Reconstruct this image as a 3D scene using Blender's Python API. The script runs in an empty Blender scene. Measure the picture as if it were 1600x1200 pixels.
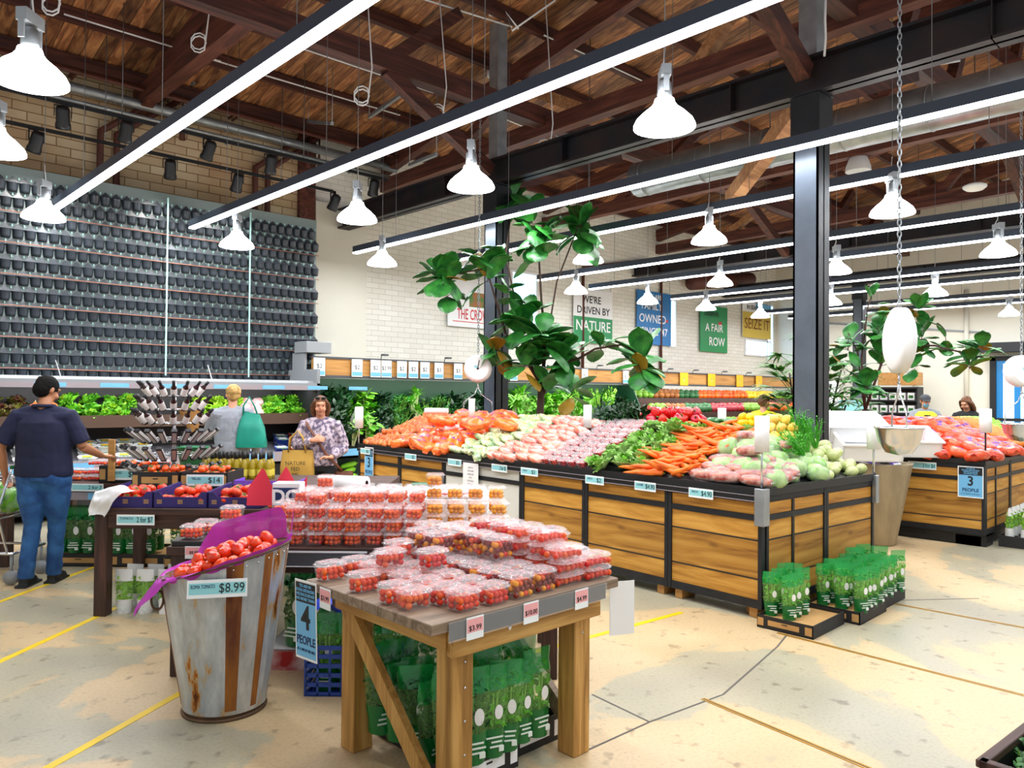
import bpy, bmesh, math, random
from mathutils import Vector, Matrix, Euler, noise
random.seed(7)
sc = bpy.context.scene
COL = sc.collection
D2R = math.radians
# ------------------------------------------------------------ camera
CAM_H, FPX = 1.62, 1190.0
YAW, PIT, ROL = D2R(43.58), D2R(0.753), D2R(0.453)
cam_d = bpy.data.cameras.new('camera'); cam = bpy.data.objects.new('camera', cam_d); COL.objects.link(cam)
cam_d.sensor_width = 36.0; cam_d.lens = FPX / 1600 * 36.0; cam_d.clip_start = .05; cam_d.clip_end = 200
FW = Vector((math.sin(YAW)*math.cos(PIT), math.cos(YAW)*math.cos(PIT), math.sin(PIT)))
_r0 = Vector((math.cos(YAW), -math.sin(YAW), 0)); _u0 = _r0.cross(FW)
RT = math.cos(ROL)*_r0 + math.sin(ROL)*_u0; UP = -math.sin(ROL)*_r0 + math.cos(ROL)*_u0
cam.matrix_world = Matrix(((RT.x, UP.x, -FW.x, 0), (RT.y, UP.y, -FW.y, 0), (RT.z, UP.z, -FW.z, CAM_H), (0, 0, 0, 1)))
sc.camera = cam
sc.view_settings.view_transform = 'Standard'; sc.view_settings.look = 'None'
sc.view_settings.exposure = 0.7; sc.view_settings.gamma = 1.0
sc.cycles.use_denoising = True
sc.cycles.transparent_max_bounces = 20
sc.cycles.max_bounces = 6; sc.cycles.diffuse_bounces = 3; sc.cycles.glossy_bounces = 3; sc.cycles.transmission_bounces = 4
sc.cycles.sample_clamp_indirect = 4.0
sc.cycles.caustics_reflective = False; sc.cycles.caustics_refractive = False
# ------------------------------------------------------------ world: added ambient fill, entering where the near walls are left unbuilt
w = bpy.data.worlds.new('world'); sc.world = w; w.use_nodes = True
bg = w.node_tree.nodes['Background']; bg.inputs[0].default_value = (.93, .96, 1, 1); bg.inputs[1].default_value = .45
# ------------------------------------------------------------ the shop's LED strips (x, y0, y1) at 4 m
STRIPS = [(2.5, -1, 11.3), (4.22, -1, 11.2), (6.95, -1, 11.2), (8.6, -1, 11.2), (11.3, -.5, 11.1), (13.05, -.5, 11.2), (15.8, 0, 10.9), (17.5, 0, 11), (20.4, 0, 11), (22.1, 0, 11)]
STRIP_Z = 4.0
for k, (x, y0, y1) in enumerate(STRIPS):
    ld = bpy.data.lights.new('strip_glow', 'AREA'); ld.shape = 'RECTANGLE'; ld.size = .09; ld.size_y = y1-y0
    ld.energy = 8*(y1-y0); ld.color = (.93, .96, 1)
    lo = bpy.data.objects.new('strip_glow', ld); COL.objects.link(lo); lo.location = (x, (y0+y1)/2, STRIP_Z-.05)
# pendant lamps (x, y) with bell shades, opening at 3.58 m
LAMP_Z = 3.58
F2 = Vector((math.sin(YAW), math.cos(YAW), 0)); R2 = Vector((math.cos(YAW), -math.sin(YAW), 0))
def ray(px, py): return FW*FPX + RT*(px-800) - UP*(py-600)
def onz(px, py, z):            # point of the place at height z that the photograph shows at (px, py)
    d = ray(px, py); return Vector((0, 0, CAM_H)) + d*((z-CAM_H)/d.z)
def onx(px, py, x): d = ray(px, py); return Vector((0, 0, CAM_H)) + d*(x/d.x)
def ony(px, py, y): d = ray(px, py); return Vector((0, 0, CAM_H)) + d*(y/d.y)
def ond(px, py, dd): return Vector((0, 0, CAM_H)) + ray(px, py)*(dd/FPX)
def uv(u, d, z=0): return F2*d + R2*u + Vector((0, 0, z))
LAMPPX = [(46, 128), (68, 342), (370, 386), (558, 345), (597, 414), (736, 294), (1038, 200), (919, 410), (900, 458), (1108, 379), (1012, 474),
          (1125, 446), (1103, 484), (1188, 496), (1394, 335), (1307, 427), (1298, 476), (1461, 462), (1560, 399), (1577, 493), (-8, 238)]
LAMPS = [onz(px, py, LAMP_Z) for px, py in LAMPPX]
for p in LAMPS:
    ld = bpy.data.lights.new('lamp_glow', 'SPOT'); ld.energy = 40; ld.spot_size = D2R(140); ld.spot_blend = .6; ld.shadow_soft_size = .12
    ld.color = (1, .98, .95)
    lo = bpy.data.objects.new('lamp_glow', ld); COL.objects.link(lo); lo.location = (p.x, p.y, LAMP_Z+.02)
for px_, y_ in ((98, 10.3), (197, 10.3), (327, 10.3), (424, 10.3), (57, 11.0), (267, 11.0), (372, 11.0)):      # the track spotlights wash the planter wall
    p = ony(px_, 200, y_); ld = bpy.data.lights.new('spot_glow', 'SPOT'); ld.energy = 38; ld.spot_size = D2R(100); ld.spot_blend = .8; ld.shadow_soft_size = .05; ld.color = (1, .97, .92)
    lo = bpy.data.objects.new('spot_glow', ld); COL.objects.link(lo); lo.location = (p.x, y_-.12, 4.62 if y_ < 10.5 else 4.55); lo.rotation_euler = (D2R(26), 0, 0)
# ------------------------------------------------------------ materials
MATS = {}
def deep(c): return tuple(x**1.16 for x in c) if max(c)-min(c) > .3*max(c) else c      # measured colours of coloured things, a little richer
def srgb(h):
    if not isinstance(h, str): return h
    c = [int(h[i:i+2], 16)/255 for i in (0, 2, 4)]
    return tuple((x/12.92 if x <= .04045 else ((x+.055)/1.055)**2.4) for x in c)
def mat(name, col='808080', rough=.5, metal=0, alpha=1, emit=0, var=0, vscale=8, spec=.5, bump=0, bscale=60, sss=0, col2=None, rnd=0, stretch=None, coat=0, hi=.65, lo=.35):
    """principled material; col/col2 mixed by noise; rnd = per object brightness variation"""
    if name in MATS: return MATS[name]
    m = bpy.data.materials.new(name); MATS[name] = m; m.use_nodes = True
    nt = m.node_tree; N = nt.nodes; L = nt.links; b = N['Principled BSDF']
    c = srgb(col); c = deep(c)
    b.inputs['Base Color'].default_value = (*c, 1)
    b.inputs['Roughness'].default_value = rough; b.inputs['Metallic'].default_value = metal
    b.inputs['Alpha'].default_value = alpha; b.inputs['Specular IOR Level'].default_value = spec
    if coat: b.inputs['Coat Weight'].default_value = coat
    if sss: b.inputs['Subsurface Weight'].default_value = sss; b.inputs['Subsurface Radius'].default_value = (.02, .01, .005)
    if emit: b.inputs['Emission Color'].default_value = (*c, 1); b.inputs['Emission Strength'].default_value = emit
    src = None
    if col2 is not None or var or bump:
        tc = N.new('ShaderNodeTexCoord'); mp = N.new('ShaderNodeMapping'); L.new(tc.outputs['Object'], mp.inputs[0])
        if stretch: mp.inputs['Scale'].default_value = stretch
    if col2 is not None or var:
        nz = N.new('ShaderNodeTexNoise'); nz.inputs['Scale'].default_value = vscale; nz.inputs['Detail'].default_value = 5
        L.new(mp.outputs[0], nz.inputs['Vector'])
        rp = N.new('ShaderNodeValToRGB'); L.new(nz.outputs['Fac'], rp.inputs[0])
        if col2 is not None: d = deep(srgb(col2))
        else: d = tuple(max(0, x*(1-var)) for x in c)
        rp.color_ramp.elements[0].position = lo; rp.color_ramp.elements[1].position = hi
        rp.color_ramp.elements[0].color = (*c, 1); rp.color_ramp.elements[1].color = (*d, 1)
        src = rp.outputs[0]
    if rnd:
        oi = N.new('ShaderNodeObjectInfo'); hs = N.new('ShaderNodeHueSaturation')
        mr = N.new('ShaderNodeMapRange'); mr.inputs[3].default_value = 1-rnd; mr.inputs[4].default_value = 1+rnd
        L.new(oi.outputs['Random'], mr.inputs[0]); L.new(mr.outputs[0], hs.inputs['Value'])
        mh = N.new('ShaderNodeMapRange'); mh.inputs[3].default_value = .5-rnd*.05; mh.inputs[4].default_value = .5+rnd*.05
        L.new(oi.outputs['Random'], mh.inputs[0]); L.new(mh.outputs[0], hs.inputs['Hue'])
        if src: L.new(src, hs.inputs['Color'])
        else: hs.inputs['Color'].default_value = (*c, 1)
        src = hs.outputs[0]
    if src: L.new(src, b.inputs['Base Color'])
    if bump:
        n2 = N.new('ShaderNodeTexNoise'); n2.inputs['Scale'].default_value = bscale; L.new(mp.outputs[0], n2.inputs['Vector'])
        bp = N.new('ShaderNodeBump'); bp.inputs['Strength'].default_value = bump; bp.inputs['Distance'].default_value = .01
        L.new(n2.outputs['Fac'], bp.inputs['Height']); L.new(bp.outputs[0], b.inputs['Normal'])
    return m
def wood(name, c1, c2, c3, axis=0, scale=1.0, plank=0, rough=.6, knots=True, paxis=2, pdark=.35, coord='Object'):
    """grain along AXIS; plank = board width across paxis (0 none)"""
    if name in MATS: return MATS[name]
    m = bpy.data.materials.new(name); MATS[name] = m; m.use_nodes = True
    nt = m.node_tree; N = nt.nodes; L = nt.links; b = N['Principled BSDF']; b.inputs['Roughness'].default_value = rough
    tc = N.new('ShaderNodeTexCoord')
    vec = tc.outputs[coord]
    if plank:
        sx = N.new('ShaderNodeSeparateXYZ'); L.new(vec, sx.inputs[0])
        dv = N.new('ShaderNodeMath'); dv.operation = 'DIVIDE'; L.new(sx.outputs[paxis], dv.inputs[0]); dv.inputs[1].default_value = plank
        fl = N.new('ShaderNodeMath'); fl.operation = 'FLOOR'; L.new(dv.outputs[0], fl.inputs[0])
        fr = N.new('ShaderNodeMath'); fr.operation = 'FRACT'; L.new(dv.outputs[0], fr.inputs[0])
        wn = N.new('ShaderNodeTexWhiteNoise'); wn.noise_dimensions = '1D'; L.new(fl.outputs[0], wn.inputs['W'])
        ad = N.new('ShaderNodeVectorMath'); ad.operation = 'MULTIPLY_ADD'; L.new(wn.outputs['Color'], ad.inputs[0]); ad.inputs[1].default_value = (7, 7, 7); L.new(vec, ad.inputs[2])
        vec = ad.outputs[0]
    mp = N.new('ShaderNodeMapping'); s = [14*scale]*3; s[axis] = 1.1*scale; mp.inputs['Scale'].default_value = s; L.new(vec, mp.inputs[0])
    n1 = N.new('ShaderNodeTexNoise'); n1.inputs['Scale'].default_value = 1; n1.inputs['Detail'].default_value = 6; n1.inputs['Distortion'].default_value = 1.2; L.new(mp.outputs[0], n1.inputs['Vector'])
    rp = N.new('ShaderNodeValToRGB'); L.new(n1.outputs['Fac'], rp.inputs[0])
    e = rp.color_ramp.elements; e[0].position = .3; e[0].color = (*srgb(c1), 1); e[1].position = .72; e[1].color = (*srgb(c3), 1)
    k = rp.color_ramp.elements.new(.5); k.color = (*srgb(c2), 1)
    out = rp.outputs[0]
    if knots:
        mp2 = N.new('ShaderNodeMapping'); s = [5*scale]*3; s[axis] = 2.2*scale; mp2.inputs['Scale'].default_value = s; L.new(vec, mp2.inputs[0])
        vo = N.new('ShaderNodeTexVoronoi'); vo.inputs['Scale'].default_value = 1; L.new(mp2.outputs[0], vo.inputs['Vector'])
        r2 = N.new('ShaderNodeValToRGB'); L.new(vo.outputs['Distance'], r2.inputs[0]); r2.color_ramp.elements[0].position = .05; r2.color_ramp.elements[0].color = (.22, .13, .06, 1); r2.color_ramp.elements[1].position = .16; r2.color_ramp.elements[1].color = (1, 1, 1, 1)
        mx = N.new('ShaderNodeMix'); mx.data_type = 'RGBA'; mx.blend_type = 'MULTIPLY'; mx.inputs[0].default_value = .8; L.new(out, mx.inputs[6]); L.new(r2.outputs[0], mx.inputs[7]); out = mx.outputs[2]
    if plank:
        hs = N.new('ShaderNodeHueSaturation'); L.new(out, hs.inputs['Color']); mr = N.new('ShaderNodeMapRange'); mr.inputs[3].default_value = 1-pdark; mr.inputs[4].default_value = 1+pdark*.6
        L.new(wn.outputs['Value'], mr.inputs[0]); L.new(mr.outputs[0], hs.inputs['Value'])
        gp = N.new('ShaderNodeMath'); gp.operation = 'GREATER_THAN'; L.new(fr.outputs[0], gp.inputs[0]); gp.inputs[1].default_value = .05
        m2 = N.new('ShaderNodeMix'); m2.data_type = 'RGBA'; L.new(gp.outputs[0], m2.inputs[0]); m2.inputs[6].default_value = (.03, .018, .01, 1); L.new(hs.outputs[0], m2.inputs[7]); out = m2.outputs[2]
    L.new(out, b.inputs['Base Color'])
    bp = N.new('ShaderNodeBump'); bp.inputs['Strength'].default_value = .15; bp.inputs['Distance'].default_value = .01; L.new(n1.outputs['Fac'], bp.inputs['Height']); L.new(bp.outputs[0], b.inputs['Normal'])
    return m
def M(name): return MATS[name]
# ------------------------------------------------------------ mesh builder
class MB:
    def __init__(s): s.v = []; s.f = []; s.mi = []; s.sm = []
    def add(s, vs, fs, mi=0, sm=False, T=None):
        o = len(s.v)
        if T is not None: vs = [T @ Vector(p) for p in vs]
        s.v += [tuple(p) for p in vs]; s.f += [tuple(i+o for i in f) for f in fs]; s.mi += [mi]*len(fs); s.sm += [sm]*len(fs); return s
    def box(s, x0, x1, y0, y1, z0, z1, mi=0, T=None):
        vs = [(x0, y0, z0), (x1, y0, z0), (x1, y1, z0), (x0, y1, z0), (x0, y0, z1), (x1, y0, z1), (x1, y1, z1), (x0, y1, z1)]
        return s.add(vs, [(3, 2, 1, 0), (4, 5, 6, 7), (0, 1, 5, 4), (1, 2, 6, 5), (2, 3, 7, 6), (3, 0, 4, 7)], mi, False, T)
    def cbox(s, x0, x1, y0, y1, z0, z1, c=.004, mi=0, T=None):      # box with chamfered edges
        bm = bmesh.new(); bmesh.ops.create_cube(bm, size=1)
        for v in bm.verts: v.co = Vector(((x0+x1)/2+v.co.x*(x1-x0), (y0+y1)/2+v.co.y*(y1-y0), (z0+z1)/2+v.co.z*(z1-z0)))
        bmesh.ops.bevel(bm, geom=bm.edges[:], offset=c, segments=1, affect='EDGES', clamp_overlap=True)
        bm.verts.ensure_lookup_table(); s.add([v.co.copy() for v in bm.verts], [[v.index for v in f.verts] for f in bm.faces], mi, False, T); bm.free(); return s
    def bar(s, p0, p1, w, h, mi=0, up=(0, 0, 1)):                   # rectangular bar from p0 to p1
        p0, p1 = Vector(p0), Vector(p1); d = (p1-p0); l = d.length; d.normalize(); u = Vector(up)
        if abs(d.dot(u)) > .98: u = Vector((0, 1, 0))
        a = d.cross(u).normalized(); b = a.cross(d).normalized()
        T = Matrix(((a.x, b.x, d.x, p0.x), (a.y, b.y, d.y, p0.y), (a.z, b.z, d.z, p0.z), (0, 0, 0, 1)))
        return s.box(-w/2, w/2, -h/2, h/2, 0, l, mi, T)
    def tube(s, pts, r, n=8, mi=0, cap=True, sm=True, flat=1.0, side=None):
        pts = [Vector(p) for p in pts]; m = len(pts); rs = list(r) if hasattr(r, '__len__') else [r]*m
        vs, fs = [], []; prev = None
        for i, p in enumerate(pts):
            t = (pts[min(i+1, m-1)]-pts[max(i-1, 0)])
            t = t.normalized() if t.length > 1e-9 else Vector((0, 0, 1))
            if prev is None:
                u = Vector(side) if side else (Vector((0, 0, 1)) if abs(t.z) < .9 else Vector((1, 0, 0)))
                a = (u - t*u.dot(t)).normalized()
            else: a = (prev - t*prev.dot(t)).normalized()
            prev = a; b = t.cross(a)
            for k in range(n):
                an = 2*math.pi*k/n; vs.append(p + a*math.cos(an)*rs[i] + b*math.sin(an)*rs[i]*flat)
        for i in range(m-1):
            for k in range(n):
                k2 = (k+1) % n; fs.append((i*n+k, i*n+k2, (i+1)*n+k2, (i+1)*n+k))
        if cap: fs.append(tuple(range(n-1, -1, -1))); fs.append(tuple((m-1)*n+k for k in range(n)))
        return s.add(vs, fs, mi, sm)
    def lathe(s, prof, n=16, T=None, mi=0, sm=True, fn=None, arc=None):
        vs, fs = [], []; m = len(prof)
        for (r, z) in prof:
            for k in range(n):
                an = 2*math.pi*k/n; p = Vector((r*math.cos(an), r*math.sin(an), z))
                vs.append(fn(p, an) if fn else p)
        for i in range(m-1):
            for k in range(n):
                k2 = (k+1) % n; fs.append((i*n+k, i*n+k2, (i+1)*n+k2, (i+1)*n+k))
        return s.add(vs, fs, mi, sm, T)
    def ball(s, c, r, nu=10, nv=7, mi=0, T=None, nz=0, seed=0):
        c = Vector(c); r = Vector(r) if hasattr(r, '__len__') else Vector((r, r, r)); vs = [Vector((0, 0, -1))]; fs = []
        for j in range(1, nv):
            ph = -math.pi/2+math.pi*j/nv
            for k in range(nu): an = 2*math.pi*k/nu; vs.append(Vector((math.cos(ph)*math.cos(an), math.cos(ph)*math.sin(an), math.sin(ph))))
        vs.append(Vector((0, 0, 1))); top = len(vs)-1
        for k in range(nu):
            k2 = (k+1) % nu; fs.append((0, 1+k2, 1+k)); fs.append((top, top-nu+k, top-nu+k2))
            for j in range(nv-2): a = 1+j*nu; fs.append((a+k, a+k2, a+nu+k2, a+nu+k))
        o = []
        for v in vs:
            q = v*(1+nz*noise.noise(v*2.1+Vector((seed*3.1, seed, 0)))) if nz else v
            o.append(Vector((q.x*r.x, q.y*r.y, q.z*r.z)))
        if T is not None: o = [T.to_3x3() @ p for p in o]
        return s.add([p+c for p in o], fs, mi, True)
    def poly(s, pts, mi=0): return s.add(pts, [tuple(range(len(pts)))], mi)
    def slab(s, pts, th, mi=0, T=None):      # polygon in XZ (facing -Y), extruded +Y by th
        n = len(pts); vs = [(x, 0, z) for x, z in pts]+[(x, th, z) for x, z in pts]
        fs = [tuple(range(n)), tuple(range(2*n-1, n-1, -1))]+[(i, i+n, (i+1) % n+n, (i+1) % n) for i in range(n)]
        return s.add(vs, fs, mi, False, T)
    def grid(s, fn, nu, nv, mi=0, sm=True, T=None):
        vs = [fn(i/nu, j/nv) for j in range(nv+1) for i in range(nu+1)]
        fs = [(j*(nu+1)+i, j*(nu+1)+i+1, (j+1)*(nu+1)+i+1, (j+1)*(nu+1)+i) for j in range(nv) for i in range(nu)]
        return s.add(vs, fs, mi, sm, T)
    def mesh(s, name, mats):
        me = bpy.data.meshes.new(name); me.from_pydata(s.v, [], s.f)
        if not hasattr(mats, '__len__') or isinstance(mats, str): mats = [mats]
        for m in mats: me.materials.append(MATS[m] if isinstance(m, str) else m)
        me.polygons.foreach_set('material_index', s.mi); me.polygons.foreach_set('use_smooth', s.sm); me.update(); return me
    def build(s, name, mats, parent=None, loc=(0, 0, 0), rot=(0, 0, 0), bevel=0):
        o = bpy.data.objects.new(name, s.mesh(name, mats)); COL.objects.link(o); o.location = loc; o.rotation_euler = rot
        if parent is not None: o.parent = parent
        if bevel:
            b = o.modifiers.new('bevel', 'BEVEL'); b.width = bevel; b.segments = 2; b.limit_method = 'ANGLE'
        return o
def tag(o, label=None, cat=None, group=None, kind=None):
    if label: o['label'] = label
    if cat: o['category'] = cat
    if group: o['group'] = group
    if kind: o['kind'] = kind
    return o
def thing(name, label, cat, loc=(0, 0, 0), rz=0, group=None, rot=None):
    o = bpy.data.objects.new(name, None); COL.objects.link(o); o.empty_display_size = .1; o.location = loc
    o.rotation_euler = rot if rot else (0, 0, rz); return tag(o, label, cat, group)
def struct(mb, name, mats, **k): return tag(mb.build(name, mats, **k), kind='structure')
KIDS = {}
def kids(o):
    if o.name not in KIDS: KIDS[o.name] = list(o.children)
    return KIDS[o.name]
def dup(o, loc=None, rot=None, label=None, group=None, scale=None, parent=None):
    c = o.copy(); COL.objects.link(c); c.parent = parent
    if loc is not None: c.location = loc
    if rot is not None: c.rotation_euler = rot if hasattr(rot, '__len__') else (0, 0, rot)
    if scale is not None: c.scale = scale if hasattr(scale, '__len__') else (scale,)*3
    if label: c['label'] = label
    if group: c['group'] = group
    for ch in kids(o): dup(ch, parent=c)
    return c
class Proto:
    """first use moves the model itself, later uses copy it"""
    def __init__(s, make): s.make = make; s.o = None; s.n = 0
    def put(s, loc, rot=0, label=None, group=None, scale=None):
        if s.o is None: s.o = s.make(); kids(s.o)
        if s.n == 0:
            o = s.o; o.location = loc; o.rotation_euler = rot if hasattr(rot, '__len__') else (0, 0, rot)
            if scale is not None: o.scale = scale if hasattr(scale, '__len__') else (scale,)*3
            if label: o['label'] = label
            if group: o['group'] = group
            elif 'group' in o: del o['group']
        else: o = dup(s.o, loc, rot, label, group, scale if scale is not None else (1, 1, 1))
        if not group and 'group' in o: del o['group']
        s.n += 1; return o
def text(parent, body, size, loc, m, rot=(math.pi/2, 0, 0), align='CENTER', name='lettering', sx=1, bold=0, mirror=False, fit=None):
    cu = bpy.data.curves.new(name, 'FONT'); cu.body = body; cu.size = size; cu.align_x = align; cu.align_y = 'CENTER'; cu.extrude = .0006; cu.offset = bold; cu.resolution_u = 3
    tmp = bpy.data.objects.new('tmp', cu); me = bpy.data.meshes.new_from_object(tmp); bpy.data.objects.remove(tmp); bpy.data.curves.remove(cu)
    me.materials.clear(); me.materials.append(MATS[m]); me.name = name
    if fit:
        ws = [v.co.x for v in me.vertices]; wd_ = (max(ws)-min(ws))*sx
        if wd_ > fit: sx *= fit/wd_
    o = bpy.data.objects.new(name, me); COL.objects.link(o); o.parent = parent; o.location = loc; o.rotation_euler = rot; o.scale = (-sx if mirror else sx, 1, 1)
    return o
ORD = ['first', 'second', 'third', 'fourth', 'fifth', 'sixth', 'seventh', 'eighth', 'ninth', 'tenth', 'eleventh', 'twelfth', 'thirteenth', 'fourteenth', 'fifteenth', 'sixteenth', 'seventeenth', 'eighteenth', 'nineteenth', 'twentieth'] + ['twenty-%s' % x for x in ('first', 'second', 'third', 'fourth', 'fifth', 'sixth', 'seventh', 'eighth', 'ninth')]+['thirtieth']
# palette
mat('black', '17181a', .45); mat('steel_dark', '26282c', .45, .3, var=.3, vscale=5); mat('iron', '2b2d31', .5, .4, var=.3, vscale=9)
mat('steel_beam', '1d2129', .5, .2, col2='3a2d2c', vscale=2.5); mat('pillar_lit_grey', '66707d', .45, .0, var=.2, vscale=4)
mat('white', 'f2f2f2', .5); mat('white_gloss', 'fafafa', .25); mat('grey', '8d9296', .5); mat('dgrey', '4a4d52', .5); mat('chrome', 'd8dade', .2, .9); mat('galv', 'aab0b4', .38, .7, var=.25, vscale=6)
mat('led', 'f4f8ff', .5, emit=9); mat('lampglow', 'ffffff', .5, emit=7); mat('housing', '4a5361', .4, .2)
mat('ink', '15161a', .6); mat('pipe_red', '6b3a2a', .6, var=.3); mat('cable', 'e8e8e8', .5); mat('wire', '6c6e70', .4, .4)
mat('card', 'eef3f4', .55); mat('card_teal', '9fdbe0', .5); mat('card_blue', '7fc0e8', .5); mat('pink_card', 'f2b3b5', .55); mat('blue_ink', '16386b', .5); mat('red_ink', 'd3262b', .5); mat('green_print', '1fa365', .5)
mat('cardboard', 'c9a066', .75, var=.15); mat('tray_black', '1b1a1c', .6); mat('tray_purple', '3a2a78', .5, var=.2)
mat('plastic_clear', 'ffffff', .12, alpha=.11, spec=.9); mat('plastic_lid', 'fdf0f1', .15, alpha=.27, spec=.9); mat('film', 'f4f8f6', .12, alpha=.17, spec=.9)
wood('oak_panel', '8f5c1c', 'b9832f', 'd2a04a', axis=1, scale=1.0, plank=.29, pdark=.22)
wood('pine', '8f6428', 'b88844', 'd2a660', axis=2, scale=1.4, knots=True); wood('pine_x', '8f6428', 'b88844', 'd2a660', axis=0, scale=1.4); wood('pine_y', '8f6428', 'b88844', 'd2a660', axis=1, scale=1.4)
wood('old_top', '6d5a47', '8a7560', 'a38d76', axis=0, scale=1.8, knots=False)
wood('dark_wood', '2a1710', '3c231a', '563328', axis=0, scale=1.5, knots=False); wood('dark_wood_z', '2a1710', '3c231a', '563328', axis=2, scale=1.5, knots=False)
wood('header_wood', 'a8743a', 'c08c4c', 'd19d5c', axis=0, scale=.8, knots=False, rough=.5)
wood('ceiling_board', '5a3320', '96603a', 'c8925c', axis=1, scale=.7, plank=.17, paxis=0, pdark=.55, knots=True)
wood('timber_x', '2c1512', '48241c', '683829', axis=0, scale=.8, knots=False); wood('timber_y', '3c1e18', '5c3024', '7a4633', axis=1, scale=.8, knots=False); wood('timber_pale', '8a5a38', 'b07c50', 'c79a6c', axis=0, scale=.8, knots=False)
# ============================================================ setting
def nodes_new(m): return m.node_tree.nodes, m.node_tree.links
# floor: worn polished concrete with grey patches, pits and joints
fm = mat('concrete', 'd3bf9c', .32, spec=.55); N, L = nodes_new(fm); b = N['Principled BSDF']
tc = N.new('ShaderNodeTexCoord'); n1 = N.new('ShaderNodeTexNoise'); n1.inputs['Scale'].default_value = .75; n1.inputs['Detail'].default_value = 7; n1.inputs['Roughness'].default_value = .55; n1.inputs['Distortion'].default_value = .6
L.new(tc.outputs['Object'], n1.inputs['Vector'])
r1 = N.new('ShaderNodeValToRGB'); L.new(n1.outputs['Fac'], r1.inputs[0]); e = r1.color_ramp.elements
e[0].position = .38; e[0].color = (*srgb('a6a08b'), 1); e[1].position = .62; e[1].color = (*srgb('d0b78e'), 1)
q = r1.color_ramp.elements.new(.49); q.color = (*srgb('aea68b'), 1); q = r1.color_ramp.elements.new(.51); q.color = (*srgb('c9b087'), 1)
n2 = N.new('ShaderNodeTexNoise'); n2.inputs['Scale'].default_value = 9; n2.inputs['Detail'].default_value = 8; L.new(tc.outputs['Object'], n2.inputs['Vector'])
r2 = N.new('ShaderNodeValToRGB'); L.new(n2.outputs['Fac'], r2.inputs[0]); e = r2.color_ramp.elements; e[0].position = .30; e[0].color = (.42, .38, .35, 1); e[1].position = .40; e[1].color = (1, 1, 1, 1)
mx = N.new('ShaderNodeMix'); mx.data_type = 'RGBA'; mx.blend_type = 'MULTIPLY'; mx.inputs[0].default_value = .75; L.new(r1.outputs[0], mx.inputs[6]); L.new(r2.outputs[0], mx.inputs[7])
n3 = N.new('ShaderNodeTexNoise'); n3.inputs['Scale'].default_value = 55; n3.inputs['Detail'].default_value = 3; L.new(tc.outputs['Object'], n3.inputs['Vector'])
r3 = N.new('ShaderNodeValToRGB'); L.new(n3.outputs['Fac'], r3.inputs[0]); e = r3.color_ramp.elements; e[0].position = .3; e[0].color = (.78, .75, .72, 1); e[1].position = .52; e[1].color = (1, 1, 1, 1)
m2 = N.new('ShaderNodeMix'); m2.data_type = 'RGBA'; m2.blend_type = 'MULTIPLY'; m2.inputs[0].default_value = .6; L.new(mx.outputs[2], m2.inputs[6]); L.new(r3.outputs[0], m2.inputs[7])
L.new(m2.outputs[2], b.inputs['Base Color'])
rr = N.new('ShaderNodeMapRange'); L.new(n1.outputs['Fac'], rr.inputs[0]); rr.inputs[1].default_value = .35; rr.inputs[2].default_value = .65; rr.inputs[3].default_value = .30; rr.inputs[4].default_value = .48; L.new(rr.outputs[0], b.inputs['Roughness'])
struct(MB().box(-4, 25, -4, 14, -.1, 0), 'floor', 'concrete')
mat('yellow_line', 'f3d21a', .5, var=.1); mat('brass', 'c79a2c', .35, .35, var=.2); mat('joint', '5d5750', .8)
def strip_on_floor(p, q, wd, m, nm, h=.002):
    struct(MB().bar((p[0], p[1], h/2), (q[0], q[1], h/2), wd, h), nm, m)
strip_on_floor((.2, 3.35), (1.56, 4.2), .045, 'yellow_line', 'trim_1')
strip_on_floor((3.15, 3.40), (4.86, 3.25), .045, 'yellow_line', 'trim_2')
strip_on_floor((.3, 4.83), (1.9, 6.25), .045, 'yellow_line', 'trim_3'); strip_on_floor((.3, 6.1), (2.1, 7.75), .045, 'yellow_line', 'trim_4')
strip_on_floor((9.2, 3.5), (10, 3.42), .06, 'yellow_line', 'trim_5')
for k, (a, c) in enumerate(((onz(1098, 1092, 0), onz(1362, 1203, 0)), (onz(1215, 989, 0), onz(1660, 1102, 0)), (onz(1395, 943, 0), onz(1660, 992, 0)))):
    mb = MB(); dv = (c-a).normalized(); nn = Vector((-dv.y, dv.x, 0))
    for s_ in (-.010, .010): mb.bar(a+nn*s_+Vector((0, 0, .0015)), c+nn*s_+Vector((0, 0, .0015)), .010, .003)
    mb.bar(a+Vector((0, 0, .0006)), c+Vector((0, 0, .0006)), .01, .0012, 1)
    struct(mb, 'trim_%d' % (6+k), ['brass', 'joint'])
for k, pp in enumerate((((905, 1178), (1015, 1128), (925, 1085)), ((1015, 1128), (1130, 1085), (1215, 1010), (1235, 985)), ((1235, 985), (1300, 972), (1400, 938), (1530, 935)))):
    mb = MB(); pts = [onz(x, y, .0006) for x, y in pp]
    for a, c in zip(pts, pts[1:]): mb.bar(a, c, .012, .001)
    struct(mb, 'trim_%d' % (10+k), 'joint')
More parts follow.
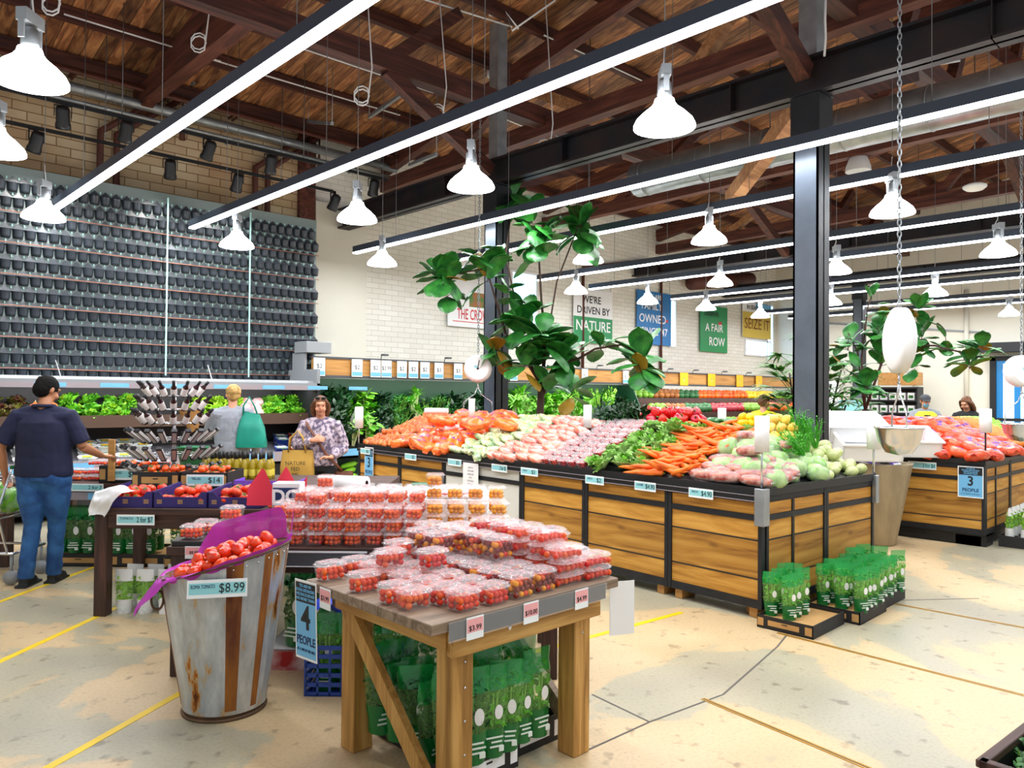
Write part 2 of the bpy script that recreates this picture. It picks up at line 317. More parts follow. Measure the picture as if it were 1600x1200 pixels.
# walls
YW, XE = 12.2, 23.6
brick = mat('old_brick', 'c8ab7c', .85); N, L = nodes_new(brick); b = N['Principled BSDF']; tc = N.new('ShaderNodeTexCoord'); mp = N.new('ShaderNodeMapping'); mp.inputs['Rotation'].default_value = (math.pi/2, 0, 0); L.new(tc.outputs['Object'], mp.inputs[0])
bt = N.new('ShaderNodeTexBrick'); L.new(mp.outputs[0], bt.inputs['Vector']); bt.inputs['Scale'].default_value = 1; bt.inputs['Brick Width'].default_value = .36; bt.inputs['Row Height'].default_value = .13; bt.inputs['Mortar Size'].default_value = .008
bt.inputs['Color1'].default_value = (*srgb('ddcba8'), 1); bt.inputs['Color2'].default_value = (*srgb('c8ad86'), 1); bt.inputs['Mortar'].default_value = (*srgb('8f7250'), 1)
nz = N.new('ShaderNodeTexNoise'); nz.inputs['Scale'].default_value = .9; nz.inputs['Detail'].default_value = 6; L.new(tc.outputs['Object'], nz.inputs['Vector'])
rp = N.new('ShaderNodeValToRGB'); L.new(nz.outputs['Fac'], rp.inputs[0]); rp.color_ramp.elements[0].position = .38; rp.color_ramp.elements[0].color = (.74, .60, .50, 1); rp.color_ramp.elements[1].position = .6; rp.color_ramp.elements[1].color = (1, 1, 1, 1)
mx = N.new('ShaderNodeMix'); mx.data_type = 'RGBA'; mx.blend_type = 'MULTIPLY'; mx.inputs[0].default_value = .8; L.new(bt.outputs[0], mx.inputs[6]); L.new(rp.outputs[0], mx.inputs[7]); L.new(mx.outputs[2], b.inputs['Base Color'])
pw = mat('painted_brick', 'e9e6dc', .6); N, L = nodes_new(pw); b = N['Principled BSDF']; tc = N.new('ShaderNodeTexCoord'); mp = N.new('ShaderNodeMapping'); mp.inputs['Rotation'].default_value = (math.pi/2, 0, 0); L.new(tc.outputs['Object'], mp.inputs[0])
bt = N.new('ShaderNodeTexBrick'); L.new(mp.outputs[0], bt.inputs['Vector']); bt.inputs['Scale'].default_value = 1; bt.inputs['Brick Width'].default_value = .3; bt.inputs['Row Height'].default_value = .1; bt.inputs['Mortar Size'].default_value = .006
bt.inputs['Color1'].default_value = (*srgb('eeebe0'), 1); bt.inputs['Color2'].default_value = (*srgb('e6e2d5'), 1); bt.inputs['Mortar'].default_value = (*srgb('cfcabc'), 1); L.new(bt.outputs[0], b.inputs['Base Color'])
bp = N.new('ShaderNodeBump'); bp.inputs['Strength'].default_value = .3; bp.inputs['Distance'].default_value = .01; L.new(bt.outputs['Fac'], bp.inputs['Height']); bp.invert = True; L.new(bp.outputs[0], b.inputs['Normal'])
mat('plain_white_wall', 'e6e2d2', .6, var=.05, vscale=1)
XB = 6.45
struct(MB().box(-4, XB, YW, YW+.3, 0, 6.5), 'wall_left', 'old_brick')
struct(MB().box(XB, XE+.3, YW, YW+.3, 0, 6.5), 'wall_back', 'painted_brick')
struct(MB().box(XE, XE+.3, -4, YW, 0, 9.5), 'wall_right', 'plain_white_wall')
px = ony(567, 480, YW).x; struct(MB().box(XB+.25, px, YW-.12, YW, 0, 5.0), 'trim_20', 'plain_white_wall')
struct(MB().box(XB-.05, XB+.25, YW-.1, YW, 4.2, 6.4), 'trim_21', 'timber_y')
for k, x_ in enumerate((17.1, 13.9)):
    struct(MB().tube([(x_, YW-.06, 1.5), (x_, YW-.06, 4.7), (x_+2.6, YW-.06, 5.2)], .04, 8), 'trim_%d' % (22+k), 'pipe_red')
for k, (pxx, pyy) in enumerate(((1430, 470), (1510, 520))):
    p = onx(pxx, pyy, XE-.05); struct(MB().tube([(p.x, p.y, 1), (p.x, p.y, 4.6)], .06, 8), 'trim_%d' % (26+k), 'plain_white_wall')
struct(MB().bar(onx(1290, 505, XE-.03), onx(1545, 520, XE-.03), .05, .05), 'trim_28', 'grey')
# door in the right wall, blue glass beyond
mat('glass_day', 'a8d4f4', .2, emit=2.2); mat('glass_blue', '2d7fb4', .25, emit=.35)
p0 = onx(1548, 640, XE-.02); p1 = onx(1680, 640, XE-.02); zt = onx(1560, 557, XE).z
mb = MB()
for y_ in (p0.y, p0.y-.95, p1.y): mb.box(XE-.12, XE+.02, y_-.14, y_, 0, zt)
mb.box(XE-.12, XE+.02, p1.y, p0.y, zt-.12, zt); mb.box(XE-.10, XE+.0, p1.y, p0.y, 1.0, 1.08)
struct(mb, 'door_1', 'ink')
struct(MB().box(XE-.05, XE-.03, p1.y, p0.y, 0, zt, 0).box(XE-.06, XE-.05, p0.y-.55, p0.y-.3, .2, zt-.2, 1).box(XE-.06, XE-.05, p0.y-.9, p0.y-.7, .2, zt-.2, 1), 'window_1', ['glass_blue', 'glass_day'])
mb = MB(); a = onx(1530, 553, XE-.6); mb.box(XE-.5, XE-.02, p1.y, a.y+.1, zt+.1, zt+.35); struct(mb, 'trim_29', 'black')
# windows behind the posters
for k, (x0, x1, y0, y1) in enumerate(((800, 836, 425, 520), (1047, 1054, 470, 540), (1165, 1203, 532, 556), (1199, 1206, 478, 560))):
    a = ony(x0, y0, YW-.03); c = ony(x1, y1, YW-.03)
    mb = MB(); mb.box(a.x, c.x, YW-.03, YW-.01, c.z, a.z); w_ = .05
    for q in ((a.x-w_, a.x, c.z-w_, a.z+w_), (c.x, c.x+w_, c.z-w_, a.z+w_), (a.x, c.x, a.z, a.z+w_), (a.x, c.x, c.z-w_, c.z)): mb.box(q[0], q[1], YW-.06, YW, q[2], q[3], 1)
    struct(mb, 'window_%d' % (k+2), ['glass_day', 'white'])
# roof: boards on purlins on rafters, rising from the back wall
ZE, SL, YR = 6.25, .19, -1.5
def zr(y): return ZE+SL*(YW-y)
mb = MB(); mb.add([(-4, YW+.3, zr(YW+.3)), (25, YW+.3, zr(YW+.3)), (25, YR, zr(YR)), (-4, YR, zr(YR)), (-4, YW+.3, zr(YW+.3)+.05), (25, YW+.3, zr(YW+.3)+.05), (25, YR, zr(YR)+.05), (-4, YR, zr(YR)+.05)], [(0, 1, 2, 3), (7, 6, 5, 4), (0, 4, 5, 1), (2, 6, 7, 3)])
struct(mb, 'ceiling', 'ceiling_board')
y = 11.9
while y > 0:
    z = zr(y)-.10; struct(MB().bar((-2, y, z), (24, y, z), .09, .18), 'purlin', 'timber_x'); y -= 1.02
RAF = [-.6, 3.8, 8.2, 12.6, 17.0, 21.4]
for x in RAF:
    a = Vector((x, YW, zr(YW)-.33)); c = Vector((x, -1, zr(-1)-.33)); struct(MB().bar(a, c, .16, .3), 'rafter', 'timber_y')
# lower tie timbers and struts of the trusses in line with the pillars
def timber(p, q, w_=.16, h=.2, m='timber_y', nm='truss_timber'): return struct(MB().bar(p, q, w_, h), nm, m)
timber((3.8, YW, 6.0), (3.8, 2.0, 6.0), .2, .26)
for x in (8.2, 12.6, 17.0, 21.4):
    timber((x, YW, 5.55), (x, -.5, 5.75), .18, .24)
    for y0, y1 in ((10.2, 8.6), (7.0, 8.6), (5.4, 3.8), (2.2, 3.8)): timber((x, y0, 5.6), (x, y1, zr(y1)-.45), .14, .16, 'timber_pale' if (x+y0) % 2 > 1 else 'timber_y')
for y in (3.38, 7.95):
    for x0 in (7.25, 16.0):
        timber((x0+.15, y, 4.6), (x0+2.7, y, 5.6), .16, .22, 'timber_x'); timber((x0-.15, y, 4.75), (x0-1.9, y, 5.65), .14, .18, 'timber_x')
    timber((.5, y, 5.75), (23, y, 5.75), .2, .26, 'timber_x')
    for x in (5.4, 9.6, 11.4, 13.8, 18.2, 20.2): timber((x, y, 5.8), (x+1.1, y, zr(y)-.3), .14, .16, 'timber_x')
timber(ond(1246, 172, 7.9), ond(1142, 312, 10.6), .16, .2, 'timber_pale')
# steel: I-beams on pillars
def ibeam(x, y0, y1, z0, z1, w_=.24):
    mb = MB(); mb.box(x-.02, x+.02, y0, y1, z0, z1); mb.box(x-w_/2, x+w_/2, y0, y1, z0, z0+.03); mb.box(x-w_/2, x+w_/2, y0, y1, z1-.03, z1)
    y = y0+.4
    while y < y1: mb.box(x-w_/2, x+w_/2, y, y+.012, z0, z1); y += 2.4
    return struct(mb, 'steel_beam', 'steel_beam')
ibeam(7.25, -1, YW, 4.57, 4.93); ibeam(16.0, -1, YW, 4.7, 5.0); ibeam(20.4, -1, YW, 4.57, 4.9)
def pillar(x, y, z1=4.57, s_=.25):
    mb = MB(); h = s_/2; mb.box(x-.012, x+.012, y-h, y+h, 0, z1); mb.box(x-h, x+h, y-h, y-h+.02, 0, z1); mb.box(x-h, x+h, y+h-.02, y+h, 0, z1)
    mb.box(x-h, x-h+.012, y-h, y+h, 0, z1, 1)      # plated near side, its lit look put into a paler grey
    mb.box(x-h-.02, x+h+.02, y-h-.03, y+h+.03, z1-.02, z1); mb.box(x-h-.02, x+h+.02, y-h-.02, y+h+.02, z1-.4, z1-.03)
    return struct(mb, 'pillar', ['steel_dark', 'pillar_lit_grey'])
pillar(7.25, 3.38); pillar(7.25, 7.95); pillar(16.0, 3.4, 4.7); pillar(20.4, 8.2)
for y in (3.38, 7.95): struct(MB().box(7.16, 7.34, y-.09, y+.09, 4.93, zr(y)-.2), 'post', 'galv')
# ============================================================ overhead things
def make_strip(k, x, y0, y1):
    t = thing('strip_light', 'long suspended LED strip light, %s from the planter wall' % ORD[k], 'light', (x, y0, STRIP_Z), 0, None)
    l = y1-y0; MB().box(-.045, .045, 0, l, 0, .10).build('housing', 'housing', t)
    MB().box(-.042, .042, 0, l, -.022, 0).build('diffuser', 'led', t)
    y = .6
    while y < l:
        MB().tube([(0, y, .1), (0, y, zr(y0+y)-STRIP_Z-.15)], .004, 5).build('hanging_wire', 'wire', t); y += 2.6
for k, (x, y0, y1) in enumerate(STRIPS): make_strip(k, x, y0, y1)
def make_lamp():
    t = thing('pendant_lamp', 'x', 'lamp')
    MB().lathe([(.225, 0), (.225, .015), (.205, .055), (.155, .105), (.10, .15), (.078, .18), (.07, .21), (.0, .215)], 28).build('lamp_shade', 'lampglow', t)
    MB().lathe([(.0, .215), (.05, .215), (.055, .24), (.05, .33), (.03, .35), (0, .35)], 12).build('socket', 'galv', t)
    MB().box(-.09, .09, -.035, .035, .36, .44).box(-.09, -.08, -.02, .02, .25, .37).box(.08, .09, -.02, .02, .25, .37).build('ballast', 'grey', t)
    MB().tube([(.03, 0, .3), (.08, .02, .34), (.07, .02, .42), (.02, 0, .5), (0, 0, .62)], .006, 5).build('cord', 'cable', t)
    return t
LP = Proto(make_lamp)
lampwhere = ['largest and nearest pendant lamp, cropped at top left', 'pendant lamp before the planter wall by the leftmost strip light', 'pendant lamp at the far end of the second strip light', 'pendant lamp over the spot rail end near the white wall', 'small pendant lamp just under the end of the third strip light',
 'pendant lamp left of the plant-clad pillar, hung by the steel beam', 'large pendant lamp in front of the steel beam at the top centre', 'pendant lamp in the pale leaves of the tall fig', 'pendant lamp over the nature poster', 'pendant lamp left of the near pillar between two strip lights', 'pendant lamp over the blue family poster',
 'pendant lamp left of the near pillar below a strip light', 'pendant lamp over the green fair row poster', 'pendant lamp over the yellow seize it poster', 'pendant lamp beside the scale chain, right of the near pillar', 'pendant lamp touching the right edge of the near pillar', 'lower pendant lamp touching the right edge of the near pillar', 'small pendant lamp right of the hanging scale chain', 'pendant lamp at the right edge of the picture', 'small pendant lamp at the right edge over the doorway', 'pendant lamp cut off by the left edge of the picture']
for k, p in enumerate(LAMPS):
    o = LP.put((p.x, p.y, LAMP_Z), 0.78, 'bright bell-shaped '+lampwhere[k])
    mb = MB().tube([(0, 0, .44), (0, 0, zr(p.y)-LAMP_Z-.03)], .004, 5); mb.build('hanging_wire', 'wire', o)
# unlit white shade and smoke detectors on the timbers
p = ond(1341, 268, 12.5); t = thing('unlit_lamp', 'unlit white cone lamp shade hanging behind the near pillar', 'lamp', p)
MB().lathe([(.2, 0), (.19, .08), (.13, .25), (.04, .34), (0, .36)], 20).build('lamp_shade', 'white', t); MB().tube([(0, 0, .34), (0, 0, zr(p.y)-p.z)], .008, 6).build('cord', 'ink', t)
p = ond(1523, 297, 12); t = thing('ceiling_speaker', 'round white ceiling disc on the timber at upper right', 'speaker', p); MB().lathe([(0, .0), (.12, 0), (.17, .04), (.17, .07), (.1, .1), (0, .1)], 20).build('body', 'white', t); MB().tube([(0, 0, .1), (0, 0, zr(p.y)-p.z)], .008, 6).build('bracket', 'wire', t)
for k, (px_, py_, lb) in enumerate(((768, 22, 'topmost'), (617, 124, 'leftmost'), (765, 120, 'lowest'))):
    d = ray(px_, py_); s_ = 0
    zz = (ZE+SL*YW-CAM_H-.12)/(d.z+SL*d.y); p = Vector((0, 0, CAM_H))+d*zz
    tag(MB().lathe([(0, 0), (.035, .0), (.045, .03), (.04, .12), (0, .12)], 14).build('smoke_detector', 'white', loc=(p.x, p.y, p.z-.02)), 'small white smoke detector under the roof boards, %s of three' % lb, 'detector')
# white conduits under the roof boards, along the purlins
for k, (a, c) in enumerate((((100, 22), (860//4+130, 96)), ((455, 70), (677, 145)), ((280, 78), (625, 180)), ((640, -8), (800, 42)), ((850, 55), (1022, 135)), ((800, 187), (892, 220)), ((700, 150), (860, 215)))):
    pts = []
    for q in (a, c): d = ray(*q); pts.append(Vector((0, 0, CAM_H))+d*((ZE+SL*YW-CAM_H-.24)/(d.z+SL*d.y)))
    tag(MB().tube(pts, .012, 6).build('conduit', 'cable'), 'thin white conduit run under the roof boards', 'conduit', 'white conduits under the roof')
# duct along the beam line
p = ony(1000, 300, 3); duct = thing('air_duct', 'round galvanised air duct running above the strip lights', 'duct', (9.5, 0, 0))
mb = MB(); mb.tube([(0, -1, 4.95), (0, 7.2, 4.95)], .26, 20)
for y in range(-1, 8): mb.tube([(0, y, 4.95), (0, y+.02, 4.95)], .268, 20)
mb.build('pipe', 'galv', duct); MB().tube([(0, 1.5, 5.2), (0, 1.5, 6.8)], .008, 5).tube([(0, 5, 5.2), (0, 5, 6.4)], .008, 5).build('hanger', 'wire', duct)
p = ony(1080, 442, YW-.4); duct = thing('air_duct', 'brown round duct end before the back wall above the posters', 'duct', p); MB().tube([(0, 0, 0), (3.2, 0, .45)], .2, 16).build('pipe', 'pipe_red', duct); MB().tube([(1.5, 0, .3), (1.5, 0, 1.4)], .01, 5).build('hanger', 'wire', duct)
# pipes along the top of the left brick wall
for k, (z, r, m, y, lb) in enumerate(((5.86, .075, 'galv', 11.95, 'thick silver pipe running along the top of the brick wall'), (6.05, .035, 'pipe_red', 11.8, 'thin copper pipe above the silver pipe on the brick wall'), (5.66, .03, 'galv', 11.9, 'thin silver pipe under the thick silver pipe'), (5.98, .03, 'pipe_red', 11.65, 'copper pipe in front of the silver pipe'))):
    mb = MB().tube([(-2, y, z), (8.3, y, z)], r, 12)
    for x in (.5, 2.8, 5.1, 7.4): mb.box(x, x+.03, y-r, y+.3, z-.015, z+.015)
    tag(mb.build('wall_pipe', m), lb, 'pipe')
for k, (px_, py_) in enumerate(((157, 205), (349+50, 262))):
    a = ony(px_, py_, YW-.1)
    for s_, nm in ((0, 'left'), (.22, 'right')):
        x = a.x+s_; mb = MB().tube([(x, a.y, a.z-1.4), (x, a.y, a.z), (x+.9, a.y-.1, a.z+.75), (x+.9, a.y-.1, min(5.5, a.z+.9))], .05, 10)
        tag(mb.build('bent_pipe', 'pipe_red'), '%s rusty bent pipe of the pair %s the brick wall' % (nm, ('dropping down the left part of', 'dropping down the right end of')[k]), 'pipe')
# hanging strut channels
for k, (a, c) in enumerate((((482//1, 190), (519, 193)), ((577, 183), (629, 146)), ((268, 158), (303, 128)), ((640, 258), (682, 241)))):
    p = ond(*a, 12.5); q = ond(*c, 11.6); tag(MB().bar(p, q, .05, .05).tube([p, (p.x, p.y, zr(p.y)-.04)], .006, 5).tube([q, (q.x, q.y, zr(q.y)-.04)], .006, 5).build('strut_channel', 'galv'), 'slotted galvanised channel hung under the roof, %s from the camera' % ORD[k], 'bracket')
# loops of white cable
for k, (px_, py_, d_) in enumerate(((565, 145, 9), (80, 0, 7.5), (310, 62, 9), (850, 227, 10.5), (683, 172, 10))):
    p = ond(px_, py_, d_); pts = [p+R2*(.09*math.cos(a*.7))+Vector((0, 0, .09*math.sin(a*.7)-a*.004)) for a in range(18)]+[p+R2*.12+Vector((0, 0, .3)), (p.x, p.y, zr(p.y)-.03)]
    tag(MB().tube(pts, .009, 5).build('cable_loop', 'cable'), 'coiled loop of white cable hanging under the roof, %s' % ('beside the second strip light', 'at the top left corner', 'above the first strip light', 'over the steel beam', 'over the second lamp')[k], 'cable')
for k, pp in enumerate((((810, 45), (790, 18), (800, 48), (868, 0)), ((1288, 88), (1290, 60), (1289, 30), (1290, -5)), ((1325, 142), (1420, 108), (1500, 95)), ((1560, 72), (1600, 58)))):
    mb = MB().tube([ond(x, y, (9, 7.2, 9, 8)[k]) for x, y in pp], .012, 5); tag(mb.build('loose_cable', 'cable'), 'loose white cable strung under the roof, %s' % ('at the top centre', 'beside the near pillar post', 'along the beam to the right', 'at the upper right edge')[k], 'cable')
# spot rails and spotlights over the planter wall
rails = [(ond(0, 136, 9.0), ond(-40, 0, 9)), ]
def rail(z, y, x1, lb):
    t = thing('spot_rail', lb, 'rail', (-1, y, z)); MB().box(0, x1+1, -.02, .02, -.02, .02).build('track', 'black', t)
    for x in (1.5, 4, 6.5): MB().tube([(x, 0, 0), (x, 0, zr(y)-z-.1)], .006, 5).build('rod', 'wire', t)
a = ony(0, 137, 10.3); c = ony(0, 188, 11.0); rail(a.z, 10.3, ony(605, 280, 10.3).x, 'upper black track rail of spotlights before the brick wall'); rail(c.z, 11.0, ony(520, 300, 11).x, 'lower black track rail of spotlights before the brick wall')
def make_spot():
    t = thing('spotlight', 'x', 'spotlight'); Tm = Matrix.Translation((0, 0, -.17)) @ Euler((.5, 0, 0)).to_matrix().to_4x4()
    MB().lathe([(0, .12), (.06, .12), (.075, .09), (.075, -.06), (.085, -.09), (.085, -.14), (.06, -.14), (.05, -.11), (0, -.11)], 16, Tm).build('body', 'black', t)
    MB().lathe([(0, -.112), (.055, -.112)], 12, Tm).build('lens', 'chrome', t)
    MB().box(-.02, .02, -.015, .015, -.03, .01).box(-.09, .09, -.01, .01, -.04, -.03).box(-.095, -.085, -.01, .01, -.17, -.03).box(.085, .095, -.01, .01, -.17, -.03).build('bracket', 'black', t); return t
SP = Proto(make_spot); upz, loz = a.z, c.z
for k, (px_, row) in enumerate(((98, 0), (197, 0), (327, 0), (424, 0), (-60, 0), (57, 1), (267, 1), (372, 1), (524, 1), (585, 0))):
    y = 10.3 if row == 0 else 11.0; p = ony(px_, 200, y); SP.put((p.x, y, upz if row == 0 else loz), .3*(k % 3-1), 'black spotlight on the %s rail, %s' % (('upper', 'lower')[row], ('above the nearest lamp', 'by the first strip light', 'right of the first strip light', 'over the second strip light', 'beyond the left edge', 'leftmost in view', 'under the first strip light', 'second from the right', 'rightmost', 'last before the white wall')[k]), None)
# ============================================================ people
mat('skin', 'd9a183', .5, sss=.15); mat('skin_tan', 'c08a68', .5, sss=.15); mat('navy_cloth', '1a2148', .8, var=.3, vscale=3); mat('denim', '1d4d84', .8, col2='3a72a8', vscale=7); mat('grey_knit', '9498a2', .85, var=.12, vscale=5); mat('black_cloth', '121317', .8)
mat('floral', 'c9b8c2', .8, col2='6d6178', vscale=26, lo=.42, hi=.58); mat('yellow_cloth', 'f2e21a', .75, var=.15); mat('hivis', 'd9f02a', .6); mat('grey_cloth', '8f949c', .8); mat('hair_black', '0b0908', .85, spec=.2); mat('hair_blond', 'd6b478', .6, col2='b08a4c', vscale=40); mat('hair_brown', '8a5a34', .6, col2='5a3a20', vscale=40); mat('shoe', '141518', .6); mat('mask_blue', '7fb8d8', .7)
mat('teal_bag', '17a08c', .5, var=.25, vscale=4); mat('tan_cloth', 'c8a14e', .8, var=.15, vscale=5); mat('leather', '7a4526', .5, var=.25, vscale=6); mat('kraft', 'b98a50', .8, var=.15); mat('basket_green', '0f7a4c', .5); mat('eye_dark', '231a16', .3); mat('lips', 'b0605a', .5); mat('cap_grey', '3a3d42', .7)
def melt(mb, name, m, parent, voxel=.010, sm=6, wr=0, wf=9, seed=0):
    tmp = bpy.data.objects.new('tmp', mb.mesh('tmp', m)); COL.objects.link(tmp)
    r = tmp.modifiers.new('r', 'REMESH'); r.mode = 'VOXEL'; r.voxel_size = voxel; r.use_smooth_shade = True
    s_ = tmp.modifiers.new('s', 'SMOOTH'); s_.iterations = sm; s_.factor = .5
    dg = bpy.context.evaluated_depsgraph_get(); me = bpy.data.meshes.new_from_object(tmp.evaluated_get(dg)); bpy.data.objects.remove(tmp); me.name = name
    if wr:
        cs = []
        for v in me.vertices:
            n_ = noise.noise(Vector((v.co.x*wf, v.co.y*wf, v.co.z*wf*1.6+seed))); q = v.co+v.normal*wr*(abs(n_)*2-.6); cs += [q.x, q.y, q.z]
        me.vertices.foreach_set('co', cs); me.update()
    me.materials.clear(); me.materials.append(MATS[m])
    for p in me.polygons: p.use_smooth = True; p.material_index = 0
    o = bpy.data.objects.new(name, me); COL.objects.link(o); o.parent = parent; return o
def V(*a): return Vector(a)
def hand(mb, w_, dirv, palm, curl, s_=1):
    """five-fingered hand at wrist w_ pointing dirv, palm normal, fingers curled towards the palm"""
    d = Vector(dirv).normalized(); n = Vector(palm); n = (n-d*n.dot(d)).normalized(); sd = d.cross(n)
    mb.tube([w_-d*.02, w_+d*.02, w_+d*.06, w_+d*.085], [.027*s_, .034*s_, .040*s_, .036*s_], 10, flat=.5, side=sd)
    for k in range(4):
        b_ = w_+d*(.075)+sd*(.030-.020*k)*s_; ln = (.068, .078, .072, .056)[k]*s_; pts = [b_-d*.02]; a = curl*.35; p = b_.copy(); pts.append(p.copy())
        for q in range(3): dd = d*math.cos(a)+n*math.sin(a); p = p+dd*ln*(.42, .32, .26)[q]; pts.append(p.copy()); a += curl*.9
        mb.tube(pts, [.0095*s_, .0098*s_, .009*s_, .0085*s_, .007*s_], 7)
    b_ = w_+d*.02+sd*.030*s_; t1 = b_+(sd*.75+d*.6+n*.15)*.030; t2 = t1+(sd*.25+d*.85+n*.35*curl)*.030; t3 = t2+(d*.9+n*.5*curl)*.022; mb.tube([b_-sd*.01, t1, t2, t3], [.013*s_, .0125*s_, .0105*s_, .0085*s_], 7)
def person(label, loc, rz, H, arms, head=(0, 0), hair=None, skin='skin', top='navy_cloth', topname='shirt', sleeve='short', bottom='denim', legs=None, w=1.0, shoes='shoe', hem=.90, vox=.009, beard=None, lower=True):
    """arms: {side: (elbow, wrist, handdir, palm, curl)} in figure space; figure faces -Y, side +1 is its left"""
    t = thing('person', label, 'person', loc, rz); k = H/1.73; t.scale = (k, k, k)
    yaw, nod = head; S = MB()
    hip = V(0, 0, .94); nk = V(0, .01, 1.47); HC = V(0, -.015-.03*math.sin(nod), 1.600-.02*abs(math.sin(nod)))
    S.tube([V(0, 0, .86), V(0, 0, .95), V(0, .005, 1.08), V(0, 0, 1.25), V(0, .01, 1.34), V(0, .015, 1.43)], [.15*w, .160*w, .140*w, .155*w, .13, .055], 16, flat=.62, side=(1, 0, 0))
    S.tube([V(0, .015, 1.42), nk, HC-V(0, 0, .05)], [.062, .052, .052], 12)
    HT = Matrix.Translation(HC) @ Euler((nod, 0, yaw)).to_matrix().to_4x4()
    for c, r in (((0, .008, .02), (.073, .092, .092)), ((0, -.028, -.035), (.056, .060, .072)), ((0, -.055, -.078), (.030, .026, .026)), ((0, -.088, .035), (.042, .015, .012)), ((0, -.098, -.012), (.012, .016, .022)), ((0, -.096, .012), (.009, .010, .025)), ((.076, .012, -.005), (.009, .018, .030)), ((-.076, .012, -.005), (.009, .018, .030)), ((.036, -.070, -.03), (.024, .022, .022)), ((-.036, -.070, -.03), (.024, .022, .022)), ((0, -.082, -.048), (.022, .012, .010))): S.ball(HT @ Vector(c), r, 14, 10, T=HT)
    L_ = legs or {1: (V(.10, -.02, .50), V(.11, .02, .085)), -1: (V(-.10, -.02, .50), V(-.11, .02, .085))}
    for s_ in (1, -1):
        el, wr_, hd_, pm_, cu = arms[s_]; el, wr_ = Vector(el), Vector(wr_); sh = V(s_*.165*w, .01, 1.36)
        S.tube([V(s_*.08, .01, 1.36), sh, sh.lerp(el, .4), el], [.055, .052, .045, .040], 10); S.tube([el, el.lerp(wr_, .3), wr_], [.041, .040, .026], 10); hand(S, wr_, hd_, pm_, cu)
        if lower: kn, an = L_[s_]; S.tube([V(s_*.085, 0, .90), kn.lerp(V(s_*.09, 0, .90), .5), kn, kn.lerp(an, .35), an], [.095*w, .082, .058, .055, .040], 12)
    melt(S, 'body', skin, t, vox if vox < .009 else .0085, 3)
    # face details, hair
    for s_ in (1, -1):
        MB().ball(HT @ V(s_*.030, -.083, .012), (.008, .004, .0045), 8, 6, T=HT).build('eye', 'eye_dark', t)
    MB().tube([HT @ V(-.020, -.091, -.047), HT @ V(0, -.097, -.046), HT @ V(.020, -.091, -.047)], [.003, .006, .003], 6, side=(0, 0, 1)).build('mouth', 'lips', t)
    if hair:
        h_ = MB(); m_, style = hair
        for j in range(3): pass
        h_.ball(HT @ V(0, .014, .034), (.082, .098, .088), 16, 12, T=HT, nz=.05)
        if style == 'short': h_.ball(HT @ V(0, .045, -.005), (.074, .070, .075), 14, 10, T=HT)
        if style == 'crop': h_.ball(HT @ V(0, .035, .045), (.088, .092, .085), 14, 10, T=HT, nz=.14); h_.ball(HT @ V(0, .05, -.015), (.068, .058, .06), 12, 9, T=HT)
        if style == 'bob':
            for s_ in (1, -1): h_.tube([HT @ V(s_*.06, -.05, .06), HT @ V(s_*.085, -.005, .0), HT @ V(s_*.082, .02, -.07), HT @ V(s_*.07, .03, -.13)], [.025, .030, .032, .018], 9)
            h_.ball(HT @ V(0, .06, -.05), (.085, .05, .09), 12, 9, T=HT, nz=.1)
        if style == 'long':
            for s_ in (1, -1): h_.tube([HT @ V(s_*.05, -.06, .07), HT @ V(s_*.088, -.01, .0), HT @ V(s_*.09, .02, -.10), HT @ V(s_*.08, .03, -.20)], [.025, .034, .040, .018], 9)
            h_.ball(HT @ V(0, .06, -.08), (.09, .06, .14), 12, 9, T=HT, nz=.12)
        hc = melt(h_, 'hair', m_, t, .009, 3, .004, 40)
        # clear the face: pull hair in front of the brow back
        inv = HT.inverted()
        for v in hc.data.vertices:
            q = inv @ v.co
            if q.y < -.055 and q.z < .062 and abs(q.x) < .062: q.y = -.045; q.x *= .9; v.co = HT @ q
    # top garment
    G = MB(); e = .014 if top != 'grey_knit' else .028
    G.tube([V(0, 0, hem), V(0, 0, hem+.04), V(0, .005, 1.08), V(0, 0, 1.25), V(0, .01, 1.34), V(0, .012, 1.42), V(0, .012, 1.465)], [.176*w+e, .180*w+e, .166*w+e*1.3, .180*w+e, .160*w+e, .105+e, .066], 20, flat=.66, side=(1, 0, 0))
    for s_ in (1, -1):
        el, wr_ = Vector(arms[s_][0]), Vector(arms[s_][1]); sh = V(s_*.172*w, .01, 1.375); G.tube([V(s_*.03, .015, 1.43), V(s_*.15*w, .012, 1.40)], [.055, .055], 10); f = .86 if sleeve == 'short' else 1
        end = sh.lerp(el, f); G.tube([V(s_*.08, .01, 1.36), sh, sh.lerp(end, .5), end], [.070+e, .064+e*.8, .060+e, (.062 if sleeve == 'short' else .050)+e], 12)
        if sleeve == 'long': G.tube([end, el.lerp(wr_, .4), el.lerp(wr_, .90)], [.050+e, .050+e, .034+e*.6], 12)
    melt(G, topname, top, t, vox, 6, .004, 6)
    if lower:
        P = MB(); P.tube([V(0, 0, .86), V(0, 0, .93), V(0, 0, 1.0)], [.165*w, .182*w, .172*w], 18, flat=.68, side=(1, 0, 0)); P.ball(V(.075, .045, .90), (.095*w, .085, .11), 12, 9); P.ball(V(-.075, .045, .90), (.095*w, .085, .11), 12, 9)
        for s_ in (1, -1): kn, an = L_[s_]; P.tube([V(s_*.09, 0, .90), kn.lerp(V(s_*.09, 0, .90), .5), kn, kn.lerp(an, .5), an+V(0, 0, -.02)], [.104*w, .092*w, .068, .062, .060], 14)
        melt(P, 'trousers', bottom, t, vox, 4, .005, 7, 3)
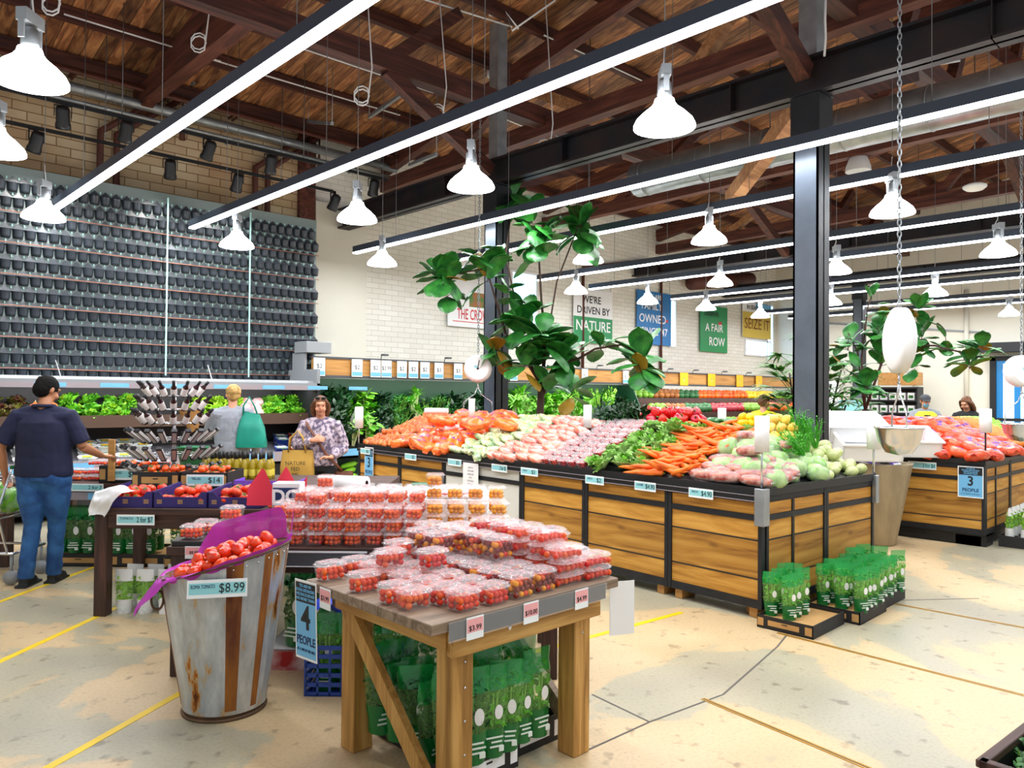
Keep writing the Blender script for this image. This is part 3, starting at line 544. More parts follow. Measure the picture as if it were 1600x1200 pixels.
        for s_ in (1, -1):
            an = L_[s_][1]; Q = MB(); Q.tube([an+V(0, .05, -.035), an+V(0, 0, -.03), an+V(0, -.09, -.042), an+V(s_*.01, -.165, -.055)], [.036, .044, .042, .026], 12, flat=.95); Q.box(an.x-.045, an.x+.05, an.y-.19, an.y+.075, an.z-.085, an.z-.065)
            melt(Q, 'shoe', shoes, t, .008, 3)
    return t, HT
AWAY, TOWARD = math.pi-YAW, -YAW
down = V(0, 0, -1)
mp_ = onz(66, 916, 0)
man, HTm = person('man seen from behind in navy polo and blue jeans at the left', (mp_.x, mp_.y, 0), AWAY+.10, 1.76, {1: (V(.315, .05, 1.13), V(.33, -.06, .90), V(.1, -.4, -.9), V(-1, 0, 0), 1.1), -1: (V(-.285, -.03, 1.13), V(-.36, -.22, 1.04), V(-.5, -.75, -.15), V(0, -.1, -1), .7)},
                  (-.45, .38), ('hair_black', 'short'), 'skin_tan', 'navy_cloth', 'polo_shirt', 'short', 'denim', {1: (V(.09, -.02, .50), V(.13, .0, .085)), -1: (V(-.06, -.10, .50), V(-.02, -.14, .085))}, 1.16, hem=.895, vox=.008)
MB().tube([V(-.10, .02, 1.445)+V(.1+.078*math.cos(a*math.pi/8), .060*math.sin(a*math.pi/8), .022) for a in range(17)], .014, 8).build('collar', 'navy_cloth', man)
c = ond(0, 0, 1); bp_ = uv(-3.26, 8.9)
bl, _ = person('person with short blond hair in grey jumper seen from behind', (bp_.x, bp_.y, 0), AWAY+.25, 1.71, {1: (V(.27, -.08, 1.13), V(.24, -.30, 1.22), V(0, -.8, .5), V(-1, 0, .2), .9), -1: (V(-.27, .02, 1.12), V(-.26, -.12, .90), V(0, -.4, -1), V(1, 0, 0), 1.0)},
               (.25, .12), ('hair_blond', 'crop'), 'skin', 'grey_knit', 'jumper', 'long', 'black_cloth', None, 1.0, hem=.93)
wp = uv(-2.02, 8.05)
wo, HTw = person('woman in floral blouse facing the camera with sunglasses on her head', (wp.x, wp.y, 0), TOWARD+.15, 1.60, {1: (V(.27, .02, 1.12), V(.13, -.17, 1.02), V(-.8, -.3, .1), V(0, -.2, -1), .8), -1: (V(-.27, .02, 1.13), V(-.06, -.18, 1.22), V(.9, -.2, .15), V(0, .6, -.3), .8)},
                (.12, .12), ('hair_brown', 'bob'), 'skin', 'floral', 'blouse', 'long', 'black_cloth', None, 1.0, hem=.92, vox=.008)
yp_ = uv(3.60, 10.9)
person('man in bright yellow top seen from behind beyond the lemons', (yp_.x, yp_.y, 0), AWAY-.5, 1.66, {1: (V(.27, -.05, 1.13), V(.2, -.28, 1.05), V(0, -1, -.1), V(0, 0, -1), .6), -1: (V(-.27, -.05, 1.13), V(-.2, -.28, 1.05), V(0, -1, -.1), V(0, 0, -1), .6)}, (-.3, .35), ('hair_brown', 'short'), 'skin', 'yellow_cloth', 'shirt', 'long', 'black_cloth', None, 1.05, vox=.010)
hp = uv(7.05, 13.0)
hv, HTh = person('worker in hi-vis vest, dark cap and blue face mask', (hp.x, hp.y, 0), TOWARD-.25, 1.68, {1: (V(.28, -.04, 1.14), V(.05, -.26, 1.12), V(-1, -.2, .1), V(0, 0, 1), .6), -1: (V(-.28, -.04, 1.14), V(-.05, -.26, 1.15), V(1, -.2, .1), V(0, 0, -1), .6)}, (-.1, .3), ('hair_brown', 'short'), 'skin', 'grey_cloth', 'jacket', 'long', 'black_cloth', None, 1.05, vox=.010)
mb = MB().tube([V(0, 0, .98), V(0, .005, 1.1), V(0, 0, 1.25), V(0, .01, 1.37), V(0, .012, 1.42)], [.205, .195, .212, .205, .14], 20, flat=.68, side=(1, 0, 0), cap=False); mb.build('vest', 'hivis', hv)
MB().box(-.05, .05, -.155, -.145, 1.0, 1.36).box(-.19, .19, -.146, -.142, 1.05, 1.09, 1).build('vest_front', ['black_cloth', 'galv'], hv)
MB().ball(HTh @ V(0, -.062, -.045), (.056, .045, .045), 12, 9, T=HTh).build('face_mask', 'mask_blue', hv); mb = MB().ball(HTh @ V(0, .008, .062), (.086, .102, .062), 16, 10, T=HTh); mb.tube([HTh @ V(0, -.06, .062), HTh @ V(0, -.165, .052)], [.07, .045], 12, flat=.12, side=(1, 0, 0)); mb.build('cap', 'cap_grey', hv)
lp = uv(7.35, 12.3)
person('woman with long brown hair in black top looking down at right', (lp.x, lp.y, 0), TOWARD-.9, 1.66, {1: (V(.25, -.08, 1.13), V(.12, -.28, 1.02), V(-.3, -.9, -.2), V(0, 0, -1), .6), -1: (V(-.25, -.08, 1.13), V(-.12, -.28, 1.02), V(.3, -.9, -.2), V(0, 0, -1), .6)}, (-.15, .45), ('hair_brown', 'long'), 'skin', 'black_cloth', 'top', 'long', 'black_cloth', None, .95, vox=.010)
# ============================================================ fruit and vegetable models
mat('tom_red', 'd8301c', .22, col2='e8491f', vscale=30, rnd=.12, spec=.6); mat('tom_orange', 'e8661f', .22, rnd=.1, spec=.6); mat('tom_dark', '8e2a1c', .22, rnd=.15, spec=.6); mat('tom_yellow', 'f2a716', .25, rnd=.08, spec=.6); mat('tom_lemon', 'f3cf2a', .25)
mat('roma', 'e5401b', .22, col2='f0632a', vscale=14, rnd=.12, spec=.6); mat('calyx', '4d7a24', .6)
mat('tissue', 'c93fc4', .6, alpha=.93, var=.2, vscale=4); mat('tissue_red', 'd6304a', .6); mat('print_pink', 'f3b9c0', .5); mat('print_grey', '9a9096', .5)
mat('leaf_green', '2f8a22', .5, col2='155016', vscale=14, rnd=.2); mat('leaf_dark', '16501f', .5, col2='0b3314', vscale=14, rnd=.2); mat('leaf_light', '86c936', .5, col2='4f9a22', vscale=16, rnd=.15); mat('leaf_lime', 'b6dd3a', .5, col2='7fb52a', vscale=16, rnd=.12); mat('leaf_red', '5a2420', .5, col2='6f7a2c', vscale=12, rnd=.2)
mat('film_tint', 'a8e08a', .15, alpha=.2, spec=.9); mat('film_green', '22b85c', .15, alpha=.5, spec=.9); mat('film_print', '0f7a3c', .25, alpha=.93); mat('white_print', 'e8f2ea', .5); mat('film_white', 'f3f3f3', .3, alpha=.9); mat('film_yellow', 'f0b91c', .3, alpha=.9)
mat('carrot', 'f0701a', .45, col2='f58a2c', vscale=18, rnd=.1); mat('mesh_orange', 'f05a14', .3, col2='ff8a3a', vscale=26, rnd=.12, spec=.8); mat('purple_print', '5b3bb0', .4); mat('salmon_bag', 'f0683a', .28, col2='e0481e', vscale=22, rnd=.1, spec=.8)
mat('onion', 'cf6a34', .4, col2='e89256', vscale=10, rnd=.12); mat('fennel', 'dfe3b4', .35, col2='c6d489', vscale=7, rnd=.06); mat('frond', '4fae1e', .6, rnd=.1); mat('stalk', '9fcb58', .45, rnd=.1); mat('capsicum', 'cf1524', .2, rnd=.12, spec=.7); mat('zucchini', '1f6b2a', .35, col2='3c8f3c', vscale=20, rnd=.15)
mat('lemon', 'f7cf1a', .35, rnd=.05); mat('orange_fruit', 'f58a12', .4, rnd=.06, bump=.1, bscale=200); mat('lime_fruit', '8fd02a', .35, rnd=.1); mat('squash', 'e8bf3a', .4, col2='f2d878', vscale=9, rnd=.1); mat('cabbage', '86bb50', .45, col2='bfe092', vscale=12, rnd=.1); mat('beet', '96202c', .35, col2='e2a08c', vscale=16, rnd=.12)
mat('radish_pack', 'd2563e', .3, col2='eea68c', vscale=24, rnd=.12, spec=.8); mat('berry_red', '9c1626', .3, col2='d04a44', vscale=26, rnd=.12, spec=.7); mat('pale_pack', '86ab84', .25, col2='e2e4b4', vscale=17, rnd=.1, spec=.9); mat('yellow_bit', 'eec02f', .5)
mat('pink_pack', 'f2c3c4', .3, col2='e78f93', vscale=14, rnd=.08)
def pack(mb, x0, x1, y0, y1, z0, z1, r, mis, rr, n=8, nv=6):
    """balls of radius r packed in a box"""
    z = z0+r; k = 0
    while z < z1:
        y = y0+r
        while y <= y1-r*.6:
            x = x0+r+(k % 2)*r*.6
            while x <= x1-r*.6:
                edge = x < x0+2*r or x > x1-2*r or y < y0+2*r or y > y1-2*r or z > z1-2.2*r
                if edge: mb.ball((x+rr.uniform(-.15, .15)*r, y+rr.uniform(-.15, .15)*r, z+rr.uniform(-.2, .2)*r), r*rr.uniform(.85, 1.08), n, nv, rr.choice(mis))
                x += 2*r*.98
            y += 2*r*.98; k += 1
        z += 1.7*r; k += 1
def tub(mb, w, d, h, mi=0, taper=.84, cr=.25):
    """open rounded rectangular tub"""
    prof = [(taper*.96, 0), (taper, .004/h), (1, 1), (1.06, 1), (1.06, .97)]; n = 16
    vs = []; fs = []
    for s_, t in prof:
        for k in range(n):
            an = 2*math.pi*(k+.5)/n; c, s2 = math.cos(an), math.sin(an); p = 4
            q = (abs(c)**p+abs(s2)**p)**(-1/p); vs.append((c*q*w/2*s_, s2*q*d/2*s_, t*h))
    for i in range(len(prof)-1):
        for k in range(n): fs.append((i*n+k, i*n+(k+1) % n, (i+1)*n+(k+1) % n, (i+1)*n+k))
    fs.append(tuple(range(n-1, -1, -1))); return mb.add(vs, fs, mi, True)
def lid(mb, w, d, h, z, dome=.012, mi=0):
    n = 16; prof = [(1.08, 0), (1.08, .15), (1.0, .3), (.9, 1), (.5, 1.0)]; vs = []; fs = []
    for s_, t in prof:
        for k in range(n):
            an = 2*math.pi*(k+.5)/n; c, s2 = math.cos(an), math.sin(an); p = 4; q = (abs(c)**p+abs(s2)**p)**(-1/p); vs.append((c*q*w/2*s_, s2*q*d/2*s_, z+t*dome))
    for i in range(len(prof)-1):
        for k in range(n): fs.append((i*n+k, i*n+(k+1) % n, (i+1)*n+(k+1) % n, (i+1)*n+k))
    fs.append(tuple((len(prof)-1)*n+k for k in range(n))); return mb.add(vs, fs, mi, True)
def punnet(w, d, h, r, cols, kind, seed=1, marks=True, lidm='plastic_lid', nm='cherry_tomatoes'):
    def make():
        rr = random.Random(seed); t = thing('punnet', 'x', 'punnet'); tub(MB(), w, d, h).build('tub', 'plastic_clear', t)
        mb = MB(); pack(mb, -w*.45, w*.45, -d*.45, d*.45, .004, h*.92, r, list(range(len(cols))), rr); mb.build(nm, cols, t)
        l = lid(MB(), w, d, h, h-.002).build('lid', lidm, t)
        if marks:
            mb = MB(); zt = h+.0115; mb.box(-w*.42, w*.42, -d*.40, d*.40, zt-.0006, zt-.0003, 2)
            for k in range(26): x, y = rr.uniform(-.40, .36)*w, rr.uniform(-.38, .38)*d; mb.box(x, x+rr.uniform(.006, .02), y, y+.0035, zt, zt+.0005, 0 if rr.random() < .7 else 1)
            mb.build('printed_label', ['print_pink', 'print_grey', 'plastic_clear'], l)
        return t
    return Proto(make)
R2D = -YAW
red_pun = punnet(.132, .112, .068, .0135, ['tom_red', 'tom_red', 'tom_orange'], 'a')
med_pun = punnet(.135, .118, .088, .0135, ['tom_dark', 'tom_orange', 'tom_dark', 'tom_red', 'tom_yellow'], 'b', 2)
flat_pun = punnet(.185, .115, .046, .0145, ['tom_red', 'tom_red', 'tom_red', 'tom_orange'], 'c', 3)
stack_pun = punnet(.105, .10, .064, .0135, ['tom_orange', 'tom_red', 'tom_orange'], 'd', 4, marks=False)
yel_pun = punnet(.108, .10, .064, .0138, ['tom_yellow'], 'e', 5, marks=False)
# ------------------------------------------------------------ price cards and notices
def card(name, loc, rz, w, h, lines, label, cat='price card', band=None, base='card', tilt=0, group=None, pole=False, border=None):
    """lines: (text, size, dx, dz, material); front faces local -Y"""
    t = thing(name, label, cat, loc, 0, group, (tilt, 0, rz)); mb = MB(); e = .0015
    mb.box(-w/2, w/2, 0, e, -h/2, h/2, 0)
    mats = [base]
    if band: mats.append(band[0]); mb.box(-w*.47, w*.47, -.0004, 0, band[1]*h, band[2]*h, 1)
    if border: mats.append(border); [mb.box(*q, 0, e*1.2, *r_, len(mats)-1) for q, r_ in (((-w/2-.004, -w/2), (-h/2, h/2)), ((w/2, w/2+.004), (-h/2, h/2)), ((-w/2-.004, w/2+.004), (h/2, h/2+.004)), ((-w/2-.004, w/2+.004), (-h/2-.004, -h/2)))]
    mb.build('sheet', mats, t)
    for ln in lines: text(t, ln[0], ln[1], (ln[2], -.0012, ln[3]), ln[4], sx=ln[5] if len(ln) > 5 else 1, name='lettering', fit=ln[6] if len(ln) > 6 else w*.9)
    return t
def wide_card(loc, rz, w, h, left, price, label, tilt=0):
    L_ = [(price, h*.72, w*.24, 0, 'ink', 1, w*.42)]
    if left: L_.append((left, h*.30, -w*.24, h*.12, 'blue_ink', 1, w*.4))
    return card('price_card', loc, rz, w, h, L_, label, band=('card_teal', -.30, .32), tilt=tilt)
def pink_card(loc, rz, price, label, tilt=0, w=.062, h=.072):
    t = card('price_card', loc, rz, w, h, [(price, h*.33, 0, 0, 'ink', 1, w*.8)], label, band=('pink_card', -.18, .42), tilt=tilt); return t
def people_sign(loc, rz, num, label, w=.19, h=.40, tilt=0, mirror=False):
    t = thing('notice', label, 'notice', loc, 0, None, (tilt, 0, rz)); MB().box(-w/2, w/2, 0, .002, -h/2, h/2, 0).box(-w*.46, w*.46, -.0005, 0, h*.22, h*.47, 1).box(-w*.46, w*.46, -.0005, 0, -h*.47, h*.22, 2).build('sheet', ['white', 'ink', 'card_blue'], t)
    for k, s_ in enumerate(('TO AID IN', 'SOCIAL DISTANCING', 'WE ENCOURAGE', 'NO MORE THAN')): text(t, s_, h*.052, (0, -.0015, h*(.43-.055*k)), 'card_blue', bold=.0006, fit=w*.86)
    text(t, num, h*.42, (0, -.0015, h*.02), 'ink', sx=.9, bold=.003); text(t, 'PEOPLE', h*.15, (0, -.0015, -h*.26), 'blue_ink', sx=.95, bold=.001, fit=w*.86); text(t, 'AT A TIME IN THIS AISLE', h*.05, (0, -.0015, -h*.38), 'blue_ink', fit=w*.84); return t
# ============================================================ near table
TX0, TX1, TY0, TY1, TZ = 1.70, 2.78, 2.20, 3.12, .78
tb = thing('display_table', 'rustic wooden table in front, plank top heaped with red punnets', 'table', (TX0, TY0, 0))
W_, D_ = TX1-TX0, TY1-TY0
for k in range(8): MB().cbox(0, W_, D_*k/8+.0015, D_*(k+1)/8-.0015, TZ-.042, TZ, .003).build('top_plank', 'old_top', tb)
lw = .105
legs = {'f': (.16, .07), 'l': (.16, .77), 'r': (.86, .07), 'b': (.86, .77)}
for k, (x, y) in legs.items():
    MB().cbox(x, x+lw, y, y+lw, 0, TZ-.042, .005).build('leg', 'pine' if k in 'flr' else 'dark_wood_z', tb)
MB().cbox(.13, .99, .03, .07, TZ-.16, TZ-.042, .003).build('apron', 'pine_x', tb); MB().cbox(.12, .16, .07, .87, TZ-.14, TZ-.042, .003).build('apron', 'pine_y', tb)
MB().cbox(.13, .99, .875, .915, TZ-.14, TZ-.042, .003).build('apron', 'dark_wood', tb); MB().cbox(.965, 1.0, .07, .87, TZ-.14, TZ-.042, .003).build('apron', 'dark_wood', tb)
MB().bar((.145, .84, TZ-.08), (.145, .14, .03), .035, .075).build('brace', 'pine', tb); MB().bar((.93, .84, TZ-.12), (.93, .17, .12), .035, .075).build('brace', 'old_top', tb)
for x, y, z, r in ((.22, .0695, .35, .006), (.22, .0695, .22, .006), (.22, .0695, .48, .006), (.22, .0695, .58, .006), (.91, .0695, .55, .006), (.42, .0295, TZ-.1, .011)): MB().lathe([(0, 0), (r, 0), (r*.8, .003), (0, .004)], 8, Matrix.Translation((x, y, z)) @ Euler((math.pi/2, 0, 0)).to_matrix().to_4x4()).build('bolt', 'chrome', tb)
t = thing('ticket_strip', 'clear and black ticket strip along the front edge of the rustic table', 'ticket strip', (TX0, TY0, 0))
MB().box(.08, .98, -.006, -.003, TZ-.075, TZ-.01).build('backing', 'black', t); MB().box(.075, .985, -.009, -.007, TZ-.08, TZ-.004).build('cover', 'plastic_clear', t)
for (x, pr_, lb) in ((.20, '$3.99', 'pink price card nearest the front corner of the rustic table'), (.50, '$10.00', 'pink price card at the middle of the rustic table edge'), (.81, '$4.99', 'pink price card at the right end of the rustic table edge')):
    pink_card((TX0+x, TY0-.012, TZ-.045), 0, pr_, lb, 0, .085, .085)
pink_card((TX0-.006, TY0+.74, TZ-.05), -math.pi/2, '$3.99', 'pink price card on the left edge of the rustic table', 0, .09, .09)
people_sign((TX0-.03, TY0+.86, TZ-.165), -math.pi/2+.12, '4', 'blue notice reading 4 PEOPLE at the left corner of the rustic table', .155, .35, .03)
people_sign((TX1+.075, TY0+.04, TZ-.16), R2D+math.pi+.35, '4', 'notice seen from its pale back at the right end of the rustic table', .13, .25)
def pun_label(kind, r, c, l, n): return kind
# cells: column a (along the front edge), row b (away from it)
cols = [(.085, 'r'), (.225, 'r'), (.365, 'r'), (.50, 'm'), (.645, 'm'), (.815, 'f'), (.99, 'f')]
cnt = [[0, 1, 1, 1, 1, 3, 2], [1, 1, 1, 1, 1, 4, 2], [1, 1, 1, 1, 2, 4, 3], [0, 1, 2, 1, 2, 4, 3], [1, 2, 1, 2, 2, 4, 3], [0, 1, 2, 2, 2, 3, 3], [1, 1, 1, 1, 2, 3, 2]]
KN = {'r': (red_pun, .072+.008, 'shallow red tomato punnet, rustic table,'), 'm': (med_pun, .092+.008, 'deep mixed tomato punnet, rustic table,'), 'f': (flat_pun, .046+.012, 'long flat tomato punnet, rustic table,')}
rr = random.Random(5)
for b in range(7):
    for a, (x, kd) in enumerate(cols):
        pr_, hh, nm = KN[kd]; y = .115+b*.128; n = cnt[b][a]
        for l in range(n):
            pos = '%s row back, %s from left' % (ORD[b], ORD[a]); lv = '' if n == 1 else (', top of stack' if l == n-1 else ', %s level up' % ORD[l])
            pr_.put((TX0+x+rr.uniform(-.006, .006), TY0+y-.03+rr.uniform(-.005, .005)+(0 if kd != 'r' else rr.uniform(-.01, .01)), TZ+.001+l*hh), rr.uniform(-.08, .08)+(math.pi if rr.random() < .5 else 0), (nm+' '+pos+lv), 'punnets on the rustic table')
pr_, hh, nm = KN['r']
# ============================================================ herb pouches on trays
def pouch_make(h=.34, w=.135, film='film_green', prt='film_print', leafm='leaf_light', stem='stalk', badge=True, seed=0, top='film_green', nleaf=80):
    def make():
        rr = random.Random(seed); t = thing('herb_pouch', 'x', 'bag')
        def sec(z): k = z/h; return w*(.36+.14*min(1, k*1.6)), w*(.34-.16*k) if k < .75 else w*(.22-.2*(k-.75)*4*.95)
        def ring(zs):
            vs = []; n = 14
            for z in zs:
                a, b_ = sec(z)
                for i in range(n): an = 2*math.pi*i/n; vs.append((a*math.cos(an)*(1+.05*math.sin(3*an+z*40)), b_*math.sin(an), z))
            return vs, [(j*n+i, j*n+(i+1) % n, (j+1)*n+(i+1) % n, (j+1)*n+i) for j in range(len(zs)-1) for i in range(n)]
        v, f = ring([0, .01, h*.15, h*.32]); MB().add(v, f, 0, True).add(v[:14], [tuple(range(13, -1, -1))]).build('printed_base', prt, t)
        v, f = ring([h*.32, h*.5, h*.74]); MB().add(v, f, 0, True).build('clear_band', 'film_tint', t)
        v, f = ring([h*.74, h*.85, h*.93, h]); c = MB().add(v, f, 0, True); c.build('green_top', top, t)
        mb = MB()
        for k in range(nleaf):
            z = rr.uniform(h*.3, h*.86); a, b_ = sec(z); an = rr.uniform(0, 6.28); q = rr.uniform(.6, .93); p = Vector((a*q*math.cos(an), b_*q*math.sin(an), z)); s_ = rr.uniform(.012, .022)
            T = Matrix.Translation(p) @ Euler((rr.uniform(-1, 1), rr.uniform(-1, 1), rr.uniform(0, 6))).to_matrix().to_4x4()
            mb.add([(-s_, 0, 0), (0, -s_*.7, .004), (s_, 0, 0), (0, s_*.7, .004)], [(0, 1, 2, 3)], 0, False, T)
        for k in range(7): an = rr.uniform(0, 6.28); mb.tube([(w*.12*math.cos(an), w*.1*math.sin(an), .02), (w*.25*math.cos(an), w*.15*math.sin(an), h*.7)], .004, 5, 1)
        mb.build('leaves', [leafm, stem], t)
        mb = MB()
        for k in range(3): z = h*(.12+.05*k); a, b_ = sec(z); mb.box(-a*rr.uniform(.3, .7), a*rr.uniform(.3, .7), -b_*1.02-.001, -b_*.98, z, z+.006)
        mb.box(w*.1, w*.25, -w*.34-.001, -w*.30, h*.07, h*.13); mb.build('printing', 'white_print', t)
        if badge: MB().lathe([(0, .001), (w*.16, 0)], 14, Matrix.Translation((w*.12, -w*.27, h*.5)) @ Euler((math.pi/2, 0, 0)).to_matrix().to_4x4() @ Matrix.Diagonal((.8, 1.3, 1, 1))).build('oval_label', 'white', t)
        return t
    return Proto(make)
green_pouch = pouch_make(seed=1); spinach_pouch = pouch_make(.33, .15, leafm='leaf_dark', stem='leaf_green', prt='film_print', seed=2, top='film_green', nleaf=120)
white_pouch = pouch_make(.30, .13, prt='film_white', top='film_white', leafm='leaf_lime', stem='stalk', badge=False, seed=3); yellow_pouch = pouch_make(.26, .13, prt='film_yellow', top='film_yellow', leafm='leaf_green', seed=4)
def tray_make(w, d, h, m='tray_black', patch='cardboard', inner='cardboard', nm='cardboard_tray', cat='tray'):
    def make():
        t = thing(nm, 'x', cat); e = .006
        mb = MB().box(-w/2, w/2, -d/2, -d/2+e, 0, h).box(-w/2, w/2, d/2-e, d/2, 0, h).box(-w/2, -w/2+e, -d/2, d/2, 0, h).box(w/2-e, w/2, -d/2, d/2, 0, h).box(-w/2, w/2, -d/2, d/2, 0, e).box(-w/2+e, w/2-e, -d/2+e, d/2-e, h*.72, h*.74, 1)
        mb.build('box', [m, inner], t)
        MB().box(-w*.30, w*.26, -d/2-.001, -d/2, h*.3, h*.7).box(-w*.49, -w*.38, -d/2-.001, -d/2, h*.2, h*.8).box(w*.36, w*.48, -d/2-.001, -d/2, h*.2, h*.8).build('unprinted_patch', patch, t)
        MB().box(-.02, .02, -d/2-.002, -d/2-.001, h*.55, h*.62).build('slot', 'ink', t); return t
    return Proto(make)
tray_b = tray_make(.40, .56, .09)
tray_w = tray_make(.40, .30, .12, patch='white', inner='tray_black')
# trays beside the island corner
for k, (x, y, lb) in enumerate(((5.47, 2.50, 'black cardboard tray nearest the camera beside the oak island'), (6.03, 2.42, 'middle black cardboard tray beside the oak island, with paper label'), (6.53, 2.46, 'far black cardboard tray beside the oak island'))):
    o = tray_b.put((x-.25, y, 0), -math.pi/2+.02, lb, None, (1, .92, 1))
    rr = random.Random(k)
    for i in range(4):
        for j in range(2+(k > 0)):
            if k == 0 and j == 1 and i == 3: continue
            lbl = 'green-topped celery pouch in the %s tray by the island, %s along, %s across' % (('near', 'middle', 'far')[k], ORD[i], ORD[j])
            green_pouch.put((x-.39+i*.105+rr.uniform(-.01, .01), y+.10-j*.13+rr.uniform(-.01, .01) + (.05 if k == 0 else 0), .068), rr.uniform(-1.2, -.4), lbl, 'green herb pouches in trays by the island', rr.uniform(.86, 1.0))
p = Vector((5.83, 2.154, .06)); card('paper_label', (5.78, 2.222, .05), .0, .10, .08, [('OOO', .02, 0, .01, 'grey')], 'small white paper label on the middle black tray', 'label')
# under the near table
for k, (x, y, r) in enumerate(((.40, .30, 0), (.74, .36, 0), (.46, .68, 0))):
    tray_w.put((TX0+x+.06, TY0+y+.04, 0), r-(math.pi/2 if k < 0 else 0), 'black tray with white panels under the rustic table, %s' % ('front left', 'front right', 'at the back')[k], None, (.85, 1, 1))
rr = random.Random(9)
for i in range(6):
    for j in range(5):
        x, y = .285+i*.098, .22+j*.125
        if j in (1, 2, 3) and 0 < i < 5 and (i+j) % 2: continue
        pr_ = green_pouch if i > 1 else spinach_pouch
        pr_.put((TX0+x+rr.uniform(-.01, .01), TY0+y+rr.uniform(-.01, .01), .094), rr.uniform(-.6, .1), '%s under the rustic table, %s from its left legs, %s row back' % ('green-topped celery pouch' if i > 1 else 'dark leafy pouch', ORD[i], ORD[j]), 'herb pouches under the rustic table', rr.uniform(.98, 1.22))
# ============================================================ galvanised bin of roma tomatoes
rust = mat('galv_rust', 'b4bcc2', .42, .45, spec=.5); N, L = nodes_new(rust); b = N['Principled BSDF']; tc = N.new('ShaderNodeTexCoord'); mp = N.new('ShaderNodeMapping'); mp.inputs['Scale'].default_value = (9, 9, 2.6); L.new(tc.outputs['Object'], mp.inputs[0])
nz = N.new('ShaderNodeTexNoise'); nz.inputs['Scale'].default_value = 1; nz.inputs['Detail'].default_value = 7; nz.inputs['Roughness'].default_value = .65; L.new(mp.outputs[0], nz.inputs['Vector']); rp = N.new('ShaderNodeValToRGB'); L.new(nz.outputs['Fac'], rp.inputs[0]); e = rp.color_ramp.elements
e[0].position = .33; e[0].color = (*srgb('5a2b0e'), 1); e[1].position = .46; e[1].color = (*srgb('a9b0b6'), 1); q = e.new(.385); q.color = (*srgb('b06a14'), 1); q = e.new(.70); q.color = (*srgb('d5dade'), 1); q = e.new(.41); q.color = (*srgb('bda27a'), 1)
L.new(rp.outputs[0], b.inputs['Base Color']); mat('rust_brown', '6b3a1c', .75, col2='a8702c', vscale=12, stretch=(1, 1, .25)); mat('rim_brown', '7a6048', .6, .3, var=.4)
BC = onz(351, 1104, 0); BH = .76
bn = thing('metal_bin', 'rusty galvanised metal bin heaped with roma tomatoes, standing left of the table', 'bin', BC, R2D)
def bf(p, an):      # oblique rim, local x to the right
    t = p.z/BH; return Vector((p.x, p.y*.98, p.z + t*t*(.085*p.x/.31)))
mb = MB(); n = 72; prof = [(.195, 0), (.205, .03), (.208, .05), (.312, BH-.01), (.318, BH), (.306, BH), (.29, BH-.12)]
vs = []; 
for (r, z) in prof:
    for k in range(n):
        an = 2*math.pi*k/n; rb = r*(1-.012*(math.sin(an*14) > .6) if .05 <= z <= BH-.01 else 1); vs.append(bf(Vector((rb*math.cos(an), rb*math.sin(an), z)), an))
for i in range(len(prof)-1):
    for k in range(n):
        sx_ = math.degrees(2*math.pi*k/n) % 360; mi = 0
        if i == 2 and (sx_ in range(0, 1) or 288 <= sx_ < 303 or 322 <= sx_ < 333 or 196 <= sx_ < 206): mi = 1
        if i in (0, 4): mi = 2
        mb.add([vs[i*n+k], vs[i*n+(k+1) % n], vs[(i+1)*n+(k+1) % n], vs[(i+1)*n+k]], [(0, 1, 2, 3)], mi, False)
mb.build('body', ['galv_rust', 'rust_brown', 'rim_brown'], bn)
MB().tube([bf(Vector((.318*math.cos(a*math.pi/24), .318*math.sin(a*math.pi/24), BH)), 0) for a in range(49)], .007, 8).build('rolled_rim', 'rim_brown', bn)
MB().tube([bf(Vector((-.29+.0, -.10-.012, BH-.06)), 0)+Vector((-.03*math.sin(a*.35), -.03, .05*math.cos(a*.35)-.05)) for a in range(18)], .006, 6).build('handle', 'rim_brown', bn)
MB().tube([(.201*math.cos(a*math.pi/24), .201*math.sin(a*math.pi/24), .008) for a in range(49)], .009, 8).build('base_ring', 'rim_brown', bn)
mb = MB()
for k in range(8): an = D2R(-75+k*11); q = bf(Vector((.312*math.cos(an), .312*math.sin(an), BH-.03)), an); mb.ball(q, .005, 6, 5)
mb.build('rivet', 'chrome', bn)
def binpt(x, y, z): return BC + R2*x + F2*y + Vector((0, 0, z+.085*x/.31*min(1, z/BH)**2))
wide_card(binpt(.075, -.314, BH-.09), R2D+.24, .27, .085, 'ROMA TOMATO', '$8.99', 'pale green price card reading ROMA TOMATO on the metal bin', -.12)
# tissue paper
OUT = {}
def tis(an):       # outward reach and rise of the tissue at angle an (0 = right, -90 = towards camera)
    a = math.degrees(an) % 360
    def bump_(c, w_): d = abs((a-c+180) % 360-180); return max(0, 1-d/w_)
    up = .155*min(1, 3*bump_(88, 52))+.15*bump_(8, 9)*1.1+.015; out = .01+.11*bump_(205, 36); up += -.17*bump_(205, 34)-.03*bump_(245, 45)
    return out, up
def tg(u, v):
    an = 2*math.pi*u; o_, z_ = tis(an); r = .285 + .033*min(1, v*2) + (o_ if v > .5 else 0)*(v-.5)*2; wv = .010*math.sin(an*17)*v
    z = BH-.05+.058*min(1, v*2)+z_*max(0, (v-.5)*2)
    q = Vector(((r+wv)*math.cos(an), (r+wv)*math.sin(an), z)); t = q.z/BH; return Vector((q.x, q.y, q.z+.085*q.x/.31))
tag(MB().grid(tg, 96, 8).build('tissue_paper', 'tissue', loc=BC, rot=(0, 0, R2D)), 'magenta tissue paper lining the rim of the metal bin', 'paper')
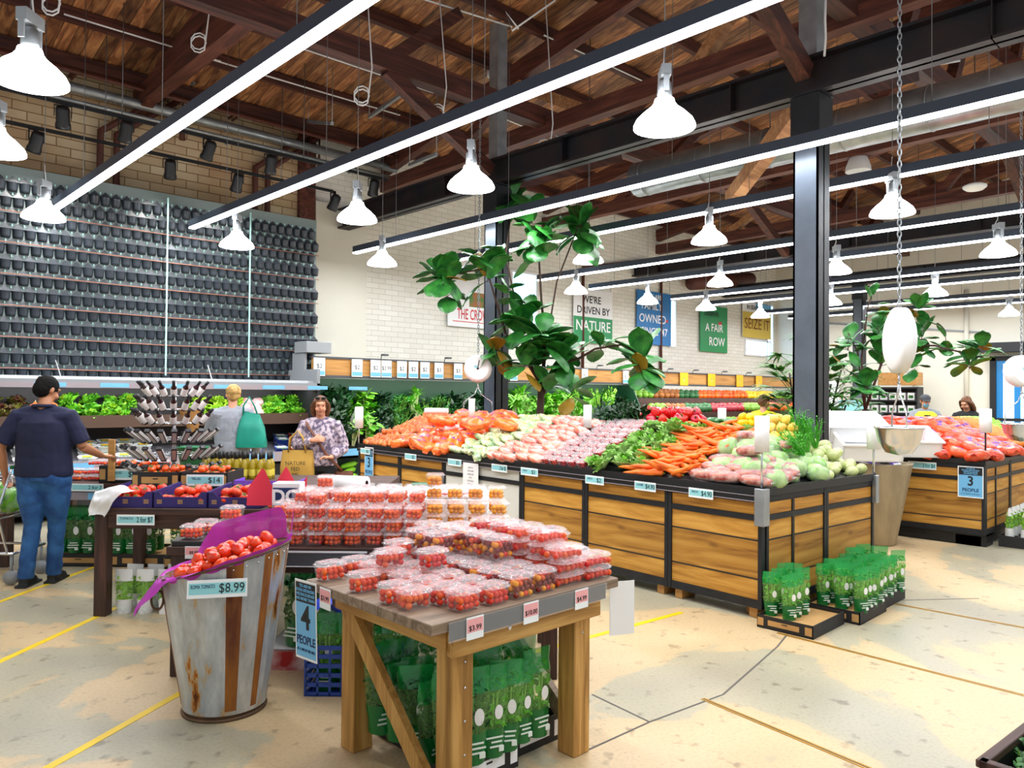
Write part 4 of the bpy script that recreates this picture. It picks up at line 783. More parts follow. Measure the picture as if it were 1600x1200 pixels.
def roma_make():
    t = thing('roma_tomato', 'x', 'tomato'); MB().ball((0, 0, 0), (.028, .028, .039), 14, 10, nz=.06).build('flesh', 'roma', t)
    mb = MB()
    for k in range(5): a = k*1.257; mb.add([(0, 0, .0385), (.006*math.cos(a+.4), .006*math.sin(a+.4), .039), (.014*math.cos(a), .014*math.sin(a), .036), (.006*math.cos(a-.4), .006*math.sin(a-.4), .039)], [(0, 1, 2, 3)])
    mb.build('calyx', 'calyx', t); return t
RM = Proto(roma_make); rr = random.Random(3); pts = []
for lay, (rad, zz, nn_) in enumerate(((.262, BH-.045, 50), (.25, BH+.003, 40), (.18, BH+.045, 18))):
    tr = 0
    while nn_ and tr < 4000:
        tr += 1; a = rr.uniform(0, 6.28); r = rad*math.sqrt(rr.random()); q = Vector((r*math.cos(a)+(.03 if lay == 2 else 0), r*math.sin(a), zz))
        if all((q-o).length > .054 for o in pts): pts.append(q); nn_ -= 1
for q in pts:
    RM.put(binpt(q.x, q.y, q.z), (rr.uniform(.6, 2.3), rr.uniform(-.5, .5), rr.uniform(0, 6)), 'glossy roma tomato heaped in the rusty metal bin', 'roma tomatoes in the metal bin', rr.uniform(.9, 1.12))
# ============================================================ dark tables turned towards the aisle (their fronts face the camera)
def lbox(mb, u0, u1, d0, d1, z0, z1, mi=0): return mb.box(u0, u1, d0, d1, z0, z1, mi)
def ptable(name, label, u0, u1, d0, d1, z, legs, top='dark_wood', th=.05, apr=.10):
    o = uv(u0, d0); t = thing(name, label, 'table', o, R2D); w, d = u1-u0, d1-d0
    MB().cbox(0, w, 0, d, z-th, z, .004).build('top', top, t)
    for x in legs: 
        for y in (.02, d-.12): MB().cbox(x, x+.09, y, y+.09, 0, z-th, .004).build('leg', 'dark_wood_z', t)
    MB().cbox(.04, w-.04, .03, .06, z-th-apr, z-th, .003).build('apron', 'dark_wood', t); return t
zA, zB = .78, .74
ptable("display_table", "long dark stained table holding the purple tomato trays", -3.02, -1.2, 5.46, 7.35, zA, (.03, 1.85))
ptable('display_table', 'dark low table behind the metal bin with stacked tomato punnets', -1.95, -.22, 4.32, 5.40, zB, (.02, 1.6))
ptable('display_table', 'dark table at the far left behind the man in navy', -4.75, -3.25, 6.95, 8.1, zA, (.07, 1.3))
wide_card(uv(-2.68, 5.45, .70), R2D, .27, .075, 'TOMATO', '2 for $7', 'pale price card reading 2 for 7 on the dark stained table')
wide_card(uv(-3.85, 6.93, .74), R2D-.05, .30, .07, '', '2 for 7', 'price card reading 2 for 7 beside the man in navy')
t = thing('ticket_strip', 'lilac and blue ticket strip on the far left dark table', 'ticket strip', uv(-4.2, 6.94, .66), R2D); MB().box(0, .9, 0, .004, -.035, .035).box(.35, .8, -.001, 0, -.03, .03, 1).build('strip', ['print_grey', 'card_blue'], t); text(t, '$3', .05, (.7, -.002, 0), 'ink')
# shallow purple trays of tomatoes
def purple_make():
    t = thing('produce_tray', 'x', 'tray'); w, d, h = .385, .46, .115; mb = MB(); e = .005
    prof = [(-w/2, 0), (w/2, 0), (w/2, h), (w/2-.04, h), (w/2-.07, h*.68), (-w/2+.07, h*.68), (-w/2+.04, h), (-w/2, h)]
    mb.slab(prof, e, T=Matrix.Translation((0, -d/2, 0))); mb.slab(prof, e, T=Matrix.Translation((0, d/2-e, 0)))
    for x in (-w/2, w/2-e): mb.add([(x, -d/2, 0), (x+e, -d/2, 0), (x+e, d/2, 0), (x, d/2, 0), (x, -d/2, h), (x+e, -d/2, h), (x+e, d/2, h+.02), (x, d/2, h+.02)], [(0, 1, 5, 4), (1, 2, 6, 5), (2, 3, 7, 6), (3, 0, 4, 7), (4, 5, 6, 7)])
    mb.box(-w/2, w/2, -d/2, d/2, 0, e); mb.build('box', 'tray_purple', t)
    for x in (-.15, 0, .15): 
        for k in range(3): MB().box(x-.018, x+.018, -d/2-.001, -d/2, .03+k*.011, .036+k*.011).build('printing', 'cardboard', t)
    return t
PT = Proto(purple_make)
def tomato_make(m='tom_red', r=.037, nm='tomato', cat='tomato', cal=True, sq=.82):
    def make():
        t = thing(nm, 'x', cat)
        def lob(p, an): return Vector((p.x*(1+.03*math.cos(5*an)), p.y*(1+.03*math.cos(5*an)), p.z))
        mb = MB(); pr = [(r*math.cos(a), r*sq*math.sin(a)) for a in [(-math.pi/2+math.pi*k/10) for k in range(11)]]; mb.lathe(pr, 15, fn=lob); mb.build('flesh', m, t)
        if cal:
            mb = MB()
            for k in range(6): a = k*1.047; mb.add([(0, 0, r*sq), (.3*r*math.cos(a+.4), .3*r*math.sin(a+.4), r*sq+.001), (.75*r*math.cos(a), .75*r*math.sin(a), r*sq*.9), (.3*r*math.cos(a-.4), .3*r*math.sin(a-.4), r*sq+.001)], [(0, 1, 2, 3)])
            mb.tube([(0, 0, r*sq), (0, .002, r*sq+.012)], .002, 5); mb.build('calyx', 'calyx', t)
        return t
    return Proto(make)
TM = tomato_make(); TMO = tomato_make('tom_orange', .034); rr = random.Random(11)
trays = [(-2.78, 'left'), (-2.385, 'middle'), (-1.99, 'right')]
def heap(u0, u1, d0, d1, z, n, md, put, rr, top=.03, layers=2):
    """put(p, k) at n spots at least md apart, in layers, on a camera-turned rectangle"""
    got = []
    for l in range(layers):
        m = int(n*(1-.35*l)); tr = 0; f = l*.14
        while m > 0 and tr < 3000:
            tr += 1; u = rr.uniform(u0+(u1-u0)*f, u1-(u1-u0)*f); d = rr.uniform(d0+(d1-d0)*f, d1-(d1-d0)*f); q = Vector((u, d, z+l*md*.72))
            if all((q-o).length > md for o in got): got.append(q); m -= 1
    for k, q in enumerate(got): put(uv(q.x, q.y, q.z), k)
for k, (u, nm) in enumerate(trays):
    PT.put(uv(u, 5.73, zA), R2D, '%s of the purple tomato trays on the dark stained table' % nm, 'purple tomato trays')
    heap(u-.15, u+.15, 5.53, 5.91, zA+.055, 16, .066, lambda p, i, nm=nm: TM.put(p, (rr.uniform(-.9, .3), rr.uniform(-.5, .5), rr.uniform(0, 6)), 'ripe vine tomato in the %s purple tray' % nm, 'tomatoes in the %s purple tray' % nm), rr, layers=2)
# crumpled white plastic bag over the tray edge
def bagfn(u, v):
    n_ = noise.noise(Vector((u*3, v*3, 2.2))); m_ = noise.noise(Vector((u*4, v*5, 7.1))); return Vector(((u-.5)*(.24-.13*v)+.10*(1-v)*.6+.03*n_-.05*v, .06-.12*min(1, v*2.2)+.03*m_, .12+.03*n_-.20*max(0, v-.35)**1.1*1.4-.03*abs(2*u-1)**3))
tag(MB().grid(bagfn, 14, 12).build('plastic_bag', 'film_white', loc=uv(-2.90, 5.48, zA+.02), rot=(0, 0, R2D)), 'crumpled white plastic bag hanging over the left purple tray', 'bag')
# punnets right of the purple trays
rr = random.Random(12)
for i in range(3):
    for j in range(2):
        for l in range(2+(i == 2 and j == 1)):
            stack_pun.put(uv(-1.68+i*.165, 5.53+j*.14, zA+l*.074), R2D+rr.uniform(-.05, .05), 'red tomato punnet beside purple trays, %s column, %s row, %s level' % (ORD[i], ORD[j], ORD[l]), 'punnets on the dark stained table', (1.45, 1.2, 1))
# black boxes behind, on a riser
riser = thing('riser', 'low dark riser shelf at the back of the dark stained table', 'riser', uv(-3.0, 6.05, zA), R2D); MB().cbox(0, 1.95, 0, 1.15, 0, .06, .004).build('board', 'dark_wood', riser)
black_box = tray_make(.36, .42, .13, patch='cardboard', inner='tray_black')
zr2 = zA+.06
for k, (u, m_, lb) in enumerate(((-2.86, TMO, 'left'), (-2.47, TMO, 'right'))):
    black_box.put(uv(u, 6.32, zr2), R2D, '%s black box on the riser behind the purple trays' % lb, None, (1.04, .9, 1))
    heap(u-.15, u+.15, 6.17, 6.49, zr2+.10, 16, .06, lambda p, i, lb=lb, m_=m_: m_.put(p, (rr.uniform(-.6, .6), rr.uniform(-.5, .5), rr.uniform(0, 6)), 'small tomato in the %s black box on the riser' % lb, 'tomatoes in the %s black box' % lb, .85), rr, layers=2)
wide_card(uv(-2.45, 6.105, zr2+.07), R2D, .30, .09, 'TRUSS', '$14', 'price card reading 14 dollars on a black box'); wide_card(uv(-3.52, 6.945, zA+.08), R2D, .28, .10, 'TRUSS', '$9', 'price card reading 9 dollars on the far left table')
wd = thing('wooden_post', 'pale flat wooden post standing beside the 9 dollar card', 'post', uv(-3.635, 6.90+.08, zA), R2D); MB().cbox(-.03, .03, -.055, -.035, .02, .40, .003).build('post', 'header_wood', wd)
# back row of pinkish trays, olive oil bottles
def oil_make():
    t = thing('oil_bottle', 'x', 'bottle'); MB().lathe([(0, 0), (.03, 0), (.033, .01), (.033, .14), (.02, .18), (.012, .20), (.012, .215)], 14).build('glass', 'oil', t)
    MB().lathe([(.013, .19), (.017, .192), (.017, .26), (0, .262)], 12).build('cap', 'black', t); MB().lathe([(.0335, .03), (.0338, .032), (.0338, .09), (.0335, .092)], 14).build('label', 'label_yel', t); return t
mat('oil', 'b9a21c', .1, alpha=.9, spec=.9); mat('label_yel', 'e9d860', .5)
OB = Proto(oil_make)
for i in range(9):
    for j in range(2): OB.put(uv(-2.76+.045*9*0+i*.072+.0, 6.86+j*.08, zr2+.0), 0, 'black-capped olive oil bottle, %s row, %s from left' % (('front', 'back')[j], ORD[i]), 'olive oil bottles behind the black boxes', .92)
# tiered display stand of bottles and boxes
SB = uv(-3.03+.02, 6.80, zA+.06); st = thing('tiered_stand', 'tall tiered wire stand of bottles and dark boxes on the dark table', 'display stand', SB, R2D)
MB().tube([(0, 0, 0), (0, 0, .86)], .014, 10).build('pole', 'chrome', st); MB().lathe([(0, 0), (.2, 0), (.2, .015), (0, .02)], 20).build('base', 'black', st)
for z, r in ((.08, .25), (.22, .26), (.36, .24), (.50, .21), (.62, .19), (.74, .17)):
    mb = MB().tube([(r*math.cos(a*math.pi/14), r*math.sin(a*math.pi/14), z) for a in range(29)], .004, 5); [mb.tube([(0, 0, z), (r*math.cos(a*1.047), r*math.sin(a*1.047), z)], .003, 5) for a in range(6)]; mb.build('ring', 'chrome', st)
mat('wine_glass', '3a0f14', .12, spec=.8); mat('foil', '6e1420', .4); mat('choc_box', '26262c', .35); mat('choc_side', 'c9c6c2', .4); mat('label_white', 'efe9e6', .5)
def wine_make():
    t = thing('wine_bottle', 'x', 'bottle'); MB().lathe([(0, 0), (.024, 0), (.026, .008), (.026, .095), (.012, .125), (.010, .16)], 12).build('glass', 'wine_glass', t)
    MB().lathe([(.0105, .125), (.013, .127), (.013, .172), (0, .173)], 10).build('foil', 'black', t); MB().lathe([(.0265, .015), (.0268, .017), (.0268, .092), (.0265, .094)], 12).build('label', 'label_white', t); return t
WB = Proto(wine_make)
def choc_make():
    t = thing('chocolate_box', 'x', 'box'); MB().cbox(-.02, .02, -.012, .012, 0, .17, .002).build('carton', 'choc_box', t); MB().box(-.0205, -.0195, -.009, .009, .02, .15).box(.0195, .0205, -.009, .009, .02, .15).box(-.014, .014, -.0125, -.0115, .02, .15).build('printed_side', 'choc_side', t); return t
CB = Proto(choc_make)
RX = Matrix.Rotation(R2D, 4, 'Z')
for lv, z in enumerate((.50, .62, .74)):
    for k in range(9):
        a = D2R(-90-88+k*22); r = (.235, .215, .19)[lv]; loc = SB+RX @ Vector((r*math.cos(a), r*math.sin(a), z)); q = Vector((math.cos(a)*.9, math.sin(a)*.9, 1.0)).normalized(); q = RX.to_3x3() @ q
        WB.put(loc, q.to_track_quat('Z', 'Y').to_euler(), 'white-labelled bottle on the tiered stand, %s bottle tier, %s from left' % (('lowest', 'middle', 'top')[lv], ORD[k]), 'bottles fanned out on the tiered stand')
for lv, z in enumerate((.04, .19, .335)):
    for k in range(12):
        a = D2R(-90-88+k*16); r = (.27, .28, .25)[lv]; loc = SB+RX @ Vector((r*math.cos(a), r*math.sin(a), z)); q = Vector((math.cos(a)*1.3, math.sin(a)*1.3, 1.0)).normalized(); q = RX.to_3x3() @ q
        CB.put(loc, q.to_track_quat('Z', 'Y').to_euler(), 'slim dark box on the tiered stand, %s box tier, %s from left' % (('lowest', 'middle', 'upper')[lv], ORD[k]), 'slim boxes fanned out on the tiered stand', (1.15, 1.3, 1.12))
# under the dark stained table: white and yellow pouches, boxes
rr = random.Random(4)
for i in range(3):
    for j in range(2): white_pouch.put(uv(-2.83+i*.155, 5.60+j*.17, .0), R2D+rr.uniform(-.2, .2), 'white-topped microgreen pouch on the floor, %s of three, %s row' % (('left', 'middle', 'right')[i], ('front', 'second')[j]), 'white pouches under the dark stained table', 1.05)
for i in range(3): white_pouch.put(uv(-2.72+i*.16, 6.55, .14), R2D, 'white-topped pouch on the rear tray, %s from left' % ORD[i], 'white pouches on the rear tray', 1.1)
tray_b.put(uv(-2.60, 6.62, 0), R2D, 'black tray at the rear under the dark stained table', None, (1.7, .8, 1.4))
for i in range(3): yellow_pouch.put(uv(-3.05+i*.135, 7.0, .13), R2D, 'yellow-topped pouch behind the dark table leg, %s from left' % ORD[i], 'yellow pouches behind the table leg', 1.15)
tray_b.put(uv(-2.9, 7.12, 0), R2D, 'black tray under the yellow-topped pouches', None, (1.2, .7, 1.4))
yp = yellow_pouch.put(uv(-2.45, 5.62, .115), R2D, 'single yellow pouch on a white box near the metal bin', None, .8)
wb = thing('white_box', 'white cardboard box under the yellow pouch near the metal bin', 'box', uv(-2.46, 5.62, 0), R2D); MB().cbox(-.085, .085, -.08, .08, 0, .115, .003).build('carton', 'white', wb)
# far left: tray of dark leafy pouches behind the man
for i in range(7):
    for j in range(2):
        spinach_pouch.put(uv(-4.18+i*.135, 7.10+j*.16, .12), R2D+rr.uniform(-.2, .2), 'dark leafy pouch under far left table, %s row, %s from left' % (('front', 'rear')[j], ORD[i]), 'leafy pouches under the far left table', 1.25)
for k in range(2): tray_b.put(uv(-3.98+k*.58, 7.28, 0), R2D, '%s black tray under the leafy pouches behind the man' % ('left', 'right')[k], None, (1.45, .9, 1.3))
# goods on the far left table
for i in range(5):
    for l in range(2): flat_pun.put(uv(-4.1+i*.2, 7.15, zA+l*.058), R2D+rr.uniform(-.05, .05), 'flat tomato pack on the far left table, %s from left, %s level' % (ORD[i], ORD[l]), 'flat packs on the far left table')
for i in range(4): flat_pun.put(uv(-4.0+i*.2, 7.4, zA+.12), R2D, 'flat tomato pack at the back of the far left table, %s' % ORD[i], 'flat packs on the far left table')
bx = black_box.put(uv(-3.52, 7.14, zA), R2D, 'plain black box at the right end of the far left table', None, (1.35, .85, 1.2))
heap(-3.72, -3.30, 7.02, 7.26, zA+.12, 22, .06, lambda p, i: TMO.put(p, (rr.uniform(-.6, .6), rr.uniform(-.5, .5), rr.uniform(0, 6)), 'small tomato in the black box of the far left table', 'tomatoes in the far left black box', .85), rr, layers=2)
# ------------------------------------------------------------ stacked punnets on the low dark table
rr = random.Random(21); u0, d0 = -1.36, 4.42
lay = [[2, 3, 4, 3, 3, 3, 3, 3], [3, 4, 4, 4, 4, 4, 4, 4], [3, 4, 5, 4, 4, 4, 4, 4]]
for j in range(3):
    for i in range(8):
        n = lay[j][i]
        for l in range(n):
            if j == 2 and l < n-2: continue
            stack_pun.put(uv(u0+i*.113+rr.uniform(-.003, .003), d0+j*.125, zB+.001+l*.0755), R2D+rr.uniform(-.04, .04)+math.pi*rr.randint(0, 1), 'stacked red tomato punnet, low table, %s row, %s from left, %s' % (ORD[j], ORD[i], 'top' if l == n-1 else ORD[l]+' up'), 'stacked punnets on the low dark table')
yl = [[3, 3, 3, 3], [5, 4, 4, 4]]
for j in range(2):
    for i in range(4):
        for l in range(yl[j][i]):
            yel_pun.put(uv(-.44+i*.125-.02*j, 4.50+j*.13, zB+.001+l*.0755+.02), R2D+rr.uniform(-.05, .05), 'yellow tomato punnet, low table, %s row, %s from left, %s' % (('front', 'back')[j], ORD[i], 'top' if l == yl[j][i]-1 else ORD[l]+' up'), 'yellow tomato punnets on the low dark table')
shelf = thing('riser', 'thin grey riser under the yellow tomato punnets', 'riser', uv(-.42, 4.42, zB), R2D); MB().cbox(-.08, .60, 0, .34, 0, .018, .003).build('board', 'grey', shelf)
# the table top must reach under the yellow ones
ptable('display_table', 'dark side table under the yellow tomato punnets', -.20, .30, 4.32, 5.1, zB, (.38,))
tk = thing('ticket_strip', 'clear topped grey ticket strip on the low dark table', 'ticket strip', uv(-1.31, 4.31, zB-.06), R2D); MB().box(0, .50, 0, .006, -.045, .045).box(0, .50, -.004, .0, .035, .045, 1).box(0, .50, -.004, 0, -.045, -.04, 1).build('holder', ['dgrey', 'white'], tk)
pink_card(uv(-1.31, 4.31, zB+.13), R2D, '$5', 'pink price card reading 5 dollars before the stacked punnets', 0, .085, .07)
bb = thing('black_box', 'small black box with a few punnets left of the magenta tissue', 'box', uv(-1.93, 4.34, zB), R2D); MB().cbox(0, .3, 0, .35, 0, .028, .003).build('box', 'black', bb)
pink_card(uv(-1.79, 4.315, zB-.03), R2D, '$8.99', 'pink price card on the small black box behind the bin', 0, .10, .07)
for i, (u, d, l) in enumerate(((-1.85, 4.45, 0), (-1.71, 4.5, 0), (-1.84, 4.62, 0), (-1.70, 4.66, 0), (-1.70, 4.66, 1), (-1.56, 4.68, 0), (-1.56, 4.5, 0), (-1.45, 4.55, 0))): red_pun.put(uv(u, d, zB+(.029 if i < 5 else .001)+l*.078), R2D+rr.uniform(-.3, .3), 'loose red tomato punnet behind the magenta tissue, %s from left' % ORD[i], 'punnets behind the magenta tissue')
# pink trays, paper roll, sign box and bowls at the back of the low table
def pink_make():
    t = thing('meat_tray', 'x', 'tray'); MB().cbox(-.09, .09, -.065, .065, 0, .03, .01).build('tray', 'white', t); rr = random.Random(1); mb = MB(); [mb.ball((rr.uniform(-.06, .06), rr.uniform(-.04, .04), .032), (.03, .025, .015), 8, 6) for k in range(8)]; mb.build('contents', 'pink_pack', t); MB().cbox(-.088, .088, -.063, .063, .03, .05, .01).build('wrap', 'film', t); return t
PK = Proto(pink_make)
for i in range(5):
    for j in range(3): PK.put(uv(-1.02+i*.19, 4.90+j*.15, zB+.21+.0*j), R2D+rr.uniform(-.1, .1), 'film-wrapped pink pack behind stacked punnets, %s row, %s from left' % (ORD[j], ORD[i]), 'pink packs behind the stacked punnets')
rs = thing('riser', 'pale riser carrying the pink packs on the low dark table', 'riser', uv(-1.15, 4.83, zB), R2D); MB().cbox(0, 1.0, 0, .5, 0, .209, .004).build('board', 'white', rs)
t = thing('paper_roll', 'thick white roll of bags lying behind the stacked punnets', 'roll', uv(-1.10, 5.24, zB+.26), 0, None, (math.pi/2, 0, R2D+math.pi/2-.3)); MB().lathe([(.022, -.12), (.05, -.12), (.05, .12), (.022, .12), (.022, -.12)], 20).build('roll', 'white', t); MB().lathe([(.021, -.121), (.021, .121)], 14).build('core', 'ink', t)
t = thing('sign_box', 'white and navy box with letters DO behind the stacked punnets', 'box', uv(-1.46, 4.95, zB), R2D); MB().cbox(-.09, .09, 0, .12, 0, .29, .004).build('carton', 'white', t); MB().box(-.085, .085, -.002, 0, .02, .26).build('navy_panel', 'blue_ink', t); text(t, 'DO', .12, (0, -.004, .20), 'white', bold=.004)
def pap(u, v): return Vector(((u-.5)*.4, .02*math.sin(8*u), v*(.12+.15*(1-abs(((u*2.3) % 1)-.5)*2))))
tag(MB().grid(pap, 20, 6).build('tissue_paper', 'tissue_red', loc=uv(-1.62, 5.25, zB+.10), rot=(-.2, 0, R2D)), 'red tissue paper standing behind the sign box', 'paper')
t = thing('produce_tray', 'lilac tray with red fruit behind the magenta tissue', 'tray', uv(-1.98, 5.62, zA+.0), R2D); 
mat('lilac', '8a5fd0', .5); MB().box(-.2, .4, 0, .006, 0, .10).box(-.2, -.194, 0, .4, 0, .1).box(.394, .4, 0, .4, 0, .1).box(-.2, .4, 0, .4, 0, .006).build('box', 'lilac', t)
t['label'] = 'lilac tray beside the 14 dollar black box'; t.location = uv(-2.02, 6.02, zA+.06); t.scale = (.85, .6, .8)
# pouches, tray and blue crate beside the low table
rr = random.Random(31)
for i in range(3):
    for j in range(4): spinach_pouch.put(uv(-1.26+i*.105, 4.55+j*.15, .13), R2D+rr.uniform(-.4, .4), 'tall dark leafy pouch right of the bin, %s row, %s from left' % (ORD[j], ORD[i]), 'leafy pouches right of the metal bin', 1.38)
t = thing('fruit_tray', 'white and red cardboard tray under the leafy pouches by the bin', 'tray', uv(-1.19, 4.75, 0), R2D-.05); mat('tray_red', 'b3242a', .5, col2='e6dcdc', vscale=6)
MB().box(-.24, .24, -.30, -.295, 0, .12, 1).box(-.24, .24, .295, .30, 0, .12).box(-.24, -.235, -.3, .3, 0, .12).box(.235, .24, -.3, .3, 0, .12).box(-.24, .24, -.3, .3, .11, .12).build('box', ['white', 'tray_red'], t)
mat('crate_blue', '2a52a8', .4); mat('net_blue', '2f55d8', .5)
t = thing('plastic_crate', 'blue plastic crate of wrapped greens beneath the rustic table corner', 'crate', uv(-.83, 4.25, 0), R2D)
mb = MB(); w, d, h = .52, .34, .26
for z in (0, .05, .10, .15, .20, .245): mb.box(-w/2, w/2, -d/2, -d/2+.012, z, z+.022).box(-w/2, w/2, d/2-.012, d/2, z, z+.022).box(-w/2, -w/2+.012, -d/2, d/2, z, z+.022).box(w/2-.012, w/2, -d/2, d/2, z, z+.022)
for x in [(-w/2)+k*w/8 for k in range(9)]: mb.box(x-.006, x+.006, -d/2, -d/2+.01, 0, h).box(x-.006, x+.006, d/2-.01, d/2, 0, h)
mb.box(-w/2, w/2, -d/2, d/2, 0, .008); mb.build('basket', 'crate_blue', t)
def net(u, v): return Vector(((u-.5)*.50, (v-.5)*.34, .44+.05*math.sin(u*9+v*4)+.03*math.sin(v*12)))
tag(MB().grid(net, 20, 12).build('net_bag', 'net_blue', loc=uv(-.80, 4.25, 0), rot=(0, 0, R2D)), 'blue netting bundled on top of the blue crate', 'net')
for i in range(4):
    for j in range(2): green_pouch.put(uv(-1.0+i*.12, 4.18+j*.14, .01), R2D, 'pale pouch in the blue crate, %s row, %s from left' % (ORD[j], ORD[i]), 'pouches in the blue crate', 1.2)
# ============================================================ leaves and leafy models
def leaf(mb, p, az, el, Ln, W, curl=.8, ruf=.1, nl=5, nw=4, mi=0, cup=.25, fr=3, roll=0, ovate=.8, tipw=0):
    p = Vector(p); d0 = Vector((math.cos(az), math.sin(az), 0)); side = Vector((-math.sin(az), math.cos(az), 0)); pos = p.copy(); rows = []
    for i in range(nl+1):
        s = i/nl; e = el-curl*s; t = d0*math.cos(e)+Vector((0, 0, math.sin(e))); n_ = side.cross(t)*-1; n_ = t.cross(side)
        w = W*(math.sin(math.pi*min(.999, (.06+.90*s))**ovate)) if tipw == 0 else (W*(math.sin(math.pi*min(.992, (.12+.88*s))**1.45)**.6) if tipw == 2 else W*(.35+.65*s))
        rows.append([pos+side*(math.cos(roll)*w*tt)+n_*(-cup*tt*tt*w+ruf*W*math.sin(fr*math.pi*tt+s*7+az*3)*(.3+.7*s)*abs(tt)**.5+math.sin(roll)*w*tt) for tt in [(-1+2*j/nw) for j in range(nw+1)]])
        pos = pos+t*(Ln/nl)
    vs = [q for r in rows for q in r]; m = nw+1
    mb.add(vs, [(i*m+j, i*m+j+1, (i+1)*m+j+1, (i+1)*m+j) for i in range(nl) for j in range(nw)], mi, True)
def lettuce_make(m1='leaf_light', m2='leaf_lime', r=.11, seed=0, ruf=.28, nm='lettuce'):
    def make():
        rr = random.Random(seed); t = thing(nm, 'x', 'lettuce'); mb = MB()
        for k in range(9): leaf(mb, (0, 0, .0), k*.7+rr.uniform(-.2, .2), rr.uniform(.35, .7), r*1.25, r*.62, .2, ruf, 5, 6, 0, -.5, 4)
        for k in range(8): leaf(mb, (0, 0, .01), k*.785+.3, rr.uniform(.8, 1.1), r*1.15, r*.55, .1, ruf, 5, 6, 0, -.5, 4)
        mb.build('outer_leaves', m1, t); mb = MB()
        for k in range(7): leaf(mb, (0, 0, .02), k*.9+.1, rr.uniform(1.15, 1.45), r*1.05, r*.42, -.2, ruf, 5, 6, 0, -.5, 4)
        mb.build('heart', m2, t); return t
    return Proto(make)
def bunch_make(nm, cat, lm, sm_, h=.26, n=34, leafl=.045, spread=.5, seed=0, stemr=.004, leafw=.6, low=.45):
    def make():
        rr = random.Random(seed); t = thing(nm, 'x', cat); ms, ml = MB(), MB()
        for k in range(n):
            az = rr.uniform(0, 6.28); tl = rr.uniform(0, spread); hh = h*rr.uniform(low, 1); p0 = Vector((.012*math.cos(az), .012*math.sin(az), 0)); p1 = Vector((math.cos(az)*math.sin(tl), math.sin(az)*math.sin(tl), math.cos(tl)))*hh
            if k % 2 == 0: ms.tube([p0, p0.lerp(p1, .5)+Vector((0, 0, .01)), p1], stemr, 4, cap=False)
            for q in range(2): leaf(ml, p1*(1-.12*q), az+rr.uniform(-1.5, 1.5), rr.uniform(-.1, 1.2), leafl*rr.uniform(.7, 1.3), leafl*leafw*.5, .9, .12, 3, 2)
        ms.build('stems', sm_, t); ml.build('leaves', lm, t); return t
    return Proto(make)
LET = lettuce_make(seed=1); LETR = lettuce_make('leaf_red', 'leaf_red', .10, 2, .3); LETL = lettuce_make('leaf_lime', 'leaf_lime', .11, 3, .3); ICE = lettuce_make('cabbage', 'leaf_light', .085, 4, .12)
PARS = bunch_make('herb_bunch', 'herbs', 'leaf_green', 'stalk', .26, 40, .05, .55, 1); DARK = bunch_make('herb_bunch', 'herbs', 'leaf_dark', 'leaf_green', .28, 36, .075, .6, 2); BOK = bunch_make('leafy_bunch', 'greens', 'leaf_light', 'fennel', .26, 12, .10, .35, 3, .012, .9)
CEL = bunch_make('celery', 'celery', 'leaf_light', 'stalk', .40, 22, .05, .22, 4, .011, .7, .7); LEEK = bunch_make('spring_onions', 'spring onions', 'leaf_light', 'fennel', .38, 20, .14, .14, 5, .006, .25, .8)
# ============================================================ oak island
IRZ = D2R(-3.5); IO = Vector((5.113, 2.742, 0)); IM = Matrix.Translation(IO) @ Matrix.Rotation(IRZ, 4, 'Z')
def isl(x, y, z=0): return IM @ Vector((x, y, z))
def along(px_):      # local y on the front plane at picture column px_
    d = IM.inverted().to_3x3() @ ray(px_, 700); o = IM.inverted() @ Vector((0, 0, CAM_H)); return (o+d*(-o.x/d.x)).y
IY = [0]+[along(p) for p in (1044, 914, 815, 693, 624, 560)]; IW = 1.88
def cabinet(M_, w, label, pm='oak_panel', feet=True, zk=.076, top=.93, nm='display_cabinet'):
    """unit of width w in the frame M_ (x along the front, front at y=0 facing -y)"""
    t = thing(nm, label, 'cabinet'); t.matrix_world = M_; e = .032; mb = MB()
    for x in (0, w-e): mb.box(x, x+e, 0, .04, zk, top-.035)
    for z in (zk, .71, top-.075): mb.box(e, w-e, .003, .04, z, z+(.06 if z == zk else .042))
    mb.build('frame', 'iron', t); 
    a = MB().cbox(e, w-e, .012, .03, .752, top-.073, .002).build('upper_panel', pm, t); b_ = MB().cbox(e, w-e, .012, .03, zk+.06, .71, .002).build('lower_panel', pm, t)
    MB().box(0, w, .03, .45, zk, .11).box(0, w, .42, .45, zk, top-.09).build('carcass', 'black', t)
    if feet: MB().cbox(w*.06, w*.06+.07, .03, .2, 0, zk, .002).build('foot_block', 'header_wood', t); MB().cbox(w-w*.06-.07, w-w*.06, .03, .2, 0, zk, .002).build('foot_block', 'header_wood', t)
    else: MB().box(0, w, .05, .3, 0, zk).build('kickboard', 'black', t)
    return t
wood('oak_bay', '8f5c1c', 'b9832f', 'd2a04a', axis=0, scale=1.0, plank=.28, pdark=.22); mat('bay_white', 'd7d6cf', .55, var=.05)
names = ['oak cabinet at the near corner of the island front', 'second oak cabinet from the near corner of the island', 'oak cabinet of the island behind the rustic table', 'grey-white cabinet of the island with the taped notice', 'oak cabinet left of the grey-white cabinet', 'far end oak cabinet of the island front']
for k in range(6):
    w = IY[k+1]-IY[k]; Mx = IM @ Matrix.Translation((0, IY[k+1]-.002, 0)) @ Matrix.Rotation(-math.pi/2, 4, 'Z'); cabinet(Mx, w-.004, names[k], 'bay_white' if k == 3 else 'oak_bay')
def alongside(px_): d = IM.inverted().to_3x3() @ ray(px_, 700); o = IM.inverted() @ Vector((0, 0, CAM_H)); return (o+d*(-o.y/d.y)).x
IX = [0, alongside(1292), alongside(1366)]; IW = IX[2]
